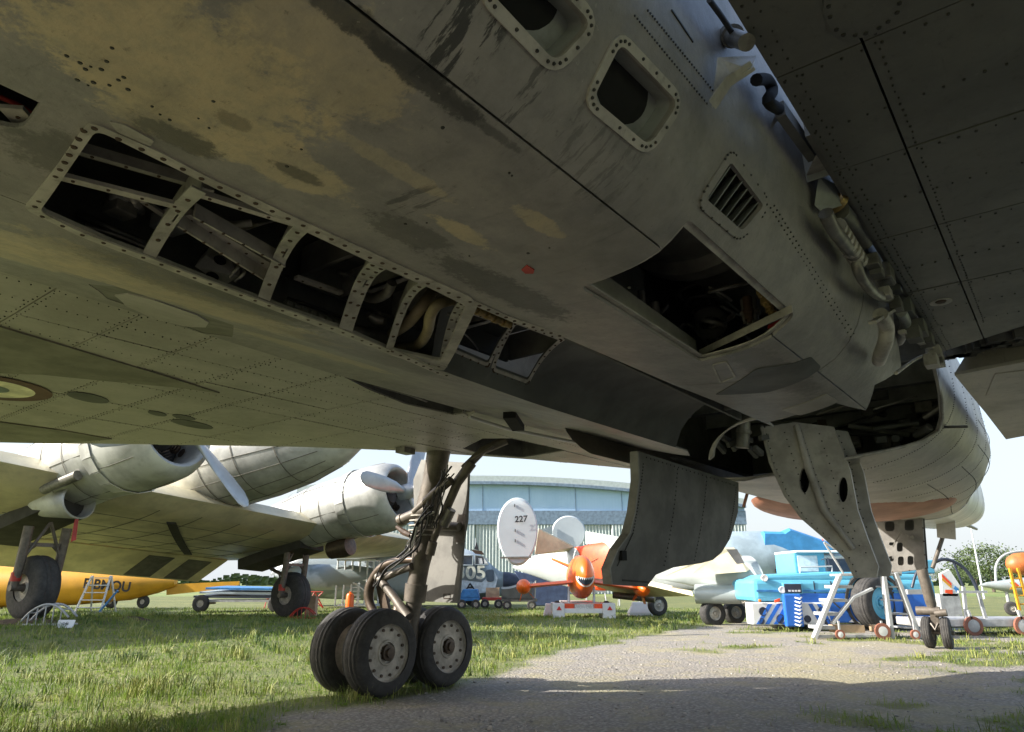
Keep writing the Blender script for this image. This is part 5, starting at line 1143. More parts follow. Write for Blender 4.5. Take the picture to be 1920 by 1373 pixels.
    # chin scoop (near side), oil cooler, exhaust
    if sx > 0:
        m = MB(); m.loft([circ(r, y, z, cx+.25) for r, y, z in ((.15, -.3, 2.0), (.33, .4, 1.85), (.34, 1.0, 1.72), (.36, 1.6, 1.60), (.33, 1.62, 1.60), (.30, 1.1, 1.66))], caps=False); dbuild(m, 'oil_cooler_scoop', 'dsilver', smooth=60)
        m = MB(); m.cyl((cx+.25, 1.25, 1.65), (cx+.25, 1.28, 1.65), .31, seg=20); dbuild(m, 'cooler_core', 'dblack')
        m = MB(); m.prism([(cx-.2, .9, 1.75), (cx-.14, .9, 1.75), (cx-.1, .85, .95), (cx-.2, .85, 1.0)], (0, .02, 0)); dbuild(m, 'red_ribbon', 'red')
    else:
        m = MB(); m.lathe((cx-.15, 1.9, 1.45), (0, 1, 0), [(.05, -.6), (.26, -.5), (.30, 0), (.27, .25), (.1, .27), (0, .27)], 20); m.cyl((cx-.15, 1.6, 1.4), (cx-.1, 1.5, 1.9), .15); dbuild(m, 'exhaust_cooler', 'legdark', smooth=40)
    m = MB(); m.obox((cx, -.5, 1.62), (.5, 0, 0), (0, 1.3, .1), (0, 0, .15)); dbuild(m, 'wheel_bay', 'dblack')
    m = MB(); m.cyl((cx+.75*sx, 1.2, 1.85), (cx+.75*sx, 2.3, 1.9), .1); dbuild(m, 'exhaust_stub', 'pipe', smooth=50)
nacelle(1); nacelle(-1)
M['gpatch'] = mat('green_primer_patch', (.16, .24, .12), .6, dirt=.3)
m = MB(); tt = np.linspace(4.1, 4.5, 7); m.loft([[(-TR+.955*math.cos(t)*k_, y_, 2.55+.955*math.sin(t)*k_) for y_, k_ in ((3.25, 1.035), (3.75, 1.02))] for t in tt], caps=False, close=False); dbuild(m, 'primer_patch', 'gpatch')
WRA = .67
for sx in (1, -1):
    cx = sx*TR; g0 = gz(WL.x, WL.y)-.02 if sx > 0 else 0
    m = MB()
    for q in (-.40, .40):
        m.tube([(cx+q, .15, 2.2), (cx+q, .08, g0+1.1), (cx+q, .02, g0+WRA)], [.10, .09, .075], 12)
    m.beam((cx-.40, .12, g0+1.55), (cx+.40, .12, g0+1.55), .06, .08)
    for q in (-1, 1): m.tube([(cx+q*.4, .12, 1.5), (cx, .2, 2.3)], .035, 8); m.tube([(cx+q*.4, .1, g0+1.35), (cx+q*.15, .12, g0+1.56)], .035, 8)
    m.tube([(cx-.38, .05, g0+.95), (cx-.38, -1.3, 1.45)], .06, 8); m.tube([(cx-.38, -.4, g0+1.08), (cx-.3, -.7, g0+.9), (cx-.3, -.75, 1.1), (cx-.38, -1.0, 1.35)], .02, 6)
    m.cyl((cx-.48, .02, g0+WRA), (cx+.48, .02, g0+WRA), .07); LG = m.build('landing_gear_leg', M['leg'], DA, smooth=40)
    for q in (-.4, .4): m = MB(); m.cyl((cx+q, .03, g0+.80), (cx+q, .03, g0+.98), .10, seg=12); m.build('red_band', M['red'], LG, smooth=40)
    wheel(LG, (cx, .02, g0+WRA), (1, 0, 0), WRA, .52, .28)
m = MB(); m.cyl((0, -12.4, .35), (0, -12.4, .9), .06); m.cyl((-.1, -12.4, .3), (.1, -12.4, .3), .3, seg=20); m.build('tail_wheel', M['tyre'], DA, smooth=40)
m = MB(); m.prism([(0, -10.5, 4.5), (0, -11.5, 6.8), (0, -13, 7.4), (0, -14.4, 6.5), (0, -14.2, 4.2)], (.12, 0, 0)); m.prism([(-4.2, -13, 4.2), (-4, -11.8, 4.2), (4, -11.8, 4.2), (4.2, -13, 4.2), (3.5, -14, 4.2), (-3.5, -14, 4.2)], (0, 0, .14)); dbuild(m, 'tailplane', 'dsilver')
# chocks and the little board
def chock(px_, py_, Y, sc, mt, lab):
    c = WY(px_, py_, Y); c.z = gz(c.x, c.y); T = thing('wheel_chock', lab, 'wheel chock', c, 0, 'tubular wheel chocks')
    n = 7; arcs = [[(sc*(x-.5)*.95, q*sc*.14, .03+sc*.36*math.sin(math.pi*min(1, x*.92))**.8) for x in np.linspace(0, 1, n)] for q in (-1, 1)]
    for a in arcs: m = MB(); m.tube(catv([Vector(p) for p in a], 3), .022*sc, 8); m.build('bow_tube', M[mt], T, smooth=60)
    for i in range(1, n-1): m = MB(); m.cyl(arcs[0][i], arcs[1][i], .014*sc, seg=8); m.cyl(arcs[0][i], (arcs[0][i][0], arcs[0][i][1], .02), .012*sc, seg=6); m.build('cross_bar', M[mt], T)
    m = MB(); m.box((-sc*.5, -sc*.17, 0), (sc*.5, -sc*.12, .03)); m.box((-sc*.5, sc*.12, 0), (sc*.5, sc*.17, .03)); m.build('foot_rail', M[mt], T)
M['greymetal'] = mat('galvanised_tube', (.42, .42, .42), .5, .3, dirt=.3)
chock(90, 1166, 14.6, 1.0, 'greymetal', 'grey tubular chock in front of the large left airliner tyre'); chock(566, 1164, 21.3, .75, 'red', 'red tubular chock beside the right airliner tyre')
c = WY(124, 1166, 14.2); c.z = gz(c.x, c.y); o = thing('small_board', 'small white board lying against the grey chock on the grass', 'board', c)
m = MB(); m.obox((0, 0, .07), (.16, 0, 0), (0, .03, .07), (0, .006, -.003)); m.build('board_face', M['white'], o); text_mesh('board_lettering', 'G46', .07, M['ink'], o, (0, -.012, .075), (1, 0, 0), (0, .03, .07))

# ================================================================== YELLOW AEROPLANE "F-BMQU" behind the airliner
M['yellow'] = mat('warm_yellow_paint', (.62, .31, .02), .4, var=.1, dirt=.12, dcol=(.3, .18, .03), scale=2)
yb = WY(230, 1140, 30); yb.z = 0; YA = thing('yellow_aeroplane', 'yellow light aeroplane with black registration letters behind the airliner wing', 'aircraft', yb)
def yp(x, y, Y=30): return WY(x, y, Y)-yb
m = MB(); rings = []
for x, yt, ybm in ((-120, 1060, 1142), (0, 1062, 1140), (150, 1064, 1134), (250, 1068, 1125), (300, 1076, 1112), (330, 1084, 1100)):
    a, b = yp(x, yt), yp(x, ybm); c = (a+b)/2; r = (a-b).length/2; rings.append([c+Vector((0, r*.9*math.cos(t), r*math.sin(t))) for t in np.linspace(0, 2*math.pi, 25)[:-1]])
m.loft(rings); m.build('fuselage', M['yellow'], YA, smooth=60)
m = MB(); m.prism([yp(312, 1096), yp(448, 1090), yp(448, 1097), yp(425, 1104), yp(312, 1116)], (0, .12, 0)); m.build('tailplane', M['yellow'], YA)
m = MB(); m.prism([yp(290, 1084), yp(318, 1030), yp(345, 1030), yp(338, 1084)], (0, .1, 0)); m.build('tail_fin', M['yellow'], YA)
c = yp(226, 1097); text_mesh('registration_lettering', 'F-BMQU', .52, M['ink'], YA, c+Vector((0, -1.0, -.02)), (1, 0, -.08), (0, .1, 1), bold=.015)
for x, y in ((208, 1126), (268, 1128)):
    c = yp(x, y+4); wheel(MB().box((c.x-.05, c.y, .2), (c.x+.05, c.y+.05, .8)).build('wheel_leg', M['yellow'], YA), (c.x, c.y, .26), (.1, 1, 0), .26, .16, .1)

# ================================================================== CAMOUFLAGED TRANSPORT "305"
t = NT('grey_blue_camouflage'); n_ = t.noise(.55, 4, .5); c_ = t.mix(t.ramp(n_, .47, .53), (.36, .42, .46), (.20, .24, .25)); c_ = t.mix(t.math('MULTIPLY', t.ramp(t.noise(3, 7, .7), .5, .8), .4), c_, (.15, .16, .16)); M['camo'] = t.fin(c_, .55)
M['navy'] = mat('dark_blue_radome', (.03, .038, .06), .4, dirt=.1); M['cream'] = mat('worn_cream_digits', (.55, .56, .46), .6, dirt=.5, scale=6, dcol=(.3, .33, .33))
M['navyblue'] = mat('faded_navy_paint', (.06, .085, .16), .5, dirt=.2)
M['padpale'] = mat('pale_blue_patch', (.52, .60, .64), .55, dirt=.25)
YC = 33
cb = WY(770, 1140, YC); cb.z = 0; CA = thing('camouflaged_transport', 'grey-blue camouflaged aeroplane with dark nose cone and worn 305 on its side', 'aircraft', cb)
def cp(x, y, Y=YC): return WY(x, y, Y)-cb
def ringpx(x, yt, yb_, kw=.85, off=0, n=28, sq=1.0):
    a, b = cp(x, yt), cp(x, yb_); c = (a+b)/2+Vector((0, off, 0)); r = (a-b).length/2
    return [c+Vector((0, r*kw*math.copysign(abs(math.cos(t))**sq, math.cos(t)), r*math.copysign(abs(math.sin(t))**sq, math.sin(t)))) for t in np.linspace(0, 2*math.pi, n+1)[:-1]]
m = MB(); m.loft([ringpx(*a, sq=.75) for a in ((540, 1040, 1118), (600, 1035, 1122), (700, 1030, 1126), (820, 1026, 1128), (868, 1028, 1127), (900, 1040, 1125), (918, 1056, 1122), (935, 1070, 1119), (943, 1073, 1117))]); m.build('fuselage', M['camo'], CA, smooth=50)
m = MB(); m.loft([ringpx(*a) for a in ((943.5, 1072, 1117), (955, 1073, 1115), (970, 1077, 1112), (980, 1084, 1106), (985, 1091, 1099))]); m.build('nose_cone', M['navy'], CA, smooth=60)
rT = .85*(cp(868, 1028)-cp(868, 1127)).length/2
def onside(x, y): return cp(x, y)+Vector((0, -rT*1.0-.02, 0))*1.0
for P in (((866, 1043), (889, 1043), (889, 1061), (866, 1061)), ((893, 1043), (908, 1045), (918, 1060), (893, 1060)), ((840, 1043), (862, 1043), (862, 1061), (840, 1061))):
    q = [onside(x, y) for x, y in P]; m = MB(); m.prism([p+Vector((0, -.04, 0)) for p in q], (0, .12, 0)); wnd = m.build('cockpit_window', M['glass'], CA); m = MB(); m.tube([p+Vector((0, -.05, 0)) for p in q], .035, 6, closed=True); m.build('window_frame', M['camo'], wnd)
for x in (902, 912): m = MB(); m.prism([onside(x-3, 1048)+Vector((0, -.05, 0)), onside(x+3, 1048)+Vector((0, -.05, 0)), onside(x+5, 1058)+Vector((0, -.05, 0)), onside(x-2, 1058)+Vector((0, -.05, 0))], (0, .02, 0)); m.build('window_pane', M['white'], CA)
m = MB(); q = [onside(x, y)+Vector((0, -.03, 0)) for x, y in ((848, 1095), (870, 1088), (905, 1092), (928, 1072), (934, 1085), (928, 1108), (900, 1112), (848, 1112))]; m.prism(q, (0, .03, 0)); m.build('pale_patch', M['padpale'], CA)
m = MB(); m.prism([onside(x, y)+Vector((0, -.06, 0)) for x, y in rpoly([(911, 1070), (927, 1068), (928, 1090), (914, 1091)], 5)], (0, .03, 0)); m.build('side_window', M['glass'], CA)
c = onside(885, 1075); text_mesh('number_305', '305', .78, M['cream'], CA, c+Vector((.0, -.07, 0)), (1, 0, 0), (0, 0, 1), bold=.02, squash=1.15)
m = MB(); A_ = [onside(x, y)+Vector((0, -.07, 0)) for x, y in ((884, 1094), (876, 1107), (884, 1094), (893, 1107), (880, 1101), (890, 1101))]
for i in (0, 2, 4): m.beam(A_[i], A_[i+1], .06, .012, (0, 1, 0))
m.build('letter_emblem', M['ink'], CA)
m = MB(); m.prism([cp(889, 1030, 33)+Vector((0, 0, 0)), cp(894, 1016, 33), cp(898, 1032, 33)], (0, .1, 0)); m.build('blade_aerial', M['ink'], CA)
m = MB(); m.prism([onside(x, y)+Vector((0, -.02, 0)) for x, y in ((885, 1032), (905, 1035), (910, 1042), (893, 1040))], (0, .1, 0)); m.build('red_roof_patch', M['bolt'], CA)
m = MB(); m.loft([ringpx(*a, off=-2.2) for a in ((545, 1075, 1082), (580, 1062, 1100), (620, 1060, 1106), (680, 1062, 1104), (730, 1068, 1096))]); m.build('jet_nacelle', M['camo'], CA, smooth=60)
m = MB(); m.prism([cp(545, 1062)+Vector((0, -1.5, 0)), cp(608, 1043)+Vector((0, -1.5, 0)), cp(612, 1050)+Vector((0, -3, 0)), cp(548, 1082)+Vector((0, -3, 0))], (0, 0, .12)); m.build('pale_wing_flap', M['white'], CA)
for x in (572, 632): m = MB(); m.obox(onside(x, 1078)+Vector((0, .1, 0)), (.14, 0, 0), (0, .1, 0), (0, 0, .14)); m.build('red_blank', M['red'], CA)
for x in (720, 885):
    c = cp(x, 1139); c.z = .3; wheel(MB().box((c.x-.08, c.y-.05, .3), (c.x+.08, c.y+.05, 1.0)).build('landing_gear_leg', M['leg'], CA), (c.x, c.y-.15, .33), (0, 1, 0), .33, .2, .13)
# white scaffold in front of it
sb = WY(665, 1138, 30.5); sb.z = 0; SC = thing('white_scaffold', 'white tubular maintenance scaffold standing before the camouflaged aeroplane', 'scaffold', sb)
def sp(x, y, o=0): p = WY(x, y, 30.5)-sb; return Vector((p.x, o, p.z))
M['whitetube'] = mat('white_steel_tube', (.62, .65, .67), .45, var=.05, dirt=.1)
for o_ in (0, 1.3):
    for x in (634, 648, 662, 676, 690, 702): m = MB(); m.cyl(sp(x, 1050, o_), (sp(x, 1050, o_).x, o_, .05), .035, seg=8); m.build('upright', M['whitetube'], SC)
    for y in (1050, 1088, 1136): m = MB(); m.cyl(sp(632, y, o_), sp(704, y, o_), .035, seg=8); m.build('rail', M['whitetube'], SC)
for y in (1088, 1136): m = MB(); p, q = sp(633, y), sp(703, y); m.box((p.x, 0, p.z-.03), (q.x, 1.3, p.z+.05)); m.build('platform', M['whitetube'], SC)
for y in range(1095, 1135, 7): m = MB(); m.cyl(sp(662, y, -.05), sp(676, y, -.05), .02, seg=6); m.build('ladder_rung', M['whitetube'], SC)
m = MB(); m.cyl(sp(662, 1092, -.03), sp(690, 1112, -.03), .03, seg=6); m.build('brace', M['whitetube'], SC)
# red tubular cart under the left nacelle, orange canister, carton
rb_ = WY(592, 1142, 30); rb_.z = 0; RC = thing('red_tube_stand', 'small stand of thin red tubes under the camouflaged nacelle', 'stand', rb_)
def rp(x, y): p = WY(x, y, 30)-rb_; return p
for a, b in (((574, 1140), (590, 1110)), ((606, 1140), (590, 1110)), ((574, 1110), (606, 1110)), ((574, 1110), (606, 1140)), ((606, 1110), (574, 1140)), ((580, 1125), (600, 1125))): m = MB(); m.cyl(rp(*a), rp(*b), .025, seg=6); m.build('tube', M['red'], RC)
M['carton'] = mat('brown_cardboard', (.42, .30, .19), .8, dirt=.2)
cc = WY(582, 1158, 23.5); cc.z = 0; o = MB().box((-.17, -.15, 0), (.17, .15, .62)).build('carton', M['carton'], bevel=.01); o.location = cc; tag(o, 'plain brown carton beside the red chock and far airliner tyre', 'carton')
M['orange'] = mat('bright_orange_paint', (.82, .14, .012), .35, var=.1, dirt=.1, scale=2)
cc = WY(655, 1142, 29.6); cc.z = 0; o = MB().lathe((0, 0, 0), (0, 0, 1), [(0, 0), (.16, 0), (.16, .5), (.12, .58), (.05, .6), (.05, .66), (0, .66)], 14).build('gas_bottle', M['orange'], smooth=40); o.location = cc; tag(o, 'small orange gas bottle at the foot of the white scaffold', 'gas bottle')
# small carts below the camouflaged nose
def cart(x0, x1, yt, yb_, Y, mt, name, lab, cat_, load=None):
    b = WY((x0+x1)/2, yb_, Y); b.z = 0; T = thing(name, lab, cat_, b); wd = (x1-x0)/FPX*Y
    h = WY(x0, yt, Y).z-.0; m = MB(); m.box((-wd/2, -.5, .30), (wd/2, .5, .42)); m.build('bed', M[mt], T, bevel=.02)
    for q in (-.34, .34): wheel(MB().box((q*wd-.04, -.5, .2), (q*wd+.04, .5, .32)).build('axle', M['legdark'], T), (q*wd, -.5, .18), (0, 1, 0), .18, .12, .09)
    return T, wd, h
M['bluebox'] = mat('blue_steel_paint', (.04, .20, .48), .45, dirt=.2)
T, wd, h = cart(862, 898, 1128, 1150, 30, 'bluebox', 'blue_dolly', 'low blue dolly with dark wheels under the 305 aeroplane', 'dolly')
m = MB(); m.prism([(-wd/2, -.5, .42), (wd/2, -.5, .42), (wd/2*.8, -.5, .75), (-wd/2*.6, -.5, .75)], (0, 1.0, 0)); m.build('sloping_cover', M['bluebox'], T, bevel=.02)
T, wd, h = cart(942, 1005, 1112, 1150, 29, 'doordark', 'tarp_covered_cart', 'dark cart covered by a sagging black tarpaulin below the nose cone', 'cart')
m = MB(); rg = []
for x in np.linspace(-wd/2, wd/2*.75, 9): s_ = .95+.10*math.sin(x*3)-.05*abs(x); rg.append([(x, -.52, .42), (x, -.5, s_-.06), (x, 0, s_+.02), (x, .5, s_-.06), (x, .52, .42)])
m.loft(rg, close=False, caps=False); M['tarp'] = mat('black_tarpaulin', (.03, .035, .035), .5, dirt=.2); m.build('tarpaulin', M['tarp'], T, smooth=50)
m = MB(); m.cyl((wd/2-.1, -.4, .42), (wd/2-.05, -.4, 1.1), .03); m.cyl((wd/2-.1, .3, .42), (wd/2-.1, .3, 1.0), .03); m.build('handle_post', M['greymetal'], T)
T, wd, h = cart(905, 940, 1128, 1148, 30.5, 'red', 'red_trolley', 'low red trolley holding a brown crate under the dark nose cone', 'trolley'); m = MB(); m.box((-.25, -.3, .42), (.3, .3, .8)); m.build('crate', M['carton'], T)
# step ladder left, low wings and a trailer between the airliner's wheels
lb = WY(165, 1142, 26); lb.z = 0; LD = thing('step_ladder', 'aluminium step ladder with pale treads in front of the yellow fuselage', 'ladder', lb)
M['alu'] = mat('bare_aluminium', (.62, .62, .6), .4, .4, var=.1, dirt=.15)
for q in (-.45, .45):
    m = MB(); m.beam((q, 0, 0), (q*.75, .5, 1.25), .06, .05); m.build('stile', M['alu'], LD); m = MB(); m.beam((q, 1.0, 0), (q*.75, .55, 1.25), .05, .04); m.build('rear_stile', M['alu'], LD)
for k in range(5): f = (k+.7)/5; m = MB(); m.beam((-.44*(1-.2*f), f*.5, 1.25*f), (.44*(1-.2*f), f*.5, 1.25*f), .16, .03); m.build('tread', M['alu'], LD)
m = MB(); m.beam((.45, -.05, .05), (1.0, -.1, .75), .06, .05); m.build('handrail', M['bluebox'], LD)
gb = WY(450, 1142, 27); gb.z = 0; GT = thing('wing_transport_trailer', 'low trailer carrying dark detached wings between the airliner wheels', 'trailer', gb)
m = MB(); m.box((-1.4, -.6, .35), (2.0, .6, .42)); m.build('bed', M['greymetal'], GT)
for k in range(3): m = MB(); m.prism([(-1.5+.2*k, -.6, .5+.14*k), (1.9, -.6, .46+.14*k), (1.9, .6, .50+.14*k), (-1.2+.2*k, .6, .55+.14*k)], (0, 0, .07)); m.build('stacked_wing', M[('navy', 'camo', 'bluebox')[k]], GT)
for q in (-1.2, 1.5): wheel(MB().box((q-.05, -.6, .25), (q+.05, .6, .35)).build('axle', M['legdark'], GT), (q, -.6, .3), (0, 1, 0), .3, .18, .13)

# ================================================================== HANGAR
t = NT('pale_blue_cladding'); wv = t.N.new('ShaderNodeTexWave'); wv.inputs['Scale'].default_value = 1.2; wv.inputs['Distortion'].default_value = 0; t.link(t.tc, wv.inputs['Vector']); c_ = t.mix(t.ramp(t.noise(.25, 5, .6), .4, .65), (.35, .50, .66), (.30, .45, .61)); t.bump(wv.outputs[0], .1, .03); M['clad'] = t.fin(c_, .5)
M['band'] = mat('slate_blue_band', (.16, .22, .30), .55, dirt=.1); M['doorpale'] = mat('pale_door_sheet', (.42, .47, .47), .5, var=.1, dirt=.1)
YH = 62.; hb = WY(985, 1100, YH); hb.z = 0; HG = thing('arched_hangar', 'large pale blue hangar with curved roof behind the parked aircraft', 'hangar', hb)
def hp(x, y): p = WY(x, y, YH)-hb; return p
ar = [hp(x, 903+ (x-900)**2*1.78e-4) for x in np.linspace(560, 1395, 30)]
zb = hp(985, 958).z; zc = hp(985, 984).z
m = MB(); m.prism([Vector((p.x, 0, p.z)) for p in ar]+[Vector((ar[-1].x, 0, zb)), Vector((ar[0].x, 0, zb))], (0, 20, 0)); m.build('gable_wall', M['clad'], HG)
m = MB(); m.box((ar[0].x, -.25, zc), (ar[-1].x, 20, zb-.01)); m.build('door_header', M['band'], HG)
m = MB(); m.loft([[Vector((p.x, -.5, p.z-.05)), Vector((p.x, -.5, p.z+.45)), Vector((p.x, 20.5, p.z+.45)), Vector((p.x, 20.5, p.z-.05))] for p in ar]); m.build('roof', M['doorpale'], HG, smooth=30)
m = MB(); m.loft([[Vector((p.x, -.55, p.z-.30)), Vector((p.x, -.55, p.z-.05)), Vector((p.x, -.05, p.z-.05)), Vector((p.x, -.05, p.z-.30))] for p in ar]); m.build('eaves_gutter', M['band'], HG)
for p in ar[::3]: m = MB(); m.box((p.x-.02, -.05, zb), (p.x+.02, .05, p.z-.35)); m.build('sheet_joint', M['band'], HG)
nd = 10; x0, x1 = ar[0].x, ar[-1].x
for k in range(nd):
    a = x0+(x1-x0)*k/nd; b = x0+(x1-x0)*(k+1)/nd; m = MB(); n = 14; w_ = (b-a-.06)/n
    for j in range(n): m.prism([(a+j*w_, -.02-.1*(k % 2), 0), (a+(j+.5)*w_, -.14-.1*(k % 2), 0), (a+(j+1)*w_, -.02-.1*(k % 2), 0)], (0, 0, zc-.02))
    m.box((a, 0-.1*(k % 2), 0), (b-.06, .1, zc-.02)); m.build('sliding_door', M['doorpale'], HG)
for x in (981, 1061): p = hp(x, 905+(x-900)**2*1.78e-4); m = MB(); m.cyl((p.x, 2, p.z), (p.x, 2, p.z+.9), .05, seg=6); m.build('roof_vent', M['band'], HG)

# ================================================================== TWIN-FINNED AEROPLANE "227"
YT = 27.; tb_ = WY(1335, 1172, 19.5); tb_.z = 0
TF = thing('twin_finned_aeroplane', 'silver aeroplane with two oval tail fins marked 227 and a red fuselage band', 'aircraft', tb_)
def tp(x, y, Y): return WY(x, y, Y)-tb_
M['tsilver'] = mat('dull_silver_paint', (.40, .44, .43), .4, .25, var=.1, dirt=.2, dcol=(.35, .36, .33), scale=1.2); M['redband'] = mat('orange_red_band', (.80, .085, .02), .45, dirt=.08)
def tring(x, yt, yb_, Y, kw=.9, n=28): a, b = tp(x, yt, Y), tp(x, yb_, Y); c = (a+b)/2; r = (a-b).length/2; return [c+Vector((-.35*r*kw*math.cos(t), r*kw*math.cos(t)*.93, r*math.sin(t))) for t in np.linspace(0, 2*math.pi, n+1)[:-1]]
FS = [(962, 1061, 1066, 28.5), (1000, 1042, 1080, 27.8), (1040, 1034, 1094, 27), (1076, 1027, 1104, 26.2), (1080, 1026, 1105, 26.1), (1130, 1017, 1108, 25.2), (1134, 1016, 1108, 25.1), (1200, 1008, 1108, 24), (1280, 1004, 1108, 22.8), (1330, 1020, 1104, 22.2)]
m = MB(); m.loft([tring(*a) for a in FS[:4]]); m.build('tail_cone', M['tsilver'], TF, smooth=60)
m = MB(); m.loft([tring(*a) for a in FS[4:6]]); m.build('red_fuselage_band', M['redband'], TF, smooth=60)
m = MB(); m.loft([tring(*a) for a in FS[6:]]); m.build('fuselage', M['tsilver'], TF, smooth=60)
def fin(cx, cy, rx, ry, Y, lab):
    m = MB(); rg = []
    for s_, f in ((-1, .0), (-1, .93), (0, 1.0), (1, .93), (1, 0)):
        rg.append([tp(cx+rx*f*math.cos(t)*(1+.06*math.sin(t)), cy-ry*f*math.sin(t), Y)+Vector((0, .07*s_, 0)) for t in np.linspace(0, 2*math.pi, 41)[:-1]])
    m.loft(rg[1:4]); o = m.build('tail_fin', M['finwhite'], TF, smooth=40); return o
M['finwhite'] = mat('pale_fin_paint', (.46, .51, .53), .5, var=.06, dirt=.1, scale=1)
f1 = fin(970, 997, 38, 64, 25.5, 1); f2 = fin(1066, 1001, 32, 34, 29.5, 2)
c = tp(977, 974, 25.4); text_mesh('number_227', '227', .30, M['ink'], f1, c+Vector((0, -.05, 0)), (1, 0, .06), (0, 0, 1), bold=.008, squash=1.0)
m = MB(); p, q = tp(938, 1046, 25.4), tp(996, 1045, 25.4); m.beam(p, q, .05, .06); m.build('trim_tab', M['pipe'], f1)
for x, y in ((965, 948), (966, 995), (966, 1014)): m = MB(); m.obox(tp(x, y, 25.4), (.015, 0, 0), (0, .02, 0), (0, 0, .05)); m.build('hinge', M['ink'], f1)
m = MB(); m.prism([tp(1010, 992, 25.8), tp(1076, 1026, 26.2), tp(1072, 1034, 26.4), tp(1003, 1040, 25.8)], (0, .05, .05)); m.build('tailplane', M['dwing'], TF)
m = MB(); m.prism([tp(1012, 994, 29.2), tp(1036, 986, 29.3), tp(1036, 1002, 29.3)], (0, .1, 0)); m.build('tailplane', M['tsilver'], TF); m = MB(); m.prism([tp(1098, 996, 29.3), tp(1180, 1010, 27), tp(1180, 1016, 27), tp(1098, 1020, 29.3)], (0, .1, 0)); m.build('tailplane', M['tsilver'], TF)
c = tp(1164, 1075, 23.3); text_mesh('number_319', '319', .52, M['ink'], TF, c+Vector((-.25, -1.25, 0)), (1, .2, 0), (0, .05, 1), bold=.01)
# wing, nacelle, gear
m = MB(); m.prism([tp(1095, 1092, 23), tp(1215, 1098, 20.5), tp(1300, 1118, 19.6), tp(1180, 1120, 23)], (0, .1, .14)); m.build('wing', M['dwing'], TF)
m = MB(); m.loft([tring(x, a, b, Y, .95) for x, a, b, Y in ((1232, 1082, 1086, 20), (1275, 1064, 1094, 19.6), (1320, 1050, 1104, 19.2), (1370, 1042, 1112, 18.8), (1405, 1042, 1116, 18.6), (1413, 1052, 1114, 18.5))]); m.build('engine_nacelle', M['tsilver'], TF, smooth=60)
m = MB(); m.prism([tp(1238, 1084, 18.6), tp(1356, 1030, 18.7), tp(1378, 1030, 18.7), tp(1412, 1064, 18.4), tp(1400, 1072, 18.2), tp(1300, 1080, 18.4)], (0, .08, .05)); m.build('wing_fairing', M['dwing'], TF)
m = MB(); m.prism([tp(1362, 1030, 18.2), tp(1382, 1030, 18.2), tp(1396, 1056, 18.1), tp(1382, 1058, 18.1)], (0, .03, 0)); m.build('dark_panel', M['doordark'], TF)
m = MB(); m.cyl(tp(1304, 1114, 19.0), tp(1388, 1114, 18.6), .24, seg=16); m.build('wheel_door', M['tsilver'], TF, smooth=40)
LGT = MB().cyl(tp(1338, 1118, 19.1), tp(1338, 1150, 19.1), .09).build('landing_gear_leg', M['leg'], TF)
wheel(LGT, tp(1336, 1150, 19.0), (.25, -1, 0), .33, .3, .17); wheel(LGT, tp(1376, 1148, 19.9), (.25, -1, 0), .31, .28, .16)
c = tp(1233, 1135, 23); LG2 = MB().cyl(tp(1236, 1100, 23), tp(1236, 1130, 23), .07).build('landing_gear_leg', M['white'], TF); wheel(LG2, c, (.3, -1, 0), .32, .22, .18)
m = MB(); m.cyl(tp(1150, 1116, 22.5), tp(1228, 1124, 22), .1, seg=12); m.build('underwing_tube', M['pipe'], TF, smooth=50)

# ================================================================== TARGET DRONE ON ITS TRAILER
YD = 20.8; db = WY(1093, 1165, YD); db.z = gz(db.x, db.y)
TLR = thing('white_light_trailer', 'small white trailer with red warning triangles carrying the orange drone', 'trailer', db)
def tl(x, y, o=0): p = WY(x, y, YD)-db; return Vector((p.x, o, p.z))
M['amber'] = mat('amber_lens', (.75, .2, .03), .3, dirt=0); M['tri'] = mat('red_reflector', (.62, .03, .03), .3, dirt=0)
for xa, xb in ((1036, 1058), (1130, 1153)):
    p, q = tl(xa, 1160), tl(xb, 1131); m = MB(); m.box((p.x, -.1, p.z), (q.x, .9, q.z)); mg = m.build('mudguard_panel', M['white'], TLR, bevel=.02)
    cx = (xa+xb)/2+1; T3 = [tl(cx-5, 1144), tl(cx+5, 1144), tl(cx, 1136)]; m = MB(); m.prism([v+Vector((0, -.105, 0)) for v in T3], (0, -.008, 0)); m.build('warning_triangle', M['tri'], mg)
    c = tl((xa+xb)/2, 1164, .4); c.z = .22; wheel(MB().box((c.x-.05, .3, .15), (c.x+.05, .5, .3)).build('axle', M['legdark'], TLR), c, (1, 0, 0), .23, .16, .12)
p, q = tl(1058, 1150), tl(1130, 1141); m = MB(); m.box((p.x, -.06, p.z), (q.x, 0, q.z)); m.build('rear_bar', M['white'], TLR, bevel=.01)
p, q = tl(1058, 1141), tl(1130, 1132); m = MB(); m.box((p.x, -.04, p.z), (q.x, 0, q.z)); LB = m.build('light_board', M['redband'], TLR)
p, q = tl(1078, 1141), tl(1112, 1133); m = MB(); m.box((p.x, -.055, p.z), (q.x, -.042, q.z)); m.build('number_plate', M['white'], LB)
for k in range(2): text_mesh('plate_print', 'AVION CIBLE' if k else 'MUSEE AERO', .10, M['greymetal'], LB, tl(1095, 1135+k*4)+Vector((0, -.058, 0)), (1, 0, 0), (0, 0, 1))
m = MB(); m.box((tl(1060, 1155).x, -.02, .32), (tl(1128, 1155).x, 2.6, .4)); m.build('frame', M['greymetal'], TLR)
for x in (1068, 1116): m = MB(); m.cyl(tl(x, 1132, .3), tl(x, 1100, .3), .035, seg=8); m.build('cradle_post', M['whitetube'], TLR)
DR = thing('orange_target_drone', 'orange target drone with a toothed shark grin seen nose-on on its trailer', 'drone', db+Vector((0, .5, 0)))
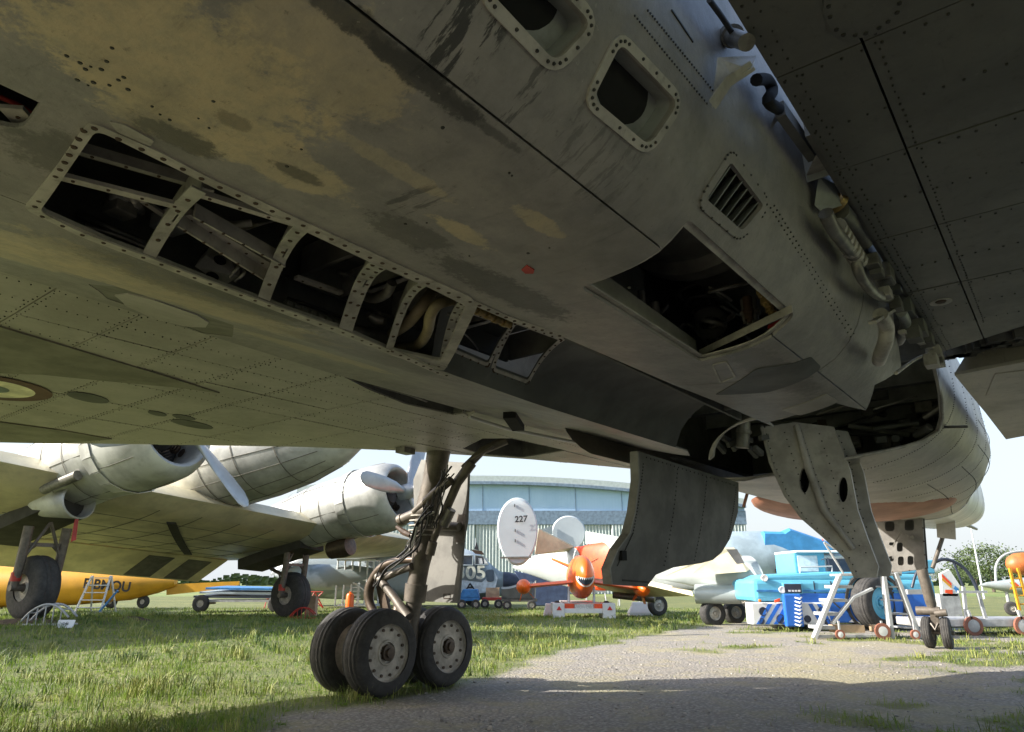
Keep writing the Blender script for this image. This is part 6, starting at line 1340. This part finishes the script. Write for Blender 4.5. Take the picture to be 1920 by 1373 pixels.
def dr(x, y, o=0): p = WY(x, y, YD)-db; return Vector((p.x*1.024, o, .0+(p.z-CAMH)*1.024+CAMH))
c0 = dr(1095, 1085); m = MB(); rx = (dr(1119, 1085)-c0).x; rz_ = (dr(1095, 1040)-c0).z
def dring(f, o, dz=0): return [c0+Vector((rx*f*math.cos(t), o, dz+rz_*f*math.sin(t)*(1 if math.sin(t) > 0 else .85))) for t in np.linspace(0, 2*math.pi, 33)[:-1]]
m.loft([dring(f, o, dz) for f, o, dz in ((.04, -1.15, .08), (.4, -1.05, .08), (.66, -.85, .06), (.84, -.5, .04), (.97, 0, 0), (1, .8, 0), (.85, 2, .03), (.45, 3.2, .15), (.1, 3.8, .25))]); m.build('fuselage', M['orange'], DR, smooth=60)
from mathutils.bvhtree import BVHTree
_f = [o for o in bpy.data.objects if o.parent == DR][0]; _bv = BVHTree.FromPolygons([v.co for v in _f.data.vertices], [p.vertices for p in _f.data.polygons])
def nosey(x, z):                               # forward surface of the drone's nose
    h = _bv.ray_cast(c0+Vector((x, -6, z)), Vector((0, 1, 0)))[0]
    return (h-c0).y if h else 0.0
def grin(off, a0, a1, mt, name, par, ly=-.03):
    P = [(math.cos(t), math.sin(t)) for t in np.linspace(math.pi*1.05, math.pi*1.95, 17)]
    up_ = [c0+Vector((.24*a0*x, 0, .10+.16*off*y*.55)) for x, y in P]; lo = [c0+Vector((.24*a1*x, 0, .10+.26*off*y)) for x, y in P]
    m = MB(); vs_ = []; fs = []
    for i, (u, l) in enumerate(zip(up_, lo)):
        for v in (u, l): q = v-c0; vs_.append(v+Vector((0, nosey(q.x, q.z)+ly, 0)))
    for i in range(16): fs.append((2*i, 2*i+2, 2*i+3, 2*i+1))
    m.add(vs_, fs); return m.build(name, M[mt], par, smooth=60)
GR = grin(1.25, 1.12, 1.12, 'white', 'grin_lips', DR, -.015); grin(1.05, 1.0, 1.0, 'navy', 'mouth', GR, -.03)
for i in range(9):
    x = -.2+.05*i; z = .10-.16*1.05*.55*math.sqrt(max(0, 1-(x/.25)**2)); m = MB(); q = [c0+Vector((x+dx, nosey(x+dx, z+dz)-.04, z+dz)) for dx, dz in ((-.022, .01), (.022, .01), (0, -.06))]; m.prism(q, (0, -.004, 0)); m.build('tooth', M['white'], GR)
m = MB(); m.loft([[c0+Vector((.13*f*math.cos(t), o, .3+.17*f*math.sin(t)+dz)) for t in np.linspace(0, 2*math.pi, 17)[:-1]] for f, o, dz in ((.1, -.95, -.02), (.7, -.75, 0), (1, -.3, .05), (.6, .6, .1))]); m.build('nose_spine', M['orange'], DR, smooth=60)
for sx, x1_, y1_ in ((-1, 986, 1100), (1, 1205, 1105)):
    a = dr(1095+sx*20, 1092); b = dr(x1_, y1_); m = MB(); m.loft([[p+Vector((0, -.4, 0)), p+Vector((0, -.25, .07)), p+Vector((0, .5, .02)), p+Vector((0, .5, -.02)), p+Vector((0, -.25, -.05))] for p in (a, b)]); m.build('wing', M['orange'], DR, smooth=30)
    c = b+Vector((sx*.02, 0, 0)); m = MB(); m.lathe(c, (0, -1, 0), [(.02, -1.2), (.14, -.8), (.21, -.2), (.21, .2), (.16, .42), (.06, .55), (0, .57)], 18); pod = m.build('wing_pod', M['orange'], DR, smooth=50)
    for a_ in ((-50, -110) if sx < 0 else (-80, -130)): m = MB(); u = Vector((math.cos(R_(a_)), 0, math.sin(R_(a_)))); m.prism([c+u*.15, c+u*.42+Vector((.03, .1, 0)), c+u*.42+Vector((.03, .4, 0)), c+u*.15+Vector((0, .5, 0))], (.02, 0, 0)); m.build('pod_fin', M['orange'], pod)
for f, o_, dz in ((.845, -.49, .04), (.972, .01, 0)): m = MB(); R1 = [c0+Vector((rx*f*1.004*math.cos(t), o_, dz+rz_*f*1.004*math.sin(t)*(1 if math.sin(t) > 0 else .85))) for t in np.linspace(0, 2*math.pi, 33)[:-1]]; m.loft([R1, [v+Vector((0, .012, 0)) for v in R1]], caps=False); m.build('skin_joint', M['bolt'], DR)
for sx in (-1, 1): m = MB(); a = c0+Vector((sx*.2, 1.5, .35)); b = c0+Vector((sx*.75, 2.2, .6)); m.prism([a, b, b+Vector((0, .5, 0)), a+Vector((0, 1, 0))], (0, 0, .05)); m.build('tail_fin', M['orange'], DR)
bw_ = WY(1020, 1128, 31); bw_.z = 0; o = MB().prism([WY(x, y, 31)-bw_ for x, y in ((963, 1070), (1062, 1092), (1072, 1136), (1004, 1136))], (0, .25, .0)).build('blue_wing_panel', M['navyblue'] if 'navyblue' in M else M['navy'], bevel=.03); o.location = bw_; tag(o, 'dark blue wing panel standing on edge behind the left wing of the orange drone', 'wing panel')
# white plastic barriers
for x, y, Y, lab in ((1200, 1152, 24, 'white moulded plastic barrier on the grass right of the drone trailer'), (1029, 1158, 22.4, 'white warning board leaning beside the left trailer mudguard')):
    b = WY(x, y, Y); b.z = 0; m = MB(); w_ = .38 if x > 1100 else .16
    m.loft([[(-w_, -.2, 0), (w_, -.2, 0), (w_, .2, 0), (-w_, .2, 0)], [(-w_, -.2, .1), (w_, -.2, .1), (w_, .2, .1), (-w_, .2, .1)], [(-w_*.7, -.12, .3), (w_*.7, -.12, .3), (w_*.7, .12, .3), (-w_*.7, .12, .3)], [(-w_*.62, -.08, .42), (w_*.62, -.08, .42), (w_*.62, .08, .42), (-w_*.62, .08, .42)]])
    o = m.build('plastic_barrier' if x > 1100 else 'warning_board', M['white'], bevel=.02); o.location = b; tag(o, lab, 'barrier')
# ================================================================== JET WITH BLUE COVER behind
YJ = 30.; jb = WY(1480, 1150, YJ); jb.z = 0; JT = thing('shrouded_jet', 'pale silver jet with a blue canopy cover parked behind the tow tractor', 'aircraft', jb)
def jp(x, y): return WY(x, y, YJ)-jb
M['jetgrey'] = mat('pale_blue_grey_paint', (.36, .45, .50), .45, .1, dirt=.15, scale=1)
M['bluecover'] = mat('blue_canvas_cover', (.05, .26, .55), .7, var=.15, dirt=.1, scale=3)
def jring(x, a, b, kw=.85): a, b = jp(x, a), jp(x, b); c = (a+b)/2; r = (a-b).length/2; return [c+Vector((0, r*kw*math.cos(t), r*math.sin(t))) for t in np.linspace(0, 2*math.pi, 29)[:-1]]
m = MB(); m.loft([jring(*a) for a in ((1340, 1003, 1098), (1380, 997, 1100), (1440, 996, 1104), (1500, 1010, 1104), (1560, 1026, 1100), (1620, 1038, 1094), (1680, 1050, 1084), (1710, 1062, 1072))]); m.build('fuselage', M['jetgrey'], JT, smooth=60)
q = [(1421, 1003), (1458, 1004), (1468, 997), (1500, 1008), (1545, 1024), (1562, 1030), (1530, 1034), (1470, 1040), (1421, 1042)]; ry = (jp(1440, 996)-jp(1440, 1104)).length/2*.85
m = MB(); A_ = [jp(x, y)+Vector((0, -ry*.85-.02, 0)) for x, y in q]; B_ = [jp(x, y)+Vector((0, ry*.6, 0)) for x, y in q]; m.loft([A_, [v+Vector((0, .2, .1)) for v in A_], B_]); m.build('canopy_cover', M['bluecover'], JT, smooth=30)
for k in range(5): m = MB(); m.obox(jp(1440+k*11, 1071)+Vector((0, -ry*.97, 0)), (.05, 0, 0), (0, .03, 0), (0, 0, .07)); m.build('vent', M['ink'], JT)
m = MB(); m.prism([jp(1524, 1034)+Vector((0, -ry*.8, 0)), jp(1528, 1012)+Vector((0, -ry*.8, 0)), jp(1532, 1034)+Vector((0, -ry*.8, 0))], (0, .05, 0)); m.build('blade_aerial', M['redband'], JT)
for x in (1390, 1400): c = jp(x, 1145); m = MB(); m.cyl((c.x, c.y, .5), (c.x, c.y, 1.5), .08); LGJ = m.build('landing_gear_leg', M['leg'], JT); wheel(LGJ, (c.x, -.2, .35), (.2, 1, 0), .35, .22, .14)
# ================================================================== TOW TRACTOR
YK = 17.0; kb = WY(1590, 1185, YK); kb.z = 0; TK = thing('tow_tractor', 'heavy blue aircraft tow tractor with blue and white chevrons on its front', 'tractor', kb)
def kp(x, y, o=0): p = WY(x, y, YK+o)-kb; return p
M['cyan'] = mat('light_cyan_paint', (.11, .39, .55), .4, var=.08, dirt=.15, scale=2); M['royal'] = mat('royal_blue_paint', (.02, .13, .50), .4, var=.1, dirt=.15, scale=2)
def kbox(x0, y0, x1, y1, o0, o1, name, mt, par=TK, bev=.03): a, b = kp(x0, y1, o0), kp(x1, y0, o0); m = MB(); m.box((a.x, o0, a.z), (b.x, o1, b.z)); return m.build(name, M[mt], par, bevel=bev)
kbox(1415, 1086, 1752, 1129, 0, 2.4, 'hood', 'cyan', bev=.1)
m = MB(); a = [kp(x, y) for x, y in ((1418, 1090), (1440, 1078), (1560, 1072), (1750, 1078), (1752, 1090))]; m.prism([Vector((p.x, .05, p.z)) for p in a], (0, 2.2, 0)); m.build('hood_top', M['cyan'], TK, bevel=.06)
FB = kbox(1412, 1130, 1556, 1172, -.15, .3, 'front_bumper', 'white')
kbox(1500, 1112, 1750, 1168, -.02, 2.4, 'chassis_side', 'royal')
for k in range(9):
    x = 1414+k*16
    if 1472 < x < 1500: continue
    m = MB(); q = [(x, 1170), (x+8, 1170), (x+30, 1132), (x+22, 1132)] if k < 4 else [(x+22, 1170), (x+30, 1170), (x+8, 1132), (x, 1132)]
    q = [(min(1555, max(1413, u)), v) for u, v in q]; m.prism([Vector((kp(u, v).x, -.155, kp(u, v).z)) for u, v in q], (0, -.006, 0)); m.build('chevron_stripe', M['royal'], FB)
for x, y, r in ((1426, 1146, .085), (1424, 1164, .06), (1459, 1160, .09), (1509, 1160, .07), (1536, 1146, .08), (1546, 1166, .06)): p = kp(x, y); m = MB(); m.lathe((p.x, -.152, p.z), (0, -1, 0), [(r, 0), (r*1.15, .012), (r*1.0, .02), (r*.9, .004), (0, .002)], 16); m.build('round_opening', M['navy'], FB, smooth=40)
kbox(1476, 1114, 1502, 1176, -.32, -.16, 'ladder_column', 'royal')
for k in range(8): y = 1120+k*7; p, q = kp(1480, y), kp(1492, y); m = MB(); m.tube([(p.x, -.34, p.z), ((p.x+q.x)/2, -.42, p.z-.03), (q.x, -.34, p.z)], .018, 6); m.build('step_rung', M['white'], TK)
GRL = kbox(1469, 1093, 1504, 1114, -.06, .02, 'grille_box', 'cyan'); kbox(1472, 1095, 1502, 1112, -.08, -.062, 'grille', 'navy', GRL, .01)
for k in range(4): p = kp(1478+k*6, 1108); m = MB(); m.obox((p.x, -.085, p.z), (.025, 0, 0), (0, .005, 0), (0, 0, .02)); m.build('grille_lamp', M['white'], GRL)
for x in (1465, 1432): p = kp(x, 1106 if x > 1450 else 1084); m = MB(); m.lathe((p.x, .0, p.z), (0, -1, 0), [(.03, -.05), (.07, 0), (.08, .06), (.07, .07), (0, .06)], 14); m.build('headlight', M['white'], TK, smooth=40)
KW = kbox(1600, 1160, 1610, 1166, 0, 2.2, 'axle', 'legdark'); c = kp(1638, 1141); ty, rm2 = wheel(KW, (c.x+.05, .02, .60), (.42, -.9, 0), .60, .45, .36, mt='cyan')
m = MB(); m.lathe((c.x+.05, -.04, .6), (0, -1, 0), [(.70, -.2), (.70, .02), (.64, .02), (.64, -.2)], 32); m.build('wheel_arch', M['dblack'], TK, smooth=40)
m = MB(); c = kp(1490, 1180); m.lathe((c.x, .5, .38), (0, 1, 0), [(.1, 0), (.38, .02), (.42, .12), (.42, .38), (.38, .5), (.1, .5)], 28); m.build('front_tyre', M['tyre'], TK, smooth=40)
CB = kbox(1492, 1036, 1545, 1076, .9, 2.2, 'cab', 'cyan'); kbox(1498, 1042, 1532, 1072, .88, .895, 'cab_window', 'padpale', CB, .005); kbox(1492, 1032, 1600, 1037, .8, 2.3, 'cab_roof', 'white'); kbox(1546, 1042, 1640, 1078, 1.0, 2.3, 'cab_rear', 'white')
kbox(1640, 1050, 1750, 1076, 1.0, 2.3, 'rear_body', 'cyan')
m = MB(); p = kp(1452, 1126); m.obox((p.x, -.18, p.z), (.06, 0, .02), (0, .02, 0), (0, 0, .03)); m.build('towing_pin', M['redband'], TK)
p = kp(1672, 1155); m = MB(); m.prism([Vector((kp(x, y).x, -.03, kp(x, y).z)) for x, y in ((1590, 1166), (1598, 1160), (1612, 1168), (1606, 1168))], (0, -.01, 0)); m.build('side_stripe', M['white'], TK)

for x in (1530, 1562, 1690): p, q = kp(x, 1127), kp(x, 1090); m = MB(); m.box((p.x-.012, -.012, p.z), (p.x+.012, 0, q.z)); m.build('panel_gap', M['navy'], TK)
m = MB(); p, q = kp(1418, 1108), kp(1750, 1108); m.box((p.x, -.03, p.z-.02), (q.x, -.005, p.z+.02)); m.build('rubbing_strip', M['bluebox'], TK)
m = MB(); m.tube([kp(1500, 1076, .3), kp(1500, 1064, .3), kp(1560, 1062, .3), kp(1560, 1074, .3)], .02, 6); m.build('guard_rail', M['worn'], TK)
for x in (1552, 1575): a, b = kp(x, 1072, .98), kp(x+18, 1048, .98); m = MB(); m.box((a.x, .96, a.z), (b.x, .99, b.z)); m.build('side_window', M['glass'], TK)
m = MB(); p = kp(1540, 1050, .8); m.tube([p, p+Vector((.12, -.1, .05)), p+Vector((.15, -.1, -.25))], .015, 6); m.obox(p+Vector((.15, -.12, -.3)), (.07, 0, 0), (0, .015, 0), (0, 0, .11)); m.build('mirror', M['navy'], TK)
for x in (1420, 1552): p = kp(x, 1126); m = MB(); m.lathe((p.x, -.16, p.z), (0, -1, 0), [(.035, 0), (.035, .02), (0, .03)], 10); m.build('indicator_lamp', M['amber'], TK)
m = MB(); p = kp(1600, 1150); m.tube(catv([kp(1560, 1128)+Vector((0, -.05, 0)), kp(1575, 1142)+Vector((0, -.08, 0)), kp(1592, 1140)+Vector((0, -.05, 0))]), .018, 6); m.build('air_hose', M['hose'], TK)
# ================================================================== WHITE ACCESS LADDER on castors
YL = 14.6; ab = WY(1620, 1200, YL); ab.z = 0; AL = thing('wheeled_access_ladder', 'white two-sided access ladder on orange castors behind the nose door', 'ladder', ab)
def ap(x, y, o=0): return WY(x, y, YL+o)-ab
def abeam(x0, y0, x1, y1, w_, h, o0=0, o1=None, name='side_rail', mt='worn', par=AL): m = MB(); m.beam(ap(x0, y0, o0), ap(x1, y1, o1 if o1 is not None else o0), w_, h, (0, 1, 0)); return m.build(name, M[mt], par, bevel=.006)
for o_ in (0, .55):
    abeam(1574, 1080, 1526, 1198, .07, .15, o_); abeam(1655, 1074, 1672, 1198, .07, .15, o_)
    abeam(1678, 1074, 1724, 1196, .07, .13, o_); abeam(1530, 1194, 1668, 1192, .05, .06, o_, name='base_rail')
    abeam(1575, 1078, 1690, 1074, .05, .06, o_, name='platform_rail'); abeam(1545, 1017, 1583, 1078, .035, .035, o_, name='handrail'); abeam(1566, 1030, 1545, 1017, .035, .035, o_, name='handrail')
    abeam(1560, 1170, 1600, 1120, .05, .11, o_, name='brace'); abeam(1600, 1120, 1635, 1104, .05, .11, o_, name='brace')
for k in range(4):
    f = (k+.8)/4.6; x = 1574-48*f; y = 1080+118*f; p = ap(x+4, y, 0); m = MB(); m.box((p.x-.02, 0, p.z-.03), (p.x+.32, .55, p.z+.03)); m.build('tread', M['worn'], AL)
    x = 1664+44*f; p = ap(x, y, 0); m = MB(); m.box((p.x-.04, 0, p.z-.015), (p.x+.16, .55, p.z+.015)); m.build('tread', M['worn'], AL)
a, b = ap(1578, 1078), ap(1690, 1073); m = MB(); m.box((a.x, 0, a.z-.02), (b.x, .55, a.z+.02)); m.build('platform', M['worn'], AL)
for x, y in ((1656, 1192), (1716, 1190), (1576, 1196)):
    c = ap(x, y, -.1); F_ = MB().beam((c.x, c.y, .14), (c.x, c.y, .34), .04, .03).build('castor_fork', M['worn'], AL); rd = .15 if x == 1656 else .09
    m = MB(); m.lathe((c.x, c.y-.025, rd), (0, 1, 0), [(rd*.6, 0), (rd, 0), (rd, .05), (rd*.6, .05)], 24); m.build('castor_tyre', M['rustwheel'], F_, smooth=40); m = MB(); m.lathe((c.x, c.y-.03, rd), (0, 1, 0), [(0, 0), (rd*.6, .005), (rd*.6, .055), (0, .06)], 18); m.build('castor_hub', M['white'], F_, smooth=40)
for x0, x1_ in ((1563, 1585), (1587, 1616), (1640, 1664)):
    p, q = ap(x0, 1186, .1), ap(x1_, 1172, .1); o = MB().box((p.x, p.y-.1, p.z), (q.x, q.y+.2, q.z)).build('ballast_block', M['carton2'] if 'carton2' in M else M['carton'], AL)

# ================================================================== HOOP TROLLEY, ROCKETS, JETS AND TREES at far right
YR = 15.5; hb2 = WY(1800, 1200, YR); hb2.z = 0; HT = thing('hoop_trolley', 'long grey trolley with dark arched hoops and rusty castors right of the nose wheels', 'trolley', hb2)
def rpx(x, y, o=0): return WY(x, y, YR+o)-hb2
a, b = rpx(1728, 1176), rpx(1850, 1160); m = MB(); m.box((a.x, 0, a.z), (b.x+2.2, 1.0, b.z)); m.build('bed', M['greymetal'], HT, bevel=.02)
for o_ in (.1, .9):
    m = MB(); m.tube(catv([rpx(1750, 1056, o_), rpx(1768, 1049, o_), rpx(1790, 1054, o_), rpx(1812, 1070, o_), rpx(1826, 1092, o_), rpx(1834, 1112, o_)]), .035, 8); m.build('hoop', M['navy'], HT, smooth=60)
    m = MB(); m.cyl(rpx(1788, 1054, o_), rpx(1806, 1100, o_), .025, seg=8); m.build('hoop_brace', M['navy'], HT); m = MB(); m.beam(rpx(1806, 1100, o_), rpx(1812, 1160, o_), .06, .06); m.beam(rpx(1834, 1112, o_), rpx(1848, 1160, o_), .06, .06); m.build('post', M['worn'], HT)
    m = MB(); m.tube(catv([rpx(1710, 1102, o_), rpx(1716, 1080, o_), rpx(1722, 1072, o_), rpx(1732, 1085, o_), rpx(1736, 1102, o_)]), .03, 8); m.build('hoop', M['navy'], HT, smooth=60)
m = MB(); m.beam(rpx(1796, 1110), rpx(1850, 1110), .05, .05); m.beam(rpx(1700, 1110), rpx(1745, 1110), .08, .1); m.build('rail', M['worn'], HT)
for x in (1828, 1922): c = rpx(x, 1190, -.05); F_ = MB().beam((c.x, c.y, .2), (c.x-.05, c.y, .5), .06, .04).build('castor_fork', M['worn'], HT); m = MB(); m.lathe((c.x, c.y-.03, .19), (0, 1, 0), [(.13, 0), (.19, 0), (.19, .06), (.13, .06)], 24); m.build('castor_tyre', M['rustwheel'], F_, smooth=40); m = MB(); m.lathe((c.x, c.y-.035, .19), (0, 1, 0), [(0, .0), (.125, .01), (.125, .06), (0, .07)], 18); m.build('castor_hub', M['greymetal'], F_, smooth=40)
M['sand'] = mat('pale_yellow_tarpaulin', (.62, .55, .30), .7, dirt=.1)
sd_ = WY(1840, 1146, 18.5); sd_.z = 0; m = MB(); m.loft([[(x, -.6, .02), (x, -.3, .16*f), (x, .3, .2*f), (x, .6, .02)] for x, f in ((-1.1, .3), (-.6, .9), (0, 1), (.7, .9), (1.2, .2))]); o = m.build('folded_tarpaulin', M['sand'], smooth=40); o.location = sd_; tag(o, 'pale yellow folded tarpaulin lying behind the hoop trolley', 'tarpaulin')
# colourful marked tailplane behind the nose leg
fb = WY(1780, 1115, 22); fb.z = 0; o = thing('painted_tail_unit', 'white tail unit with red, yellow and blue stripes behind the nose leg', 'tail unit', fb)
def fq(x, y): return WY(x, y, 22)-fb
m = MB(); m.prism([fq(1764, 1076), fq(1780, 1068), fq(1800, 1098), fq(1796, 1118), fq(1768, 1118)], (0, .12, 0)); m.build('fin_body', M['white'], o)
for k, (mt, P) in enumerate((('redband', ((1766, 1076), (1784, 1094), (1784, 1099), (1766, 1082))), ('yellow', ((1766, 1083), (1784, 1100), (1784, 1104), (1766, 1088))), ('bluebox', ((1790, 1098), (1798, 1106), (1796, 1114), (1788, 1104))), ('redband', ((1772, 1106), (1786, 1106), (1786, 1114), (1772, 1112))))): m = MB(); m.prism([fq(*p)+Vector((0, -.004-.001*k, 0)) for p in P], (0, -.006, 0)); m.build('stripe', M[mt], o)
c = fq(1778, 1130); MB().box((-.3, 0, 0), (.3, .3, c.z+.25)).build('support_block', M['greymetal'], o)
# grey jet nose with yellow and red arrow
jb2 = WY(1900, 1130, 24); jb2.z = 0; JG = thing('grey_jet_nose', 'grey jet with pointed nose and a red and yellow arrow at the right edge', 'aircraft', jb2)
def gq(x, y): return WY(x, y, 24)-jb2
m = MB(); rg = []
for x, a, b in ((1836, 1097, 1099), (1850, 1092, 1102), (1875, 1089, 1108), (1900, 1086, 1114), (1960, 1080, 1120), (2100, 1078, 1124)):
    p, q = gq(x, a), gq(x, b); c = (p+q)/2; r = (p-q).length/2; rg.append([c+Vector((0, r*math.cos(t), r*math.sin(t))) for t in np.linspace(0, 2*math.pi, 21)[:-1]])
m.loft(rg); m.build('fuselage', M['tsilver'], JG, smooth=60)
for k, mt in enumerate(('yellow', 'redband')): m = MB(); x = 1876+k*5; m.prism([gq(a, b)+Vector((0, -.42-.004*k, 0)) for a, b in ((x, 1092), (x+6, 1092), (x+13, 1098), (x+6, 1105), (x, 1105), (x+6, 1098))], (0, -.01, 0)); m.build('arrow_mark', M[mt], JG)
c = gq(1890, 1125); wheel(MB().cyl((c.x, 0, .2), (c.x, 0, .8), .05).build('nose_leg', M['worn'], JG), (c.x, -.1, .22), (.2, 1, 0), .22, .14, .1)
m = MB(); q = rg[4]; m.tube(catv([gq(1868, 1096), gq(1868, 1060), gq(1885, 1040), gq(1920, 1034), (gq(1960, 1040))]), .04, 8); m.build('canopy_hoop', M['worn'], JG, smooth=60)
# yellow ladder, orange fuselage tip
yl = WY(1905, 1145, 17.5); yl.z = 0; LY = thing('yellow_ladder', 'yellow ladder leaning at the right edge of the picture', 'ladder', yl)
def yq(x, y): return WY(x, y, 17.5)-yl
for x0, x1_ in ((1893, 1912), (1908, 1930)): m = MB(); m.beam(yq(x0, 1065), yq(x1_, 1145), .05, .05, (0, 1, 0)); m.build('side_rail', M['yellow'], LY)
for k in range(4): m = MB(); m.cyl(yq(1897+5*k, 1085+16*k), yq(1913+5*k, 1085+16*k), .02, seg=8); m.build('rung', M['yellow'], LY)
M['burnt'] = mat('burnt_orange_paint', (.42, .12, .03), .5, dirt=.4, dcol=(.10, .12, .04))
ob = WY(1900, 1140, 27); ob.z = 0; OF = thing('orange_tailed_aeroplane', 'dark orange rounded aeroplane tail at the right edge before the trees', 'aircraft', ob)
m = MB(); rg = []
for x, r in ((1888, .08), (1895, .28), (1908, .4), (1930, .48), (1995, .52)): c = WY(x, 1056+(.6-r)*6, 27)-ob; rg.append([c+Vector((0, r*math.cos(t), r*math.sin(t))) for t in np.linspace(0, 2*math.pi, 21)[:-1]])
m.loft(rg); m.build('fuselage', M['burnt'], OF, smooth=60); c = WY(1930, 1090, 27)-ob; m = MB(); m.cyl((c.x, 0, 0), (c.x, 0, c.z), .1); m.build('prop_stand', M['greymetal'], OF)
# trees far right and along the horizon
t = NT('leaf_green'); M['leaf'] = t.fin(t.mix(t.ramp(t.noise(.8, 4, .6), .35, .65), (.035, .06, .018), (.075, .11, .03)), .7); M['bark'] = mat('bark', (.10, .08, .06), .9, dirt=.3)
def tree(x, y, Y, h, w_, lab, seed):
    r_ = np.random.default_rng(seed); b = WY(x, y, Y); b.z = 0; T = thing('tree', lab, 'tree', b, 0, 'trees along the airfield edge')
    m = MB(); m.tube([(0, 0, 0), (.05, 0, h*.35), (-.05, .1, h*.75)], [h*.035, h*.026, h*.01], 8)
    for k in range(6): a = k*1.05; m.tube([(0, 0, h*(.3+.06*k)), (w_*.3*math.cos(a), w_*.3*math.sin(a), h*(.5+.06*k))], [h*.012, h*.004], 6)
    m.build('trunk', M['bark'], T, smooth=60)
    n = 3600; cl = r_.normal(0, 1, (14, 3)); cl /= np.linalg.norm(cl, axis=1)[:, None]; cl = cl*np.array([w_*.36, w_*.36, h*.24])+np.array([0, 0, h*.64])
    P = cl[r_.integers(0, 14, n)]+r_.normal(0, 1, (n, 3))*np.array([w_*.11, w_*.11, h*.075]); P = P[P[:, 2] > h*.15]
    s_ = r_.uniform(.018, .04, len(P))*h*.7; vs_ = []; fs = []
    for i, (p, q) in enumerate(zip(P, s_)):
        u = r_.normal(0, 1, 3); u /= np.linalg.norm(u); v = np.cross(u, r_.normal(0, 1, 3)); v /= np.linalg.norm(v)
        vs_ += [p-u*q-v*q*.5, p+u*q-v*q*.4, p+u*q*.6+v*q*.6, p-u*q*.7+v*q*.5]; fs.append((4*i, 4*i+1, 4*i+2, 4*i+3))
    mm = MB(); mm.add([tuple(v) for v in vs_], fs); mm.build('crown', M['leaf'], T)
for k, (x, Y, h, w_, lab) in enumerate(((1862, 70, 4.4, 7, 'rounded dark tree nearest the camera beyond the grey jet nose'), (1905, 95, 4.6, 8, 'low bushy tree at the right edge behind the orange tail'), (1832, 110, 3.6, 8, 'small far tree left of the rounded dark tree'), (1790, 120, 3.0, 9, 'far low tree behind the hoop trolley hoops'))): tree(x, 1100, Y, h, w_, lab, k+3)
m = MB(); rg = np.random.default_rng(5); vs_ = []; fs = []
for i in range(2600):
    x = rg.uniform(-120, 120); y = 150+rg.uniform(0, 8); z = rg.uniform(0, 2.6+1.4*math.sin(x*.13)+.8*math.sin(x*.41)); q = rg.uniform(.3, .8); n = len(vs_)
    vs_ += [(x-q, y, z-q*.6), (x+q, y, z-q*.5), (x+q*.7, y+.3, z+q*.6), (x-q*.8, y-.3, z+q*.6)]; fs.append((n, n+1, n+2, n+3))
m.add(vs_, fs); m.build('far_hedge', M['leaf'], kind='stuff')
pb_ = WY(1845, 1120, 45); pb_.z = 0; o = MB().tube([(0, 0, 0), (0, 0, 2.6), (0, 0, 5.0)], [.06, .05, .03], 10).build('flag_pole', M['whitetube'], smooth=60); o.location = pb_; tag(o, 'thin white pole standing far right between the trees', 'pole')
# low clutter seen under the wings: sawhorses and drums
for k, (x, y, Y, mt, lab) in enumerate(((1118, 1140, 34, 'greymetal', 'grey work trestle beyond the drone trailer'), (1180, 1142, 33, 'worn', 'pale work trestle between the drone trailer and the white barrier'), (520, 1146, 30, 'red', 'red work trestle far behind the airliner'), (760, 1142, 34, 'orange', 'orange work trestle behind the bogie'))):
    b = WY(x, y, Y); b.z = 0; T = thing('work_trestle', lab, 'trestle', b, 0, 'work trestles on the far grass'); m = MB(); m.beam((-.5, 0, .62), (.5, 0, .62), .1, .1); m.build('top_beam', M[mt], T)
    for q in (-.42, .42):
        for w_ in (-.25, .25): m = MB(); m.cyl((q, 0, .6), (q*1.1, w_, 0), .025, seg=6); m.build('leg', M[mt], T)
